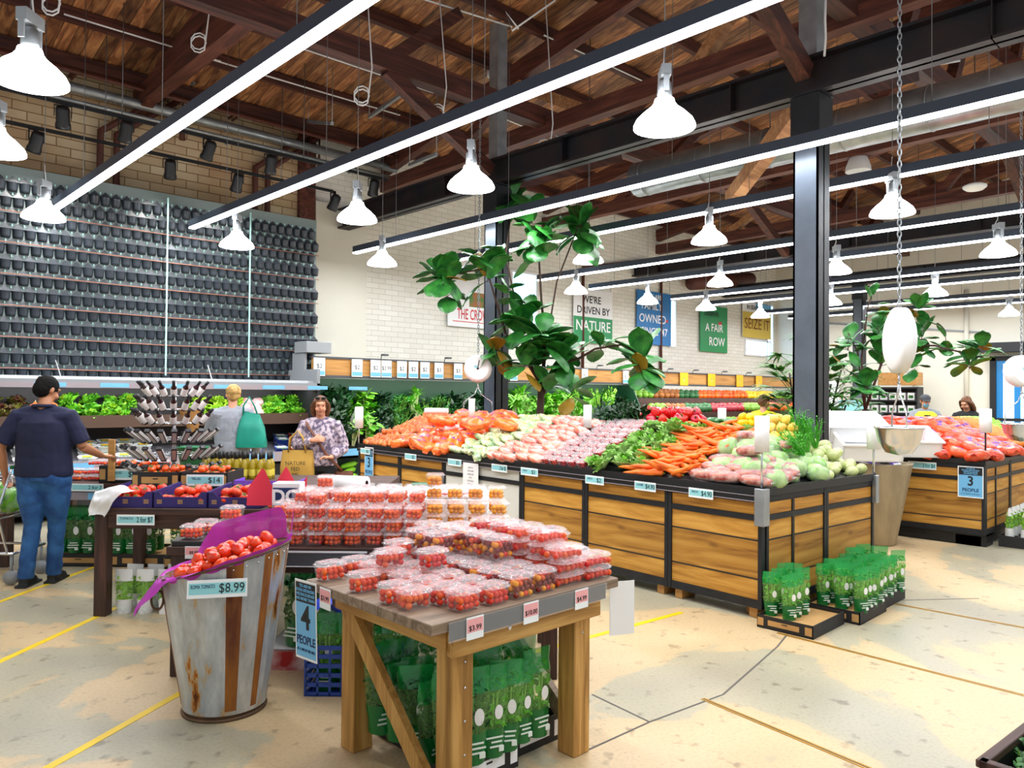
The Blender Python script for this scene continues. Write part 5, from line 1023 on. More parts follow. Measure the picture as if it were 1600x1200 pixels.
for k in range(2): cabinet(IM @ Matrix.Translation((IX[k]+.06*(k == 0), 0, 0)), IX[k+1]-IX[k]-.004-.06*(k == 0), ('oak cabinet on the short side of the island, nearest the corner', 'oak cabinet on the short side of the island, away from the corner')[k], 'oak_bay')
LY = IY[-1]
def hz(x, y): return .935+.36*min(1, max(0, min(x/1.0, y/.85, (IW-x)/.45)))
dk = thing('display_deck', 'black rimmed sloping deck on top of the oak island', 'display deck'); dk.matrix_world = IM
mb = MB(); mb.add([(-.01, -.012, .895), (IW+.01, -.012, .895), (IW-.24, LY, .895), (-.01, LY, .895), (-.01, -.012, .93), (IW+.01, -.012, .93), (IW-.24, LY, .93), (-.01, LY, .93)], [(3, 2, 1, 0), (4, 5, 6, 7), (0, 1, 5, 4), (1, 2, 6, 5), (2, 3, 7, 6), (3, 0, 4, 7)]).box(-.012, 0, -.012, LY, .93, .955).box(-.012, IW+.01, -.012, 0, .93, .955)
mb.box(-.02, -.008, .03, LY, .855, .90); mb.build('rim', 'black', dk)
MB().grid(lambda u, v: Vector(((IW-.24*v)*u, LY*v, hz(IW*u, LY*v)-.03)), 16, 20).build('sloping_bed', 'black', dk)
tk = thing('ticket_strip', 'thin clear edged ticket strip along the island front', 'ticket strip'); tk.matrix_world = IM
MB().box(-.026, -.021, .05, LY-.05, .852, .857).box(-.026, -.021, .05, LY-.05, .892, .896).build('edge', 'print_grey', tk)
for px_, pr_, lf in ((1099, '$4.90', 'EACH'), (1012, '$4.90', 'LOOSE'), (933, '$2', 'EACH'), (831, '$3', 'EACH'), (784, '2 for $5', ''), (714, '$3', ''), (645, '$2', ''), (574, '$2', '')):
    y = along(px_); wide_card(isl(-.032, y, .865), -math.pi/2+IRZ, .225 if px_ > 900 else .25, .075, lf, pr_, 'price card on the island front reading %s, near %s' % (pr_, {1099: 'the corner', 1012: 'the loose carrots', 933: 'the lettuce', 831: 'the red packs', 784: 'right of the notice', 714: 'left of the notice', 645: 'the carrot bags', 574: 'the onions'}[px_]))
y = along(739); t = card('notice', isl(-.03, y, .68), -math.pi/2+IRZ, .27, .40, [(s_, .022, 0, .15-.035*k, 'print_grey') for k, s_ in enumerate(('SAFE TO', 'SHOP HERE', 'PLEASE USE', 'BAGS', 'ONE EACH', 'KEEP BACK', 'THANK YOU', 'CARE'))], 'long white printed notice taped to the grey-white cabinet', 'notice', base='white')
people_sign(isl(-.022, along(579), .71), -math.pi/2+IRZ, '3', 'blue notice reading 3 on the far end of the island', .22, .42)
# metal corner bracket and post of the near bag roll
def bagroll(loc, label, h0, hp=.30, s_=1, m='chrome', rz=0, blk=True):
    t = thing('bag_roll_stand', label, 'bag roll', loc, rz); MB().tube([(0, 0, 0), (0, 0, h0+hp*.3)], .008*s_, 8).build('post', m, t)
    MB().lathe([(.012, 0), (.05*s_, 0), (.05*s_, hp), (.012, hp), (.012, 0)], 20, Matrix.Translation((0, 0, h0))).build('roll', 'white', t)
    MB().grid(lambda u, v: Vector((.05*s_+.05*s_*u*math.sin(v*3), -.02-.02*math.sin(5*v+u*2), h0+hp*(.95-v*.85)-.03*u)), 6, 8).build('loose_bag', 'film', t)
    return t
br = thing('corner_bracket', 'worn square metal bracket on the island corner', 'bracket'); br.matrix_world = IM @ Matrix.Translation((-.03, -.03, .68)); MB().cbox(-.005, .075, -.005, .075, 0, .27, .004).build('sleeve', 'galv', br)
bagroll(isl(.01, .01, .955), 'white bag roll on a metal post at the near island corner', .26, .26, 1.05, rz=-.6)
br = thing('corner_bracket', 'grey metal bracket on the rear right corner of the island side', 'bracket'); br.matrix_world = IM @ Matrix.Translation((IW-.03, -.03, .70)); MB().cbox(-.005, .05, -.005, .05, 0, .24, .004).build('sleeve', 'galv', br)
bagroll(isl(IW-.01, .0, .945), 'white bag roll on a metal post at the right end of the island', .22, .30, 1.15, rz=-.6)
bagroll(isl(.0, LY-.01, .955), 'white bag roll with trailing bag at the far left end of the island', .20, .28, 1.1, rz=2.6)
# ------------------------------------------------------------ produce on the island
def soft(mb, c, r, ridg=6, amp=.10, nu=14, nv=8, mi=0, seed=0, T=None):
    vs = []; fs = []
    for j in range(nv+1):
        ph = -math.pi/2+math.pi*j/nv
        for k in range(nu):
            an = 2*math.pi*k/nu; q = Vector((math.cos(ph)*math.cos(an), math.cos(ph)*math.sin(an), math.sin(ph))); q = Vector([math.copysign(abs(x)**.75, x) for x in q]); w_ = 1+amp*noise.noise(q*3+Vector((seed*5, 0, 0)))+amp*.5*math.sin(q.y*ridg*2+seed)
            vs.append((q.x*r[0]*w_, q.y*r[1]*w_, q.z*r[2]*w_))
    for j in range(nv):
        for k in range(nu): fs.append((j*nu+k, j*nu+(k+1) % nu, (j+1)*nu+(k+1) % nu, (j+1)*nu+k))
    return mb.add([(Vector(v)+Vector(c)) for v in vs], fs, mi, True, T)
def carrot_make(seed=0):
    def make():
        t = thing('carrot', 'x', 'carrot'); L_ = .19; MB().tube([(0, 0, 0), (.01, 0, 0), (.06, .003, 0), (.12, -.002, 0), (.165, 0, 0), (L_, .002, 0)], [.010, .021, .020, .016, .010, .002], 10, side=(0, 0, 1)).build('root', 'carrot', t)
        MB().tube([(.002, 0, 0), (-.012, .002, .002)], [.006, .003], 6).build('stub', 'stalk', t); return t
    return Proto(make)
def bag_make(m, r=(.13, .085, .05), patch='purple_print', seed=0, ridg=6, nm='carrot_bag', cat='bag', film=False, inner=None):
    def make():
        t = thing(nm, 'x', cat); soft(MB(), (0, 0, 0), r, ridg, .16, seed=seed).build('contents', m, t)
        rr = random.Random(seed); mb = MB()
        for k in range(3): a = rr.uniform(0, 6.28); leaf(mb, (r[0]*.1*math.cos(a), r[1]*.1*math.sin(a), r[2]*1.03), a, .0, r[0]*.4, r[1]*.3, .3, .2, 3, 3)
        if patch: mb.build('printed_patch', patch, t)
        mb = MB(); 
        for s_ in (-1, 1): leaf(mb, (s_*r[0]*.9, 0, 0), 0 if s_ > 0 else math.pi, .3, r[0]*.35, r[1]*.5, .6, .4, 3, 4)
        mb.build('gathered_end', 'film' if film else m, t)
        if film: soft(MB(), (0, 0, 0), [x*1.07 for x in r], ridg, .12, seed=seed+3).build('wrap', 'film', t)
        return t
    return Proto(make)
CAR = carrot_make(); CBAG = bag_make('mesh_orange', seed=1); PALE = bag_make('pale_pack', (.10, .07, .035), 'yellow_bit', 2, nm='salad_pack'); RADP = bag_make('radish_pack', (.10, .07, .035), 'card', 3, nm='radish_pack', film=True)
REDW = bag_make('beet', (.125, .05, .042), None, 4, 9, nm='wrapped_bundle', cat='wrapped vegetable', film=True); CABW = bag_make('cabbage', (.085, .07, .065), None, 5, 4, nm='wrapped_cabbage', cat='wrapped vegetable', film=True)
SALM = bag_make('salmon_bag', (.13, .10, .055), 'purple_print', 6, 5, nm='fruit_bag')
berry = punnet(.11, .11, .06, .014, ['berry_red', 'tom_red', 'berry_red'], 'f', 8, marks=False, nm='fruit')
def onion_make():
    t = thing('onion', 'x', 'onion'); MB().lathe([(0, -.034), (.02, -.032), (.036, -.012), (.038, .006), (.028, .026), (.012, .036), (.005, .046), (0, .05)], 14).build('bulb', 'onion', t); MB().tube([(0, 0, .045), (.003, 0, .056)], [.004, .001], 5).build('tip', 'fennel', t); return t
ONI = Proto(onion_make)
def rows(x0, x1, dx, y0, y1, dy, put, rr, lift=0, jx=.25, zf=hz, tf=isl, skip=0):
    x = x0; i = 0
    while x <= x1+1e-6:
        y = y0+(dy/2 if i % 2 else 0); j = 0
        while y <= y1+1e-6:
            if rr.random() >= skip: a, b_ = x+rr.uniform(-jx, jx)*dx, y+rr.uniform(-jx, jx)*dy; put(tf(a, b_, zf(a, b_)+lift), i, j)
            y += dy; j += 1
        x += dx; i += 1
rr = random.Random(8); SLP = -math.atan(.36)
YO, YC, YP, YR1, YB, YL, YK, YW2 = [along(p) for p in (562, 606, 702, 762, 835, 916, 985, 1066)]
def lab(s_, g): return s_, g
rows(.04, 1.0, .072, YC+.05, YO-.05, .072, lambda p, i, j: ONI.put(p, (rr.uniform(-.6, .6), rr.uniform(-.6, .6), rr.uniform(0, 6)), 'loose brown onion heaped at the far left end of the oak island', 'loose onions on the island'), rr, .02)
for j_ in range(5): ONI.put(isl(.25+j_*.05, YO-.2-j_*.07, hz(.3, 5)+.07), (rr.uniform(-.6, .6), 0, 1), 'brown onion on top of the onion heap, %s from the aisle' % ORD[j_], 'top onions')
rows(.07, 1.1, .15, YP+.08, YC-.06, .20, lambda p, i, j: CBAG.put(p, (rr.uniform(-.3, .3), -.3+rr.uniform(-.3, .3), rr.uniform(-.9, .9)+math.pi/2*rr.randint(0, 1)), 'clear orange carrot bag on the island, %s row up, %s from the right' % (ORD[i], ORD[j]), 'bags of carrots on the island', rr.uniform(1.0, 1.25)), rr, .04)
for k in range(5): CBAG.put(isl(.5+rr.uniform(-.2, .4), YC-.35-k*.33, hz(.6, 3)+.13), (rr.uniform(-.3, .3), rr.uniform(-.3, .3), rr.uniform(0, 3)), 'orange carrot bag on top of the bag heap, %s from the onions' % ORD[k], 'topmost carrot bags', 1.25)
rows(.05, 1.5, .105, YR1+.05, YP-.02, .14, lambda p, i, j: PALE.put(p, (rr.uniform(-.3, .3), -.2+rr.uniform(-.3, .3), rr.uniform(0, 3)), 'pale green salad pack on the island, %s row up, %s along' % (ORD[i], ORD[j]), 'pale salad packs on the island', rr.uniform(.95, 1.2)), rr, .03)
rows(.05, 1.45, .12, YB+.06, YR1-.02, .15, lambda p, i, j: RADP.put(p, (rr.uniform(-.2, .2), -.3+rr.uniform(-.2, .2), math.pi/2+rr.uniform(-.5, .5)), 'pinkish film-wrapped pack on the island, %s row up, %s along' % (ORD[i], ORD[j]), 'pinkish packs on the island', rr.uniform(.95, 1.15)), rr, .03)
rows(.07, 1.35, .118, YL+.10, YB-.02, .122, lambda p, i, j: berry.put(p, (0, -.34, IRZ-math.pi/2*0+rr.uniform(-.08, .08)), 'red punnet with white label on the island, %s row up, %s along' % (ORD[i], ORD[j]), 'red labelled punnets on the island'), rr, .0, .05)
rows(.09, .95, .135, YK+.03, YL+.0, .155, lambda p, i, j: ICE.put(p, (rr.uniform(-.4, .4), -.5+rr.uniform(-.3, .3), rr.uniform(0, 6)), 'pale green lettuce head on the island, %s row up, %s along' % (ORD[i], ORD[j]), 'lettuce heads on the island', rr.uniform(1.0, 1.2)), rr, .0)
ICE.put(isl(.72, YK+.12, hz(.7, 2)+.10), (.2, -.2, 1), 'round lettuce head perched on top of the lettuce heap', None, 1.25)
rows(.03, 1.05, .058, YW2+.04, YK-.03, .085, lambda p, i, j: CAR.put(p, (rr.uniform(0, 6), -.15+rr.uniform(-.25, .25), rr.choice((0, math.pi))+math.pi/2+rr.uniform(-.7, .7)), 'loose orange carrot in the heap between lettuces and red bundles', 'loose carrots on the island', rr.uniform(1.05, 1.3)), rr, .03)
rows(.06, .95, .07, YW2+.10, YK-.10, .12, lambda p, i, j: CAR.put(p, (rr.uniform(0, 6), -.15+rr.uniform(-.25, .25), rr.uniform(0, 6)), 'loose orange carrot in the heap between lettuces and red bundles', 'loose carrots on the island', rr.uniform(.9, 1.15)), rr, .065, skip=.25)
rows(.05, .62, .075, .10, YW2-.10, .225, lambda p, i, j: REDW.put(p, (rr.uniform(-.2, .2), rr.uniform(-.1, .1), math.pi/2+IRZ+rr.uniform(-.15, .15)), 'film-wrapped red and white bundle, %s row up, %s from the corner' % (ORD[i], ORD[j]), 'red and white wrapped bundles on the island', rr.uniform(.92, 1.08)), rr, .045, .12)
rows(.50, 1.25, .15, .42, YW2-.1, .17, lambda p, i, j: CABW.put(p, (rr.uniform(-.4, .4), rr.uniform(-.4, .4), rr.uniform(0, 6)), 'film-wrapped pale cabbage above the bundles, %s row up, %s along' % (ORD[i], ORD[j]), 'wrapped cabbages on the island', rr.uniform(1, 1.2)), rr, .07)
rows(.24, 1.10, .165, .07, .5, .14, lambda p, i, j: CABW.put(p, (rr.uniform(-.4, .4), rr.uniform(-.4, .4), rr.uniform(0, 6)), 'film-wrapped green cabbage along island side, %s row from corner, %s back' % (ORD[i], ORD[j]), 'wrapped cabbages along the island side', rr.uniform(.85, 1.05)), rr, .045)
for k, (x, y) in enumerate(((.62, .52), (.88, .34), (.35, .33))): REDW.put(isl(x, y, hz(x, y)+.13), (0, .1, .6*k), 'red and white bundle lying on the cabbages, %s from the corner' % ORD[k], None)
def fennel_make():
    t = thing('fennel', 'x', 'fennel'); mb = MB()
    for k in range(5): mb.ball((.012*math.cos(k*1.3), .012*math.sin(k*1.3), .045), (.043, .036, .055), 10, 8, nz=.1, seed=k)
    mb.build('bulb', 'fennel', t); mb = MB(); f_ = MB(); rr = random.Random(5)
    for k in range(5):
        a = k*1.257; mb.tube([(.015*math.cos(a), .015*math.sin(a), .08), (.03*math.cos(a), .03*math.sin(a), .13), (.05*math.cos(a), .05*math.sin(a), .19)], [.012, .009, .006], 7)
        for q in range(0): pass
    mb.build('stalks', 'stalk', t); return t
FEN = Proto(fennel_make)
rows(1.05, IW-.06, .105, .05, .40, .11, lambda p, i, j: FEN.put(p, (math.pi/2+.4+rr.uniform(-.2, .5), 0, rr.uniform(-.3, .6)+math.pi), 'white fennel bulb at the right end of the island', 'fennel bulbs on the island', rr.uniform(.9, 1.1)), rr, .055)
rows(1.2, IW-.16, .12, .15, .42, .12, lambda p, i, j: FEN.put(p, (math.pi/2+.3+rr.uniform(-.2, .4), 0, rr.uniform(-.3, .6)+math.pi), 'white fennel bulb at the right end of the island', 'fennel bulbs on the island', rr.uniform(.9, 1.1)), rr, .13)
FR = bunch_make('fennel_fronds', 'fronds', 'frond', 'frond', .26, 90, .035, .7, 9, .002, .25, .4)
for k, (px_, py_, d_) in enumerate(((1262, 706, 6.35), (1275, 700, 6.5), (1250, 690, 6.6), (1268, 688, 6.7), (1255, 712, 6.25))): FR.put(ond(px_, py_, d_), (-.5+.3*k, .3, k), 'feathery green fennel fronds above the bulbs, %s clump' % ORD[k], 'fennel fronds on the island', 1.1)
# plateau goods behind: capsicums, courgettes, lemons, squash, cabbages
def capsicum_make():
    t = thing('capsicum', 'x', 'capsicum'); MB().lathe([(0, -.04), (.022, -.044), (.036, -.025), (.041, .01), (.036, .034), (.018, .040), (.006, .032), (0, .032)], 18, fn=lambda p, an: Vector((p.x*(1+.09*math.cos(4*an)), p.y*(1+.09*math.cos(4*an)), p.z))).build('flesh', 'capsicum', t); MB().tube([(0, 0, .03), (.004, 0, .05), (.012, 0, .06)], [.008, .005, .006], 6).build('stem', 'calyx', t); return t
CAPS = Proto(capsicum_make)
def flat(x, y): return 1.30
def pile(px0, px1, x0, x1, md, n, layers, put, z=1.31, ls=.8):
    """put(p,k) on layered random spots at local depths x0..x1 between picture columns px0..px1"""
    got = []
    for l in range(layers):
        m = int(n*(1-.28*l)); tr = 0
        while m > 0 and tr < 3000:
            tr += 1; x = rr.uniform(x0+.1*l*(x1-x0), x1-.1*l*(x1-x0)); f = rr.uniform(.08*l, 1-.08*l); o = IM.inverted() @ Vector((0, 0, CAM_H)); d = IM.inverted().to_3x3() @ ray(px0+(px1-px0)*f, 640); y = (o+d*((x-o.x)/d.x)).y
            q = Vector((x, y, z+l*md*ls))
            if all((q-g).length > md for g in got): got.append(q); m -= 1
    for k, q in enumerate(got): put(isl(*q), k)
pile(990, 1108, 1.05, 1.6, .085, 34, 3, lambda p, k: CAPS.put(p, (rr.uniform(-1, 1), rr.uniform(-1, 1), rr.uniform(0, 6)), 'glossy red capsicum heaped behind the lettuces and carrots', 'red capsicums', rr.uniform(1.1, 1.35)))
ZUC = Proto(lambda: (lambda t: (MB().tube([(-.09, 0, 0), (-.08, 0, 0), (0, .004, 0), (.08, 0, 0), (.09, 0, 0)], [.006, .016, .019, .017, .008], 10).build('flesh', 'zucchini', t), MB().tube([(.088, 0, 0), (.105, 0, 0)], [.008, .006], 6).build('stem', 'stalk', t), t)[2])(thing('courgette', 'x', 'courgette')))
pile(1100, 1150, 1.0, 1.55, .062, 30, 3, lambda p, k: ZUC.put(p, (rr.uniform(-.2, .2), rr.uniform(-.2, .2), rr.uniform(-.5, .5)), 'dark green courgette heaped right of the red capsicums', 'courgettes'), ls=.55)
def round_make(nm, cat, m, r, sq=1.0, tip=.0, stem=True):
    def make():
        t = thing(nm, 'x', cat); pr = [(r*math.cos(a), r*sq*math.sin(a)*(1+tip*abs(math.sin(a))**6)) for a in [(-math.pi/2+math.pi*k/10) for k in range(11)]]; MB().lathe(pr, 14).build('flesh', m, t)
        if stem: MB().lathe([(r*.08, r*sq*(1+tip)*.98), (r*.1, r*sq*(1+tip)+.003), (0, r*sq*(1+tip)+.004)], 6).build('stem_end', 'calyx', t)
        return t
    return Proto(make)
LEM = round_make('lemon', 'lemon', 'lemon', .034, 1.15, .25); ORA = round_make('orange', 'orange', 'orange_fruit', .042); LIM = round_make('lime', 'lime', 'lime_fruit', .036); SQU = round_make('squash', 'squash', 'squash', .046, .8); CABB = lettuce_make('cabbage', 'cabbage', .085, 14, .05, 'cabbage')
pile(1150, 1190, 1.15, 1.6, .07, 22, 3, lambda p, k: LEM.put(p, (rr.uniform(-2, 2), rr.uniform(-1, 1), rr.uniform(0, 6)), 'bright yellow lemon heaped before the man in yellow', 'lemons'))
pile(1190, 1245, .95, 1.5, .085, 42, 3, lambda p, k: SQU.put(p, (rr.uniform(-2, 2), rr.uniform(-1, 1), rr.uniform(0, 6)), 'pale yellow squash heaped left of the near pillar', 'yellow squash'), z=1.28)
pile(1020, 1180, .9, 1.15, .15, 9, 1, lambda p, k: CABB.put(p, (rr.uniform(-.5, .5), rr.uniform(-.5, .5), rr.uniform(0, 6)), 'pale green cabbage behind the carrots', 'cabbages on the island', .9), z=1.28)
pile(945, 1010, 1.0, 1.6, .16, 12, 1, lambda p, k: DARK.put(p, (rr.uniform(-.8, .8), rr.uniform(-.8, .8), rr.uniform(0, 6)), 'dark curly kale bunch left of the red capsicums', 'kale bunches', .9), z=1.27)
# rolls of bags lying on the carrot bags, small posts
for k, (px_, py_, d_, rz_) in enumerate(((682, 642, 9.6, -.1), (712, 668, 9.2, .5))):
    t = thing('bag_roll', 'white roll of plastic bags lying on the carrot bags, %s' % ('upper', 'lower')[k], 'bag roll', ond(px_, py_, d_), 0, None, (0, math.pi/2, R2D+rz_)); MB().lathe([(.012, -.15), (.036, -.15), (.036, .15), (.012, .15), (.012, -.15)], 18).build('roll', 'white', t)
for k, (px_, h_) in enumerate(((737, .26), (918, .22), (1128, .20))):
    p = ond(px_, 660, 7.4 if k else 9.4); t = thing('bag_roll', 'upright white bag roll behind the produce, %s from the left' % ORD[k], 'bag roll', (p.x, p.y, 1.3)); MB().lathe([(.012, 0), (.04, 0), (.04, h_), (.012, h_), (.012, 0)], 16).build('roll', 'white', t)
# ============================================================ second oak island at the right
J0 = Vector((9.38, 2.44, 0)); JM = Matrix.Translation(J0); 
cabinet(JM @ Matrix.Translation((0, .98, 0)) @ Matrix.Rotation(-math.pi/2, 4, 'Z'), .98, 'oak cabinet of the right-hand island with the 3 people notice', 'oak_bay', feet=False, zk=.13)
cabinet(JM @ Matrix.Translation((0, 1.5, 0)) @ Matrix.Rotation(-math.pi/2, 4, 'Z'), .48, 'narrow dark end cabinet of the right-hand island', 'oak_bay', feet=False, zk=.13)
for k in range(3): cabinet(JM @ Matrix.Translation((.05+k*.98, 0, 0)), .97, 'oak cabinet on the side of the right-hand island, %s from its corner' % ORD[k], 'oak_bay', feet=False, zk=.13)
def jz(x, y): return .935+.33*min(1, max(0, min(x/1.1, y/.8)))
dk = thing('display_deck', 'black rimmed deck of the right-hand oak island', 'display deck', J0); MB().box(-.01, 4, -.012, 2.4, .895, .93).box(-.012, 0, -.012, 2.4, .93, .95).build('rim', 'black', dk); MB().grid(lambda u, v: Vector((4*u, 2.4*v, jz(4*u, 2.4*v)-.03)), 16, 10).build('sloping_bed', 'black', dk)
def jsl(x, y, z): return J0+Vector((x, y, z))
wide_card(J0+Vector((-.03, .62, .845)), -math.pi/2, .30, .085, '', '2 for $4', 'price card reading 2 for 4 on the right-hand island')
people_sign(J0+Vector((-.03, .13, .70)), -math.pi/2, '3', 'blue notice reading 3 PEOPLE on the right-hand island', .25, .34)
rr = random.Random(15)
rows(.08, 1.6, .17, .06, 1.62, .19, lambda p, i, j: SALM.put(p, (rr.uniform(-.3, .3), -.2+rr.uniform(-.3, .3), rr.uniform(0, 3)), 'orange net bag on right-hand island, %s row up, %s from its corner' % (ORD[i], ORD[j]), 'orange net bags on the right-hand island', rr.uniform(1, 1.2)), rr, .04, zf=jz, tf=jsl)
def strip_rows(x0, x1, y0, y1, d, put, lift):
    rows(x0, x1, d, y0, y1, d, put, rr, lift, .06, zf=jz, tf=jsl)
strip_rows(1.72, 2.52, .12, 1.3, .08, lambda p, i, j: ORA.put(p, (rr.uniform(-1, 1), 0, rr.uniform(0, 6)), 'orange in the neat bank beyond the net bags', 'oranges on the right-hand island'), .05)
strip_rows(2.60, 3.3, .06, 1.1, .074, lambda p, i, j: LIM.put(p, (rr.uniform(-1, 1), 0, rr.uniform(0, 6)), 'green lime in the bank at the right edge', 'limes on the right-hand island'), .05)
bagroll(J0+Vector((.1, .02, .94)), 'white bag roll on a black post on the right-hand island', .30, .26, 1.2, 'black')
tray_w.put(J0+Vector((.75, -.22, 0)), 0, 'black and white tray on the floor by the right-hand island', None, (2.6, 1, 1))
for i in range(6):
    for j in range(2): white_pouch.put(J0+Vector((.33+i*.165, -.30+j*.15, .10)), rr.uniform(-.2, .2), 'white-topped greens pouch by the right-hand island, %s row, %s along' % (ORD[j], ORD[i]), 'white pouches by the right-hand island', 1.05)
# tapered pale bin, white tubs between the islands
p = onz(1397, 838, 0); t = thing('tapered_bin', 'tall pale tapered bin between the two oak islands', 'bin', (8.75, 3.28, 0), 0)
mat('zinc_old', 'b9aa8e', .6, .1, var=.35, vscale=7, stretch=(1, 1, .3)); MB().lathe([(.13, 0), (.15, .02), (.31, .88), (.32, .90), (.30, .90), (.28, .8)], 24).build('body', 'zinc_old', t); MB().lathe([(0, .84), (.29, .84)], 20).build('lid', 'ink', t)
mb = MB(); rr = random.Random(2)
for k in range(16): a = rr.uniform(0, 6.28); r = rr.uniform(0, .22); leaf(mb, (r*math.cos(a), r*math.sin(a), .86), a+1, rr.uniform(0, .5), .16, .05, .5, .3, 4, 4, k % 3)
tag(mb.build('crumpled_packets', ['white', 'purple_print', 'ink'], loc=(8.75, 3.28, .0)), 'crumpled white, purple and black packets heaped on the tapered bin', 'packets', kind='stuff')
def tub_box(loc, rz, w, d, h, tilt, label):
    t = thing('white_tub', label, 'tub', loc, 0, None, (tilt, 0, rz)); e = .012; mb = MB()
    mb.box(-w/2, w/2, -d/2, -d/2+e, 0, h).box(-w/2, w/2, d/2-e, d/2, 0, h).box(-w/2, -w/2+e, -d/2, d/2, 0, h).box(w/2-e, w/2, -d/2, d/2, 0, h).box(-w/2, w/2, -d/2, d/2, 0, e); mb.build('body', 'white', t)
    MB().cbox(-w/2-.02, w/2+.02, -d/2-.02, -d/2, h-.02, h, .003).cbox(-w/2-.02, w/2+.02, d/2, d/2+.02, h-.02, h, .003).cbox(-w/2-.02, -w/2, -d/2, d/2, h-.02, h, .003).cbox(w/2, w/2+.02, -d/2, d/2, h-.02, h, .003).build('lip', 'white', t); return t
for k, (px_, py_, d_) in enumerate(((1330, 680, 8.6), (1352, 708, 8.3), (1412, 702, 8.75))):
    p = ond(px_, py_, d_); tub_box(p, R2D-.1, .62, .45, .2, .35, ('white tilted tub behind the fennel, upper one', 'white tilted tub behind the fennel, lower one', 'white tub under the large scale bowl')[k])
st = thing('display_stand', 'grey stand carrying the white tubs behind the fennel', 'stand', uv(4.0, 8.35, 0), R2D); MB().cbox(-.42, -.05, .15, .85, .0, .88, .01).build('body', 'grey', st)
# ============================================================ planter wall of black pots above the chilled case
mat('pot_black', '424a53', .35, spec=.5, var=.2, vscale=3); mat('panel_green', '7c8a88', .5); mat('clip', 'b8e4e0', .3); mat('copper_line', 'b07a62', .5, .2)
PWY, PX0, PX1 = 11.5, .35, ony(494, 400, 11.5).x
pw_ = thing('planter_wall', 'wall frame covered in rows of empty black plant pots', 'planter wall', (PX0, PWY, 0)); WL = PX1-PX0
MB().box(0, WL, 0, .04, 1.80, 4.50).build('backing_panel', 'panel_green', pw_)
def pot(mb, x, z):
    n = 8; rr_ = [(.052, 0), (.060, .035), (.064, .10), (.070, .115)]; vs = []; fs = []
    for r, h in rr_:
        for k in range(n+1): a = math.pi+math.pi*k/n; vs.append((x+r*math.cos(a), -.005+1.15*r*math.sin(a), z-.115+h))
    m = n+1
    for i in range(3):
        for k in range(n): fs.append((i*m+k, i*m+k+1, (i+1)*m+k+1, (i+1)*m+k))
    fs.append(tuple(range(m-1, -1, -1))); mb.add(vs, fs, 0, True)
    mb.add([(x-.07, -.006, z), (x-.068, -.02, z+.01), (x-.03, -.012, z+.055), (x, -.01, z+.085), (x+.03, -.012, z+.055), (x+.068, -.02, z+.01), (x+.07, -.006, z)], [(0, 1, 2, 3, 4, 5, 6)], 0)
spots = []
for k in range(13):
    x = .07+(.068 if k % 2 else 0)
    while x < WL+(.05 if k % 2 else -.05): spots.append((x, 4.28-.2*k)); x += .1365
spots.sort(key=lambda q: abs(q[0]+PX0-1.9)*.5+abs(q[1]-2.4)*.2 if q[0]+PX0 > 1.85 else 99)
mb0 = MB(); pot(mb0, 0, 0); pm = mb0.mesh('pot', 'pot_black')
for x, z in spots[:100]:
    o = bpy.data.objects.new('pot', pm); COL.objects.link(o); o.parent = pw_; o.location = (x, 0, z)
mb = MB()
for x, z in spots[100:]: pot(mb, x, z)
tag(mb.build('pots', 'pot_black', pw_), kind='stuff')
mb = MB(); 
for k in range(13):
    x = .07+(.0 if k % 2 else .068)
    while x < WL: mb.box(x-.008, x+.008, -.02, -.008, 4.28-.2*k+.045, 4.28-.2*k+.075); x += .1365
tag(mb.build('clips', 'clip', pw_), kind='stuff')
for k in range(1, 13, 2):
    z = 4.28-.2*k+.01-.2; MB().tube([(0, -.09, z), (WL*.3, -.09, z+.012), (WL*.6, -.09, z-.008), (WL, -.09, z+.006)], .006, 5).build('drip_line', 'copper_line', pw_)
for px_ in (257, 386): x = ony(px_, 450, PWY).x-PX0; MB().box(x-.01, x+.01, -.10, -.085, 1.85, 4.42).build('conduit', 'clip', pw_)
for px_, in ((94,), (330,)): x = ony(px_, 590, PWY-.6).x-PX0; MB().bar((x-.06, -.62, 2.0), (x, -.62, 1.8), .03, .006).build('clip_tag', 'white', pw_)
# canopy and chilled case
CX0, CX1, CY = .3, ony(500, 600, 10.55).x, 10.55
cn = thing('case_canopy', 'long grey canopy with a pale price rail above the lettuces', 'canopy', (CX0, CY, 0)); cl = CX1-CX0
MB().box(0, cl, 0, .95, 1.72, 1.76).add([(0, 0, 1.66), (cl, 0, 1.66), (cl, .02, 1.66), (0, .02, 1.66), (0, .12, 1.80), (cl, .12, 1.80), (cl, .14, 1.80), (0, .14, 1.80)], [(0, 1, 5, 4), (3, 7, 6, 2), (4, 5, 6, 7), (0, 3, 2, 1), (1, 2, 6, 5), (0, 4, 7, 3)]).box(cl-.05, cl, 0, .95, 1.66, 1.98).build('shell', 'grey', cn)
MB().box(0, cl, -.006, 0, 1.655, 1.725, 0).build('price_rail', 'print_grey', cn)
for k in range(9): x = .4+k*.72; MB().box(x, x+.34, -.01, -.006, 1.665, 1.718).build('price_ticket', 'card_blue', cn)
mat('case_dark', '1c1c20', .5); mat('case_grey', '8b8b92', .45); mat('green_back', '0b4a2b', .5, var=.1)
cs = thing('chilled_case', 'long dark chilled case of lettuces under the planter wall', 'display case', (CX0, CY, 0))
MB().box(0, cl, .85, .95, 0, 1.66).box(0, cl, .15, .85, .10, .55).box(cl-.04, cl, 0, .95, .0, 1.66).build('carcass', 'case_dark', cs)
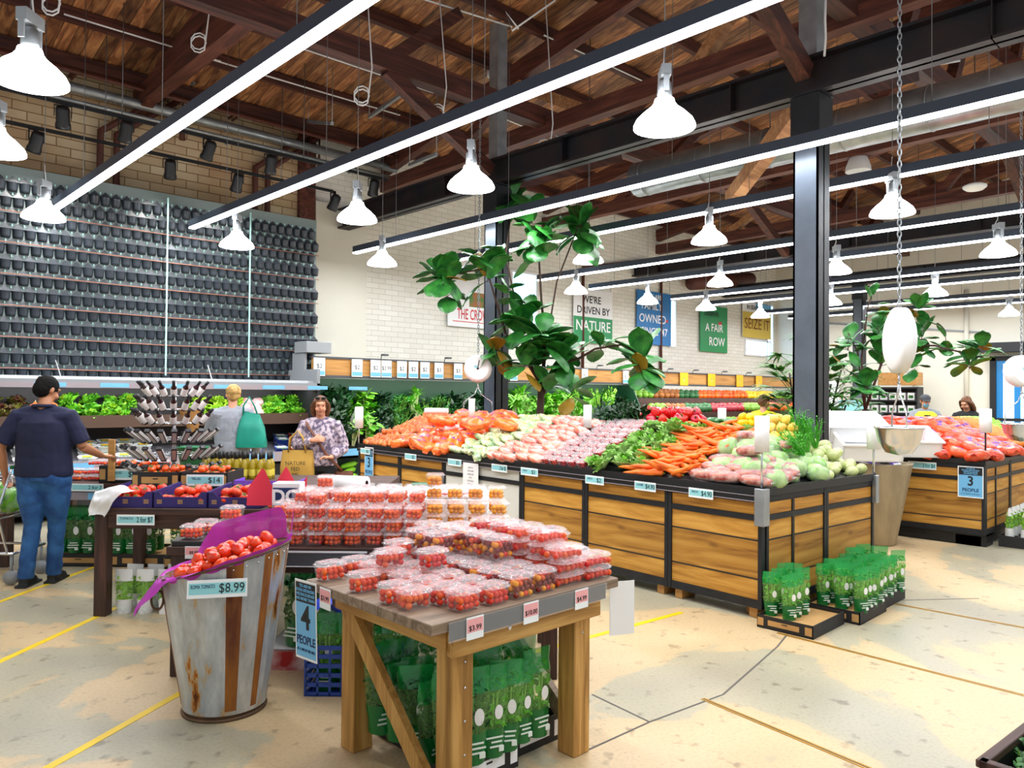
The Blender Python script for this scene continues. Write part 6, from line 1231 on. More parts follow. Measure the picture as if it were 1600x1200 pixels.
MB().add([(0, 0, .62), (cl, 0, .62), (cl, .85, .80), (0, .85, .80), (0, 0, .66), (cl, 0, .66), (cl, .85, .84), (0, .85, .84)], [(0, 3, 2, 1), (4, 5, 6, 7), (0, 1, 5, 4), (2, 3, 7, 6), (1, 2, 6, 5), (0, 4, 7, 3)]).build('lower_shelf', 'case_grey', cs)
MB().box(0, cl, -.02, 0, .60, .74).build('front_rail', 'print_grey', cs)
for k in range(8): x = .5+k*.8; MB().box(x, x+.4, -.026, -.02, .63, .72).build('price_ticket', 'card_blue', cs)
mat('shelf_brown', '6b5446', .5); MB().box(0, cl, .30, .85, 1.16, 1.20).box(0, cl, .28, .30, 1.14, 1.30).build('upper_shelf', 'shelf_brown', cs)
rr = random.Random(33)
def zone_put(pxa, pxb, yd, z, step, put, jit=.02):
    a, c = ony(pxa, 640, yd).x, ony(pxb, 640, yd).x; n = max(1, int((c-a)/step)); 
    for k in range(n): put(Vector((a+(k+.5)*(c-a)/n+rr.uniform(-jit, jit), yd+rr.uniform(-jit, jit), z+rr.uniform(0, jit))), k)
LN = {'top': 1.36, 'mid': 1.27, 'low': 1.22}
for (pa, pb, pr_, nm) in ((-20, 40, LETR, 'red leaf lettuce'), (96, 212, LET, 'bright green lettuce'), (300, 378, LETL, 'yellow-green lettuce'), (408, 500, LET, 'green frilly lettuce')):
    for r_, (y, z) in enumerate(((10.98, 1.24), (11.12, 1.32), (11.28, 1.42))):
        zone_put(pa, pb, y, z, .19, lambda p, k, r_=r_, nm=nm, pr_=pr_: pr_.put(p, (.55+rr.uniform(-.3, .3), rr.uniform(-.3, .3), rr.uniform(0, 6)), '%s on the chilled case, %s row, %s from left' % (nm, ('front', 'middle', 'back')[r_], ORD[k]), nm+' heads on the chilled case', rr.uniform(1.05, 1.25)))
PKB = bag_make('pink_pack', (.10, .08, .07), 'card', 12, 4, nm='wrapped_cabbage', cat='wrapped vegetable', film=True)
for r_, (y, z) in enumerate(((10.98, 1.28), (11.12, 1.36), (11.26, 1.44))): zone_put(378, 408, y, z, .15, lambda p, k, r_=r_: PKB.put(p, (.5, 0, rr.uniform(0, 6)), 'pink wrapped cabbage on the chilled case, %s row, %s' % (ORD[r_], ORD[k]), 'pink wrapped cabbages'))
for r_, (y, z) in enumerate(((10.98, 1.26), (11.15, 1.38))): zone_put(40, 94, y, z, .17, lambda p, k, r_=r_: ONI.put(p, (0, 0, k), 'pale bulb beside the red leaf lettuce, %s row, %s' % (ORD[r_], ORD[k]), 'pale bulbs beside the red leaf lettuce', 2.0))
# packs on the lower shelf
mat('pack_yellow', 'f2c62a', .4); mat('pack_blue', '2346a0', .4); mat('pack_red', 'c8332c', .4)
def salad_tray(m, nm):
    def make():
        t = thing('salad_tray', 'x', 'tray'); tub(MB(), .19, .14, .07).build('tray', m, t); mb = MB(); r2 = random.Random(3)
        for k in range(16): leaf(mb, (r2.uniform(-.06, .06), r2.uniform(-.04, .04), .045), r2.uniform(0, 6), r2.uniform(.2, 1.2), .05, .018, .6, .2, 3, 2)
        mb.build('contents', 'leaf_light', t); MB().box(-.085, .085, -.06, .06, .074, .076).build('film_lid', 'film', t); MB().box(-.05, .05, -.03, .03, .0765, .078).build('sticker', 'pack_yellow' if m == 'white' else 'white', t); return t
    return Proto(make)
TW, TB, TR = salad_tray('white', 'a'), salad_tray('pack_blue', 'b'), salad_tray('pack_red', 'c')
for (pa, pb, pr_, nm) in ((120, 235, TW, 'white tray with yellow sticker'), (388, 402, TB, 'blue salad tray'), (432, 447, TB, 'dark blue salad tray'), (449, 500, TR, 'red salad tray'), (20, 50, TW, 'white salad tray')):
    for r_ in range(3):
        zone_put(pa, pb, 10.72+r_*.2, .695+r_*.042, .22, lambda p, k, r_=r_, nm=nm, pr_=pr_: pr_.put(p, (.22, 0, rr.uniform(-.1, .1)), '%s on the lower case shelf, %s row, %s from left' % (nm, ORD[r_], ORD[k]), nm+'s on the lower shelf', 1.1))
        if r_: zone_put(pa, pb, 10.72+r_*.2, .695+r_*.042+.088, .22, lambda p, k, r_=r_, nm=nm, pr_=pr_: pr_.put(p, (.22, 0, rr.uniform(-.1, .1)), '%s stacked upper, lower case shelf, %s row, %s from left' % (nm, ORD[r_], ORD[k]), nm+'s on the lower shelf', 1.1))
# ------------------------------------------------------------ green backed herb bank and wooden price board
GX0, GX1 = CX1+.02, 14.5
gb = thing('display_case', 'long green-backed case of leafy bunches along the white wall', 'display case', (GX0, CY, 0)); gl = GX1-GX0
MB().box(0, gl, .95, 1.0, 0, 1.86).box(0, gl, .3, .95, 0, .55).build('back', 'green_back', gb); MB().add([(gl-.03, 0, .7), (gl-.03, .95, .7), (gl-.03, .95, 1.86), (gl-.03, .55, 1.86), (gl, 0, .7), (gl, .95, .7), (gl, .95, 1.86), (gl, .55, 1.86)], [(0, 1, 2, 3), (4, 7, 6, 5), (0, 3, 7, 4), (0, 4, 5, 1), (2, 6, 7, 3), (1, 5, 6, 2)]).build('end_panel', 'green_back', gb)
MB().add([(0, 0, .70), (gl, 0, .70), (gl, .9, 1.20), (0, .9, 1.20), (0, 0, .66), (gl, 0, .66), (gl, .9, 1.16), (0, .9, 1.16)], [(0, 1, 2, 3), (7, 6, 5, 4), (0, 4, 5, 1)]).build('sloping_shelf', 'black', gb); MB().box(0, gl, -.02, 0, .62, .73).build('front_rail', 'card_blue', gb); MB().box(0, gl, .0, .3, .12, .3).build('lower_shelf', 'black', gb)
for (pa, pb, pr_, nm, hh) in ((505, 545, DARK, 'dark leafy bunch', 1.15), (540, 582, BOK, 'pale stemmed leafy bunch', 1.05), (582, 612, DARK, 'dark glossy herb bunch', 1.0), (612, 640, PARS, 'curly parsley bunch', 1.0), (640, 662, LEEK, 'upright spring onion bunch', .85), (662, 700, PARS, 'parsley bunch', .95), (700, 768, DARK, 'dark purple-green herb bunch', 1.0), (797, 830, LEEK, 'leek bunch', .9), (830, 875, BOK, 'pale cabbage-like bunch', 1.0), (875, 905, LEEK, 'tall spring onion bunch', .9), (905, 955, CEL, 'tall green celery', 1.0), (955, 990, DARK, 'dark greens bunch', 1.0)):
    for r_ in range(4):
        zone_put(pa, pb, 10.68+r_*.2, .76+r_*.155, .165+.03*(r_ == 0), lambda p, k, r_=r_, nm=nm, pr_=pr_, hh=hh, pa=pa: pr_.put(p, (.25+rr.uniform(-.2, .2), rr.uniform(-.2, .2), rr.uniform(0, 6)), '%s on the green-backed case, %s row, %s, %s' % (nm, ORD[r_], ORD[k], 'left of the pillar' if pa < 770 else 'right of the pillar'), nm+' group '+('left' if pa < 770 else 'right'), hh*rr.uniform(1.2, 1.5)))
    if pa < 540: zone_put(pa, pb, 11.40, 1.42, .2, lambda p, k: DARK.put(p, (.3, 0, k), 'dark leafy bunch high on the green back, %s from left' % ORD[k], 'dark bunches high on the green back', 1.2))
# pale marrows under the bank by the island end
MRW = Proto(lambda: (lambda t: (MB().tube([(-.12, 0, 0), (-.10, 0, 0), (0, .004, 0), (.10, 0, 0), (.12, 0, 0)], [.006, .03, .04, .034, .01], 10).build('flesh', 'lime_fruit', t), MB().tube([(.118, 0, 0), (.14, 0, 0)], [.01, .008], 6).build('stem', 'stalk', t), t)[2])(thing('marrow', 'x', 'marrow')))
for r_ in range(4):
    zone_put(531, 560, 10.5+r_*.08, .18+r_*.09, .26, lambda p, k, r_=r_: MRW.put(p, (0, -.2, rr.uniform(-.4, .4)), 'pale green marrow below the herb bank, %s row, %s' % (ORD[r_], ORD[k]), 'pale marrows below the herb bank', 1.2), 0)
hd = thing('price_board', 'long wooden price board over the produce along the white wall', 'board', (GX0-.1, 10.95, 0))
for a, c in ((488, 770), (797, 1240)):
    x0, x1 = ony(a, 580, 10.95).x-GX0+.1, ony(c, 590, 10.95).x-GX0+.1; MB().box(x0, x1, 0, .03, 1.90, 2.17, 0).build('board', 'header_wood', hd); MB().box(x0-.02, x1+.02, -.02, .05, 2.17, 2.20).box(x0-.02, x1+.02, -.03, .3, 1.86, 1.90).build('edge_trim', 'dgrey', hd)
    x = x0+.5
    while x < x1: MB().box(x, x+.03, .03, 1.2, 1.95, 2.0).build('bracket', 'dgrey', hd); x += 2.2
for k, (px_, pr_) in enumerate(((499, '$2'), (558, '$2'), (587, '$2'), (604, '$2.99'), (628, '$2'), (646, '$2'), (664, '$2'), (686, '$3'), (716, '$3'), (803, '$4'), (914, '$2'), (978, '$2'))):
    x = ony(px_, 580, 10.9).x; t = card('price_card', (x, 10.9, 2.03), 0, .205, .29, [(pr_, .10, 0, .01, 'ink')], 'white card with price on the wooden board, %s from its left end' % ORD[k], border='ink', band=('card_blue', -.45, -.22)); 
for k, px_ in enumerate((1028, 1069, 1112, 1156, 1186)):
    x = ony(px_, 595, 10.9).x; card('price_card', (x, 10.9, 2.03), 0, .36, .32, [('$', .12, 0, 0, 'tray_red')], 'yellow card on the wooden price board, %s from the left' % ORD[k], base='pack_yellow', border='pack_red')
for k, px_ in enumerate((598, 697, 935, 1045, 1085, 1130, 1168)):
    x = ony(px_, 560, 10.9).x; t = thing('clip_lamp', 'small dark clip light on top of the wooden price board, %s from left' % ORD[k], 'light', (x, 10.95, 2.20)); MB().tube([(0, 0, 0), (0, -.02, .06), (0, -.10, .07)], .008, 6).build('arm', 'dgrey', t); MB().cbox(-.05, .05, -.16, -.06, .05, .08, .006).build('head', 'dgrey', t)
t = thing('metal_box', 'grey metal box at the right end of the planter wall', 'box', ony(488, 551, 10.9)); MB().cbox(-.1, .34, 0, .4, .0, .18, .006).build('body', 'grey', t)
MB().box(-.08, -.04, .1, .5, -.7, 0).build('post', 'grey', t)
# ------------------------------------------------------------ far bins of mixed fruit beyond the green end panel
for nm_, x0_, x1_, y_, z_, pw2 in (('case_light', CX0, CX1, CY+.25, 1.70, 26), ('case_light', GX0, GX1, CY+.42, 1.84, 30), ('bench_fill', 14.7, 23, 10.9, 1.84, 30)):  # the bench entry is an added fill to brighten the dim fruit
    ld = bpy.data.lights.new(nm_, 'AREA'); ld.shape = 'RECTANGLE'; ld.size = x1_-x0_-.2; ld.size_y = .06; ld.energy = pw2*(1 if 'case' in nm_ else 1.3); lo = bpy.data.objects.new(nm_, ld); COL.objects.link(lo); lo.location = ((x0_+x1_)/2, y_, z_); lo.rotation_euler = (.35, 0, 0)
fb = thing('fruit_bench', 'far tiered bench of mixed fruit under the yellow price cards', 'bench', (14.55, 10.0, 0)); fl = 8.95
for k, (y0, y1, z) in enumerate(((0, .7, .85), (.7, 1.35, 1.20), (1.35, 2.0, 1.55))): MB().box(0, fl, y0, y1, 0, z).build('tier', 'dark_wood', fb)
mat('f_brown', 'a3672c', .5, rnd=.15); mat('f_orange', 'ef6c1c', .4, rnd=.1); mat('f_yellow', 'e8c62a', .4, rnd=.1); mat('f_green', '7fae3a', .45, rnd=.15); mat('f_dgreen', '2e6a38', .5, rnd=.2); mat('f_red', 'a82a3a', .4, rnd=.15)
FRT = {c: round_make('fruit', 'fruit', 'f_'+c, .07, .9) for c in ('brown', 'orange', 'yellow', 'green', 'dgreen', 'red')}
segs = [[(1050, 1062, 'green'), (1062, 1092, 'brown'), (1092, 1130, 'dgreen'), (1130, 1150, 'green'), (1150, 1175, 'orange'), (1175, 1235, 'yellow')], [(1014, 1038, 'green'), (1038, 1070, 'brown'), (1070, 1110, 'dgreen'), (1110, 1160, 'red'), (1160, 1200, 'green'), (1200, 1240, 'orange')], [(985, 1020, 'green'), (1020, 1060, 'brown'), (1060, 1090, 'dgreen'), (1090, 1165, 'orange'), (1165, 1205, 'yellow'), (1205, 1245, 'green')]]
for tr, (yy, zz) in enumerate(((10.1, .85), (10.78, 1.20), (11.42, 1.55))):
    for pa, pb, c in segs[tr]:
        for r_ in range(2):
            zone_put(pa, pb, yy+r_*.24, zz+.06+r_*.07, .19, lambda p, k, c=c, tr=tr: FRT[c].put(p, (0, 0, k), '%s fruit on the %s tier of the far bench' % ({'brown': 'brown', 'orange': 'orange', 'yellow': 'yellow', 'green': 'light green', 'dgreen': 'dark green', 'red': 'dark red'}[c], ('lowest', 'middle', 'top')[tr]), '%s fruit, %s tier of the far bench' % (c.replace('dgreen', 'dark green'), ('lowest', 'middle', 'top')[tr]), 1.4))
# far right shelves seen under the palm and beside the scale
sh = thing('shelving', 'far dark shelving with pale packets beside the large scale', 'shelving', onx(1478, 640, XE-1.2).xy.to_3d(), math.pi/2*0)
sp = onx(1440, 640, XE-1.0); sh.location = (sp.x, sp.y, 0)
mb = MB(); [mb.box(-.4, .05, 0, 1.75, z, z+.04) for z in (.4, .8, 1.15, 1.5, 1.85)]; mb.box(.05, .08, 0, 1.75, 0, 1.9).box(-.4, .05, -.03, 0, 0, 1.9).box(-.4, .05, 1.75, 1.78, 0, 1.9).build('frame', 'case_dark', sh); MB().box(-.42, .1, 0, 1.0, 1.95, 2.3).build('wooden_header', 'header_wood', sh)
BX = Proto(lambda: (lambda t: (MB().cbox(-.06, .06, -.09, .09, 0, .2, .004).build('carton', 'film_white', t), MB().box(-.062, -.06, -.06, .06, .05, .13).build('label', 'leaf_green', t), t)[2])(thing('packet', 'x', 'packet')))
for z in range(4):
    for k in range(7): BX.put((sp.x-.28, sp.y+.16+k*.24, (.44, .84, 1.19, 1.54)[z]), 0, 'pale packet on the far dark shelving, %s shelf, %s along' % (ORD[z], ORD[k]), 'packets on the far shelving')
sb = thing('sign_board', 'turquoise board hanging behind the second fig trunk', 'sign', ond(1331, 652, 16), R2D); MB().box(-.33, .33, 0, .02, -.36, .36).build('board', 'card_teal', sb); MB().box(-.3, -.26, .0, .04, -1.7, -.3).build('post', 'grey', sb)
pn = thing('partition_screen', 'white upright screen just right of the near pillar', 'panel', ond(1300, 640, 13), R2D); MB().cbox(-.13, .12, 0, .05, -1.35, .48, .005).build('panel', 'white', pn)
gr = thing('wire_bench', 'far bench of pale green fruit seen right of the near pillar', 'bench', uv(6.0, 15.5, 0), R2D); MB().box(-.2, .9, 0, .8, 0, 1.05).build('body', 'pink_pack', gr)
for k in range(28): FRT['green'].put(uv(5.9+.15*(k % 7), 15.6+.15*(k//7), 1.10+.06*(k//7)), k, 'pale green fruit on the bench right of the near pillar', 'pale green fruit right of the near pillar')
# ============================================================ posters on the white wall
def poster(x0, x1, y0, y1, label, parts):
    a, c = ony(x0, y0, YW-.06), ony(x1, y1, YW-.06); w, h = c.x-a.x, a.z-c.z
    t = thing('wall_poster', label, 'poster', (a.x, YW-.07, c.z)); MB().box(0, w, 0, .015, 0, h).build('sheet', parts[0], t)
    for q in parts[1]: MB().box(w*q[0], w*q[1], -.003, 0, h*q[2], h*q[3]).build('printed_area', q[4], t)
    for q in parts[2]: text(t, q[0], h*q[1], (w*q[2], -.005, h*q[3]), q[4], bold=.003, align='CENTER', fit=w*.88*min(1, 2*min(q[2], 1-q[2])+.04))
    for x in (.06, w-.06): MB().tube([(x, .005, h), (x, .005, h+.35)], .004, 5).build('hanger', 'wire', t)
    return t
mat('veg_print', 'b86a3a', .6, col2='3f8a3a', vscale=9); mat('poster_blue', '2f86c4', .5, var=.15); mat('poster_yellow', 'ddc25a', .5); mat('poster_green', '1f9a5c', .5); mat('ink_yellow', 'f2e64a', .5)
poster(700, 771, 430, 515, 'white poster with THE CROWD in red behind the tall fig', ('white', [(.45, .78, .42, .72, 'veg_print'), (.82, .86, .42, .62, 'poster_green'), (.9, .95, .42, .6, 'poster_green'), (.1, 1.0, .10, .115, 'red_ink')], [('THE CROWD', .30, .58, .25, 'red_ink', .80)]))
poster(896, 956, 448, 539, "poster reading WE'RE DRIVEN BY NATURE on the white wall", ('white', [(0, 1, 0, .48, 'poster_green')], [("WE'RE", .19, .45, .80, 'ink', 1.2), ('DRIVEN BY', .19, .5, .60, 'ink', 1.15), ('NATURE', .27, .5, .31, 'white', 1.35), ('FOR YOU', .11, .6, .09, 'white', 1)]))
poster(995, 1048, 452, 541, 'blue poster reading FAMILY OWNED SINCE on the white wall', ('poster_blue', [(.82, .9, .45, .50, 'red_ink')], [('WE ARE', .13, .5, .90, 'white', 1.2), ('FAMILY', .20, .42, .72, 'white', 1.35), ('OWNED', .22, .45, .48, 'white', 1.35), ("SINCE '47", .2, .5, .24, 'white', 1.25)]))
poster(1094, 1136, 475, 552, 'green poster reading A FAIR ROW on the white wall', ('poster_green', [(.66, .78, .60, .67, 'red_ink')], [('DESERVES', .13, .4, .82, 'ink', 1.4), ('A FAIR', .24, .5, .52, 'white', 1.35), ('ROW', .26, .6, .22, 'white', 1.6)]))
poster(1160, 1204, 470, 531, 'grey and yellow poster reading SEIZE IT on the white wall', ('white', [(0, 1, 0, .72, 'poster_yellow'), (.45, 1, .8, 1, 'card_blue')], [('IN SEASON', .17, .4, .85, 'ink', 1.2), ('SEIZE IT', .42, .5, .38, 'rust_brown', .9)]))
def bagmesh(w, d, h, pinch=.75, lean=0):
    def fn(u, v):
        a = 2*math.pi*u; k = (1-(1-pinch)*v**1.6)*(.93+.07*min(1, v*6)); c, s2 = math.cos(a), math.sin(a); q = (abs(c)**4+abs(s2)**4)**(-.25)
        return Vector((c*q*w/2*k+.006*math.sin(a*5+v*9), s2*q*d/2*(k if v < .6 else k*(1-.75*(v-.6)/.4)), v*h+lean*c*v))
    return fn
tbg = thing('tote_bag', 'teal shopping bag hanging from the shoulder of the blond person', 'bag', uv(-3.01, 8.82, .98), AWAY); mb = MB().grid(bagmesh(.36, .16, .40, .5, .02), 28, 10); mb.grid(lambda u, v: Vector((.34*.36*(2*u-1), .18*.36*(2*v-1), .005)), 2, 2); mb.build('bag_body', 'teal_bag', tbg)
MB().tube([V(.10, 0, .34), V(.09, .02, .48), V(.02, .03, .58), V(-.03, 0, .48), V(-.08, 0, .34)], .011, 6).build('strap', 'teal_bag', tbg)
gb_ = thing('shopping_basket', 'dark green shopping basket on the arm of the blond person', 'basket', uv(-3.55, 8.60, .80), AWAY); tub(MB(), .40, .28, .20, taper=.8).build('basket', 'basket_green', gb_); MB().tube([V(-.2, 0, .2), V(-.17, 0, .36), V(0, 0, .40), V(.17, 0, .36), V(.2, 0, .2)], .008, 6).build('handle', 'black', gb_)
pbg = thing('paper_bag', 'brown paper bag held up by the blond person', 'bag', uv(-3.60, 8.62, 1.17), AWAY, None, (0, .15, AWAY)); MB().grid(lambda u, v: Vector((math.cos(6.283*u)*(.05+.09*v), math.sin(6.283*u)*(.03+.05*v), v*.28+.01*math.sin(20*u))), 24, 6).build('bag', 'kraft', pbg)
LETL.put(uv(-3.60, 8.62, 1.40), .4, 'yellow-green lettuce poking from the brown paper bag', None, .8)
mb = MB(); [mb.ball(HTw @ V(s_*.034, -.062, .098), (.027, .012, .017), 10, 8, T=HTw) for s_ in (1, -1)]; mb.tube([HTw @ V(-.08, .0, .085), HTw @ V(-.05, -.07, .105), HTw @ V(.05, -.07, .105), HTw @ V(.08, .0, .085)], .004, 5)
sg = mb.build('sunglasses', 'black', None, loc=wo.location, rot=tuple(wo.rotation_euler)); sg.scale = wo.scale; tag(sg, 'dark sunglasses pushed up on the hair of the floral-bloused woman', 'sunglasses')
k_ = 1.60/1.75; mb = MB(); sp_ = [V(-.16, .02, 1.44), V(-.13, -.11, 1.38), V(-.02, -.145, 1.22), V(.09, -.15, 1.05), V(.20, -.12, .93), V(.25, -.05, .86)]
lb_ = thing('shoulder_bag', 'brown leather shoulder bag worn across by the floral-bloused woman', 'bag', wo.location, 0, None, tuple(wo.rotation_euler)); lb_.scale = wo.scale
MB().tube([q+V(0, -.012, 0) for q in sp_], .017, 6, flat=.3, side=(1, .3, 0)).build('strap', 'leather', lb_); MB().grid(bagmesh(.24, .12, .32, .8), 24, 8, T=Matrix.Translation((.27, -.05, .54))).build('bag_body', 'leather', lb_)
tt = thing('tote_bag', 'tan cotton tote bag hanging from the arm of the floral-bloused woman', 'bag', uv(-2.22, 7.92, .60), TOWARD); MB().grid(bagmesh(.36, .14, .42, .85), 28, 10).build('bag_body', 'tan_cloth', tt)
for s_ in (-.06, .06): MB().tube([V(-.09, s_*.4, .40), V(-.08, s_*.3, .54), V(-.0, 0, .62), V(.06, s_*.3, .54), V(.09, s_*.4, .40)], .009, 6).build('handle', 'tan_cloth', tt)
for k, s_ in enumerate(('NATURE', 'FED', 'ME')): text(tt, s_, .055, (0, -.083, .29-.06*k), 'ink')
# shopping trolley at the left edge
tr = thing('shopping_trolley', 'wire shopping trolley cut off by the left edge, held by the man', 'trolley', uv(-4.55+.0, 6.55), R2D); mb = MB()
for k in range(9): z = .55+.04*k; mb.tube([V(-.55, -.2, z), V(.30, -.24, z), V(.30, .24, z), V(-.55, .2, z), V(-.55, -.2, z)], .003 if k not in (0, 8) else .007, 5)
for k in range(15): x = -.52+k*.058; mb.tube([V(x, -.22, .55), V(x, -.225, .87)], .003, 4); mb.tube([V(x, .22, .55), V(x, .225, .87)], .003, 4)
mb.build('wire_basket', 'chrome', tr); MB().tube([V(-.5, -.18, .28), V(.42, -.22, .26), V(.42, .22, .26), V(-.5, .18, .28), V(-.5, -.18, .28)], .012, 8).tube([V(.38, -.22, .26), V(.30, -.24, .6), V(.42, -.24, .98)], .010, 8).tube([V(.38, .22, .26), V(.30, .24, .6), V(.42, .24, .98)], .010, 8).build('frame', 'chrome', tr)
MB().tube([V(.42, -.25, .98), V(.42, .25, .98)], .016, 10).build('handle', 'basket_green', tr)
for x, y in ((-.45, -.18), (-.45, .18), (.40, -.20), (.40, .20)): MB().tube([V(x, y-.015, .06), V(x, y+.015, .06)], .06, 16).tube([V(x, y, .07), V(x, y, .27)], .012, 8).build('castor', 'grey', tr)
GB = bag_make('leaf_light', (.11, .09, .10), 'film', 21, 4, nm='produce_bag', film=True)
for k in range(5): GB.put(uv(-4.95+.17*k, 6.5+.08*(k % 2), .68+.04*(k % 2)), k, 'bag of greens in the trolley, %s from the left' % ORD[k], 'bags in the trolley')
# dark planter tray corner at the bottom right
q = onz(1530, 1186, .23); q2 = onz(1600, 1132, .23); ca = math.atan2(q2.y-q.y, q2.x-q.x); CT = Matrix.Translation((q.x, q.y, 0)) @ Matrix.Rotation(ca, 4, 'Z') @ Matrix.Translation((.3, -.3, 0))
t = thing('planter_crate', 'dark crate of leafy greens cut off by the lower right corner', 'crate', CT.to_translation(), ca)
MB().box(-.3, .3, -.3, -.28, 0, .22).box(-.3, .3, .28, .3, 0, .22).box(-.3, -.28, -.3, .3, 0, .22).box(.28, .3, -.3, .3, 0, .22).box(-.3, .3, -.3, .3, 0, .02).build('crate_walls', 'black', t); MB().cbox(-.31, .31, .27, .31, .20, .23, .003).cbox(-.31, -.27, -.3, .3, .20, .23, .003).build('rim', 'dark_wood', t)
for k in range(9): PARS.put(CT @ Vector((-.18+.18*(k % 3), -.18+.18*(k//3), .03)), k, 'leafy bunch in the dark crate at the lower right corner', 'greens in the corner crate', .8)
t = thing('green_bowl', 'small green bowl behind the stacked punnets', 'bowl', uv(-.62, 5.25, zB), 0); MB().lathe([(0, .19), (.05, .20), (.07, .26), (.066, .26), (.045, .21), (0, .20)], 20).lathe([(0, 0), (.04, 0), (.035, .2)], 12).build('bowl', 'basket_green', t)

# ============================================================ figs, palm, scales
mat('fig_leaf', '226a30', .42, col2='4c9a44', vscale=9, rnd=.1, spec=.5); mat('bark', '5a4236', .8, var=.3); mat('palm_leaf', '2f6f2a', .45, col2='6aa83a', vscale=9); mat('fig_dry', 'a8862a', .5)
def figleaf(mb, p, az, el, L_, mi=0): leaf(mb, p, az, el, L_, L_*.37, .95, .09, 8, 6, mi, .16, 2, 0, .62, 2)
def rosette(mb, c, n, L_, rr, up=1.0, dry=0):
    for k in range(int(n*1.25)):
        a = k*2.4+rr.uniform(-.3, .3); e = rr.uniform(-.9, 1.3)*up+.25; q = Vector(c)+Vector((0, 0, -.03*k/n*6+rr.uniform(-.05, .05))); st_ = Vector((math.cos(a)*math.cos(e), math.sin(a)*math.cos(e), math.sin(e)))*.05
        mb.tube([q, q+st_], .004, 4, 1); figleaf(mb, q+st_, a, e, L_*rr.uniform(.75, 1.15), 2 if rr.random() < dry else 0)
def fig_tree(name, label, base, trunk, branches, crowns, seed, L_=.33):
    rr = random.Random(seed); t = thing(name, label, 'tree', base); B = Vector(base)
    MB().tube([Vector(q)-B for q in trunk[0]], trunk[1], 10).build('trunk', 'bark', t)
    for br_ in branches: MB().tube([Vector(q)-B for q in br_[0]], br_[1], 8).build('branch', 'bark', t)
    mb = MB()
    for c, n, s_ in crowns: rosette(mb, Vector(c)-B, n, L_*s_, rr, 1, .06)
    mb.build('leaves', ['fig_leaf', 'bark', 'fig_dry'], t); return t
def o8(px_, py_, d): return ond(px_, py_, d)
D1 = 10.2; b0 = o8(845, 800, D1); b0 = Vector((b0.x, b0.y, 0)); fork = o8(846, 600, D1)
fig_tree('fiddle_leaf_fig', 'tall fiddle-leaf fig rising behind the island at the centre', b0, ([b0, o8(846, 700, D1), o8(844, 640, D1), fork], [.07, .06, .05, .045]),
 [([fork, o8(853, 540, D1), o8(846, 470, D1), o8(842, 400, D1), o8(838, 360, D1)], [.03, .02, .016, .013, .01]), ([fork, o8(820, 560, D1), o8(790, 520, D1), o8(775, 470, D1), o8(760, 420, D1-.2), o8(690, 430, D1-.4)], [.03, .022, .016, .014, .012, .01]),
  ([o8(846, 620, D1), o8(870, 570, D1), o8(905, 560, D1-.2), o8(930, 545, D1-.4), o8(975, 538, D1-.6), o8(1005, 560, D1-.7)], [.03, .022, .018, .015, .012, .01]), ([fork, o8(850, 560, D1+.2), o8(870, 440, D1+.6), o8(905, 350, D1+.7)], [.02, .014, .012, .01]), ([fork, o8(825, 560, D1+.2), o8(790, 400, D1+.5), o8(800, 320, D1+.6)], [.02, .014, .012, .01])],
 [(o8(843, 375, D1), 13, 1.0), (o8(832, 340, D1), 8, .8), (o8(690, 425, D1-.4), 13, 1.0), (o8(700, 438, D1-.4), 8, .75), (o8(762, 415, D1-.2), 10, 1.0), (o8(748, 390, D1-.2), 6, .8), (o8(815, 500, D1), 15, 1.1), (o8(850, 520, D1-.3), 15, 1.1), (o8(880, 550, D1-.2), 11, 1.0), (o8(775, 540, D1), 9, .9), (o8(820, 560, D1-.2), 9, .9), (o8(855, 590, D1-.1), 7, .9), (o8(1003, 560, D1-.7), 15, .95), (o8(940, 530, D1-.4), 6, .75), (o8(908, 350, D1+.7), 14, 1.0), (o8(800, 305, D1+.6), 14, 1.0), (o8(795, 450, D1), 5, .7), (o8(895, 600, D1), 6, .9)], 3, .40)
D2 = 10.2; b1 = o8(1358, 700, D2); b1 = Vector((b1.x, b1.y, 0)); f2 = o8(1352, 640, D2)
fig_tree('fiddle_leaf_fig', 'second fiddle-leaf fig spreading behind the large hanging scale', b1, ([b1, o8(1352, 680, D2), f2], [.05, .045, .04]),
 [([f2, o8(1346, 560, D2), o8(1356, 480, D2), o8(1362, 462, D2)], [.02, .012, .01, .008]), ([f2, o8(1380, 560, D2), o8(1374, 540, D2), o8(1388, 505, D2), o8(1420, 485, D2)], [.02, .016, .014, .012, .01]), ([o8(1380, 560, D2), o8(1420, 540, D2), o8(1460, 540, D2), o8(1500, 550, D2-.2), o8(1540, 560, D2-.3)], [.016, .014, .012, .011, .009]), ([f2, o8(1346, 600, D2), o8(1340, 550, D2), o8(1325, 520, D2)], [.02, .014, .01, .008])],
 [(o8(1362, 462, D2), 3, .6), (o8(1435, 478, D2), 10, .8), (o8(1380, 480, D2), 5, .7), (o8(1325, 530, D2), 10, .8), (o8(1372, 515, D2), 9, .8), (o8(1375, 550, D2), 9, .8), (o8(1440, 525, D2), 9, .8), (o8(1478, 530, D2), 6, .7), (o8(1515, 555, D2-.2), 10, .8), (o8(1535, 535, D2-.3), 6, .8), (o8(1355, 600, D2-.3), 14, .8), (o8(1430, 555, D2), 5, .8), (o8(1320, 560, D2), 6, .7)], 8, .34)
t = tag(MB().lathe([(0, 0), (.15, 0), (.2, .35), (.19, .35), (.17, .33), (0, .33)], 20).build('plant_pot', 'black', loc=(b1.x, b1.y, .88+.0)), 'black plant pot at the foot of the second fig', 'pot'); t.location.z = 0
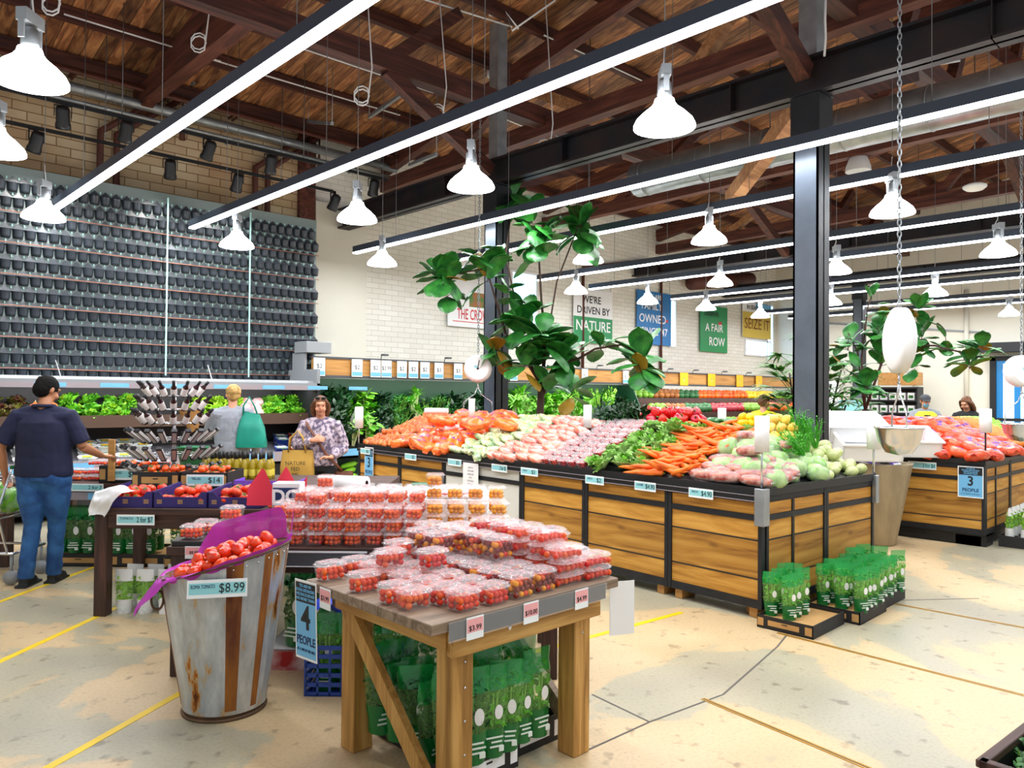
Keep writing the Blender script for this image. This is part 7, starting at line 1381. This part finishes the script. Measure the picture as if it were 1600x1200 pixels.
# rhapis palm
def palm(base, stems, seed, label):
    rr = random.Random(seed); B = Vector(base); t = thing('fan_palm', label, 'palm', B); ms, ml = MB(), MB()
    for (tx, ty, tz) in stems:
        top = B+Vector((tx, ty, tz)); MB().tube([(tx*.2, ty*.2, 0), (tx*.5, ty*.5, tz*.5), (tx, ty, tz)], [.018, .015, .012], 7).build('cane', 'bark', t)
        for k in range(11):
            a = rr.uniform(0, 6.28); e = rr.uniform(.1, 1.0); z0 = tz*rr.uniform(.6, 1); p0 = Vector((tx*z0/tz, ty*z0/tz, z0)); p1 = p0+Vector((math.cos(a)*math.cos(e), math.sin(a)*math.cos(e), math.sin(e)))*rr.uniform(.25, .4); ms.tube([p0, p1], .005, 4)
            for q in range(8): leaf(ml, p1, a+(q-3.5)*.33, e-.35+rr.uniform(-.15, .15), rr.uniform(.26, .36), .026, .9, 0, 4, 2, 0, .3, 1, 0, .5)
    ms.build('leaf_stalks', 'palm_leaf', t); ml.build('fronds', 'palm_leaf', t); return t
pb = ond(1262, 700, 10.8); palm((pb.x, pb.y, 0), [(.05, .1, 2.2), (-.15, .2, 1.95), (.15, -.1, 2.3), (-.1, -.1, 1.7), (.4, -.3, 2.0), (-.2, .1, 1.5), (.2, 0, 1.4), (.45, -.35, 1.5), (.3, -.2, 1.8)], 4, 'rhapis palm clump growing behind the near pillar')
tag(MB().lathe([(0, 0), (.25, 0), (.32, .45), (.30, .45), (.28, .42), (0, .42)], 20).build('plant_pot', 'dgrey', loc=(pb.x, pb.y, 0)), 'grey plant pot under the rhapis palm', 'pot')
# hanging scales
def chainpts(mb, p, q, link=.055):
    n = int((q-p).length/(link*.72)); d = (q-p)/n
    for k in range(n):
        c = p+d*(k+.5); a = Vector((1, 0, 0)) if k % 2 else Vector((0, 1, 0)); pts = [c+a*(link*.22*math.cos(x*math.pi/5))+Vector((0, 0, link*.48*math.sin(x*math.pi/5))) for x in range(11)]; mb.tube(pts, .0045, 4, cap=False)
def scale(label, face, d, rz, size, bowl_dy, top, bw=1.0, th=1.0):
    c = ond(face[0], face[1], d); t = thing('hanging_scale', label, 'scale', c, rz)
    T = Euler((math.pi/2, 0, 0)).to_matrix().to_4x4(); r = size
    MB().lathe([(0, -.09*th), (r*.8, -.09*th), (r, -.05*th), (r, .05*th), (r*.8, .09*th), (0, .09*th)], 32, T).build('case', 'white', t)
    MB().lathe([(0, .0905*th), (r*.78, .0905*th)], 28, T).build('dial', 'card', t); MB().box(-r*.25, -r*.02, -.095*th, -.0915*th, r*.05, r*.22).build('label', 'card_teal', t); MB().bar((0, -.096*th, 0), (r*.1, -.096*th, r*.6), .012, .002).build('needle', 'ink', t); MB().lathe([(0, .0925*th), (r*.09, .0925*th)], 10, T).build('hub', 'ink', t)
    mb = MB().tube([(0, 0, -r), (0, 0, -r-.05), (.02, 0, -r-.07)], .008, 6); w = r*bw
    h0, h1 = -r-.06, -r-bowl_dy
    for s_ in (-1, 1): mb.tube([(0, 0, h0), (s_*w*.25, 0, h0-.10), (s_*w*1.0, 0, h0-.20), (s_*w*1.08, 0, h1)], .006, 6)
    mb.build('hanger_frame', 'chrome', t)
    R_ = w*1.12; MB().tube([(R_*math.cos(a*math.pi/16), R_*math.sin(a*math.pi/16), h1) for a in range(33)], .008, 6).build('ring', 'chrome', t)
    MB().lathe([(R_*1.05, h1+.005), (R_*1.0, h1), (R_*.85, h1-.10), (R_*.55, h1-.17), (0, h1-.19)], 28).build('bowl', 'chrome', t)
    mb = MB(); chainpts(mb, Vector((0, 0, r)), Vector((0, 0, top-c.z))); mb.build('chain', 'galv', t); return t
scale('large hanging scale with steel bowl seen edge-on at right', (1405, 532), 5.2, R2D+1.42, .225, .37, 4.6, .60, .6)
scale('hanging dial scale left of the plant-clad pillar', (747, 576), 10.2, R2D, .185, .42, 5.4)
scale('hanging scale with blue dial mark cut off by the right edge', (1596, 580), 8.2, R2D, .17, .40, 4.8)
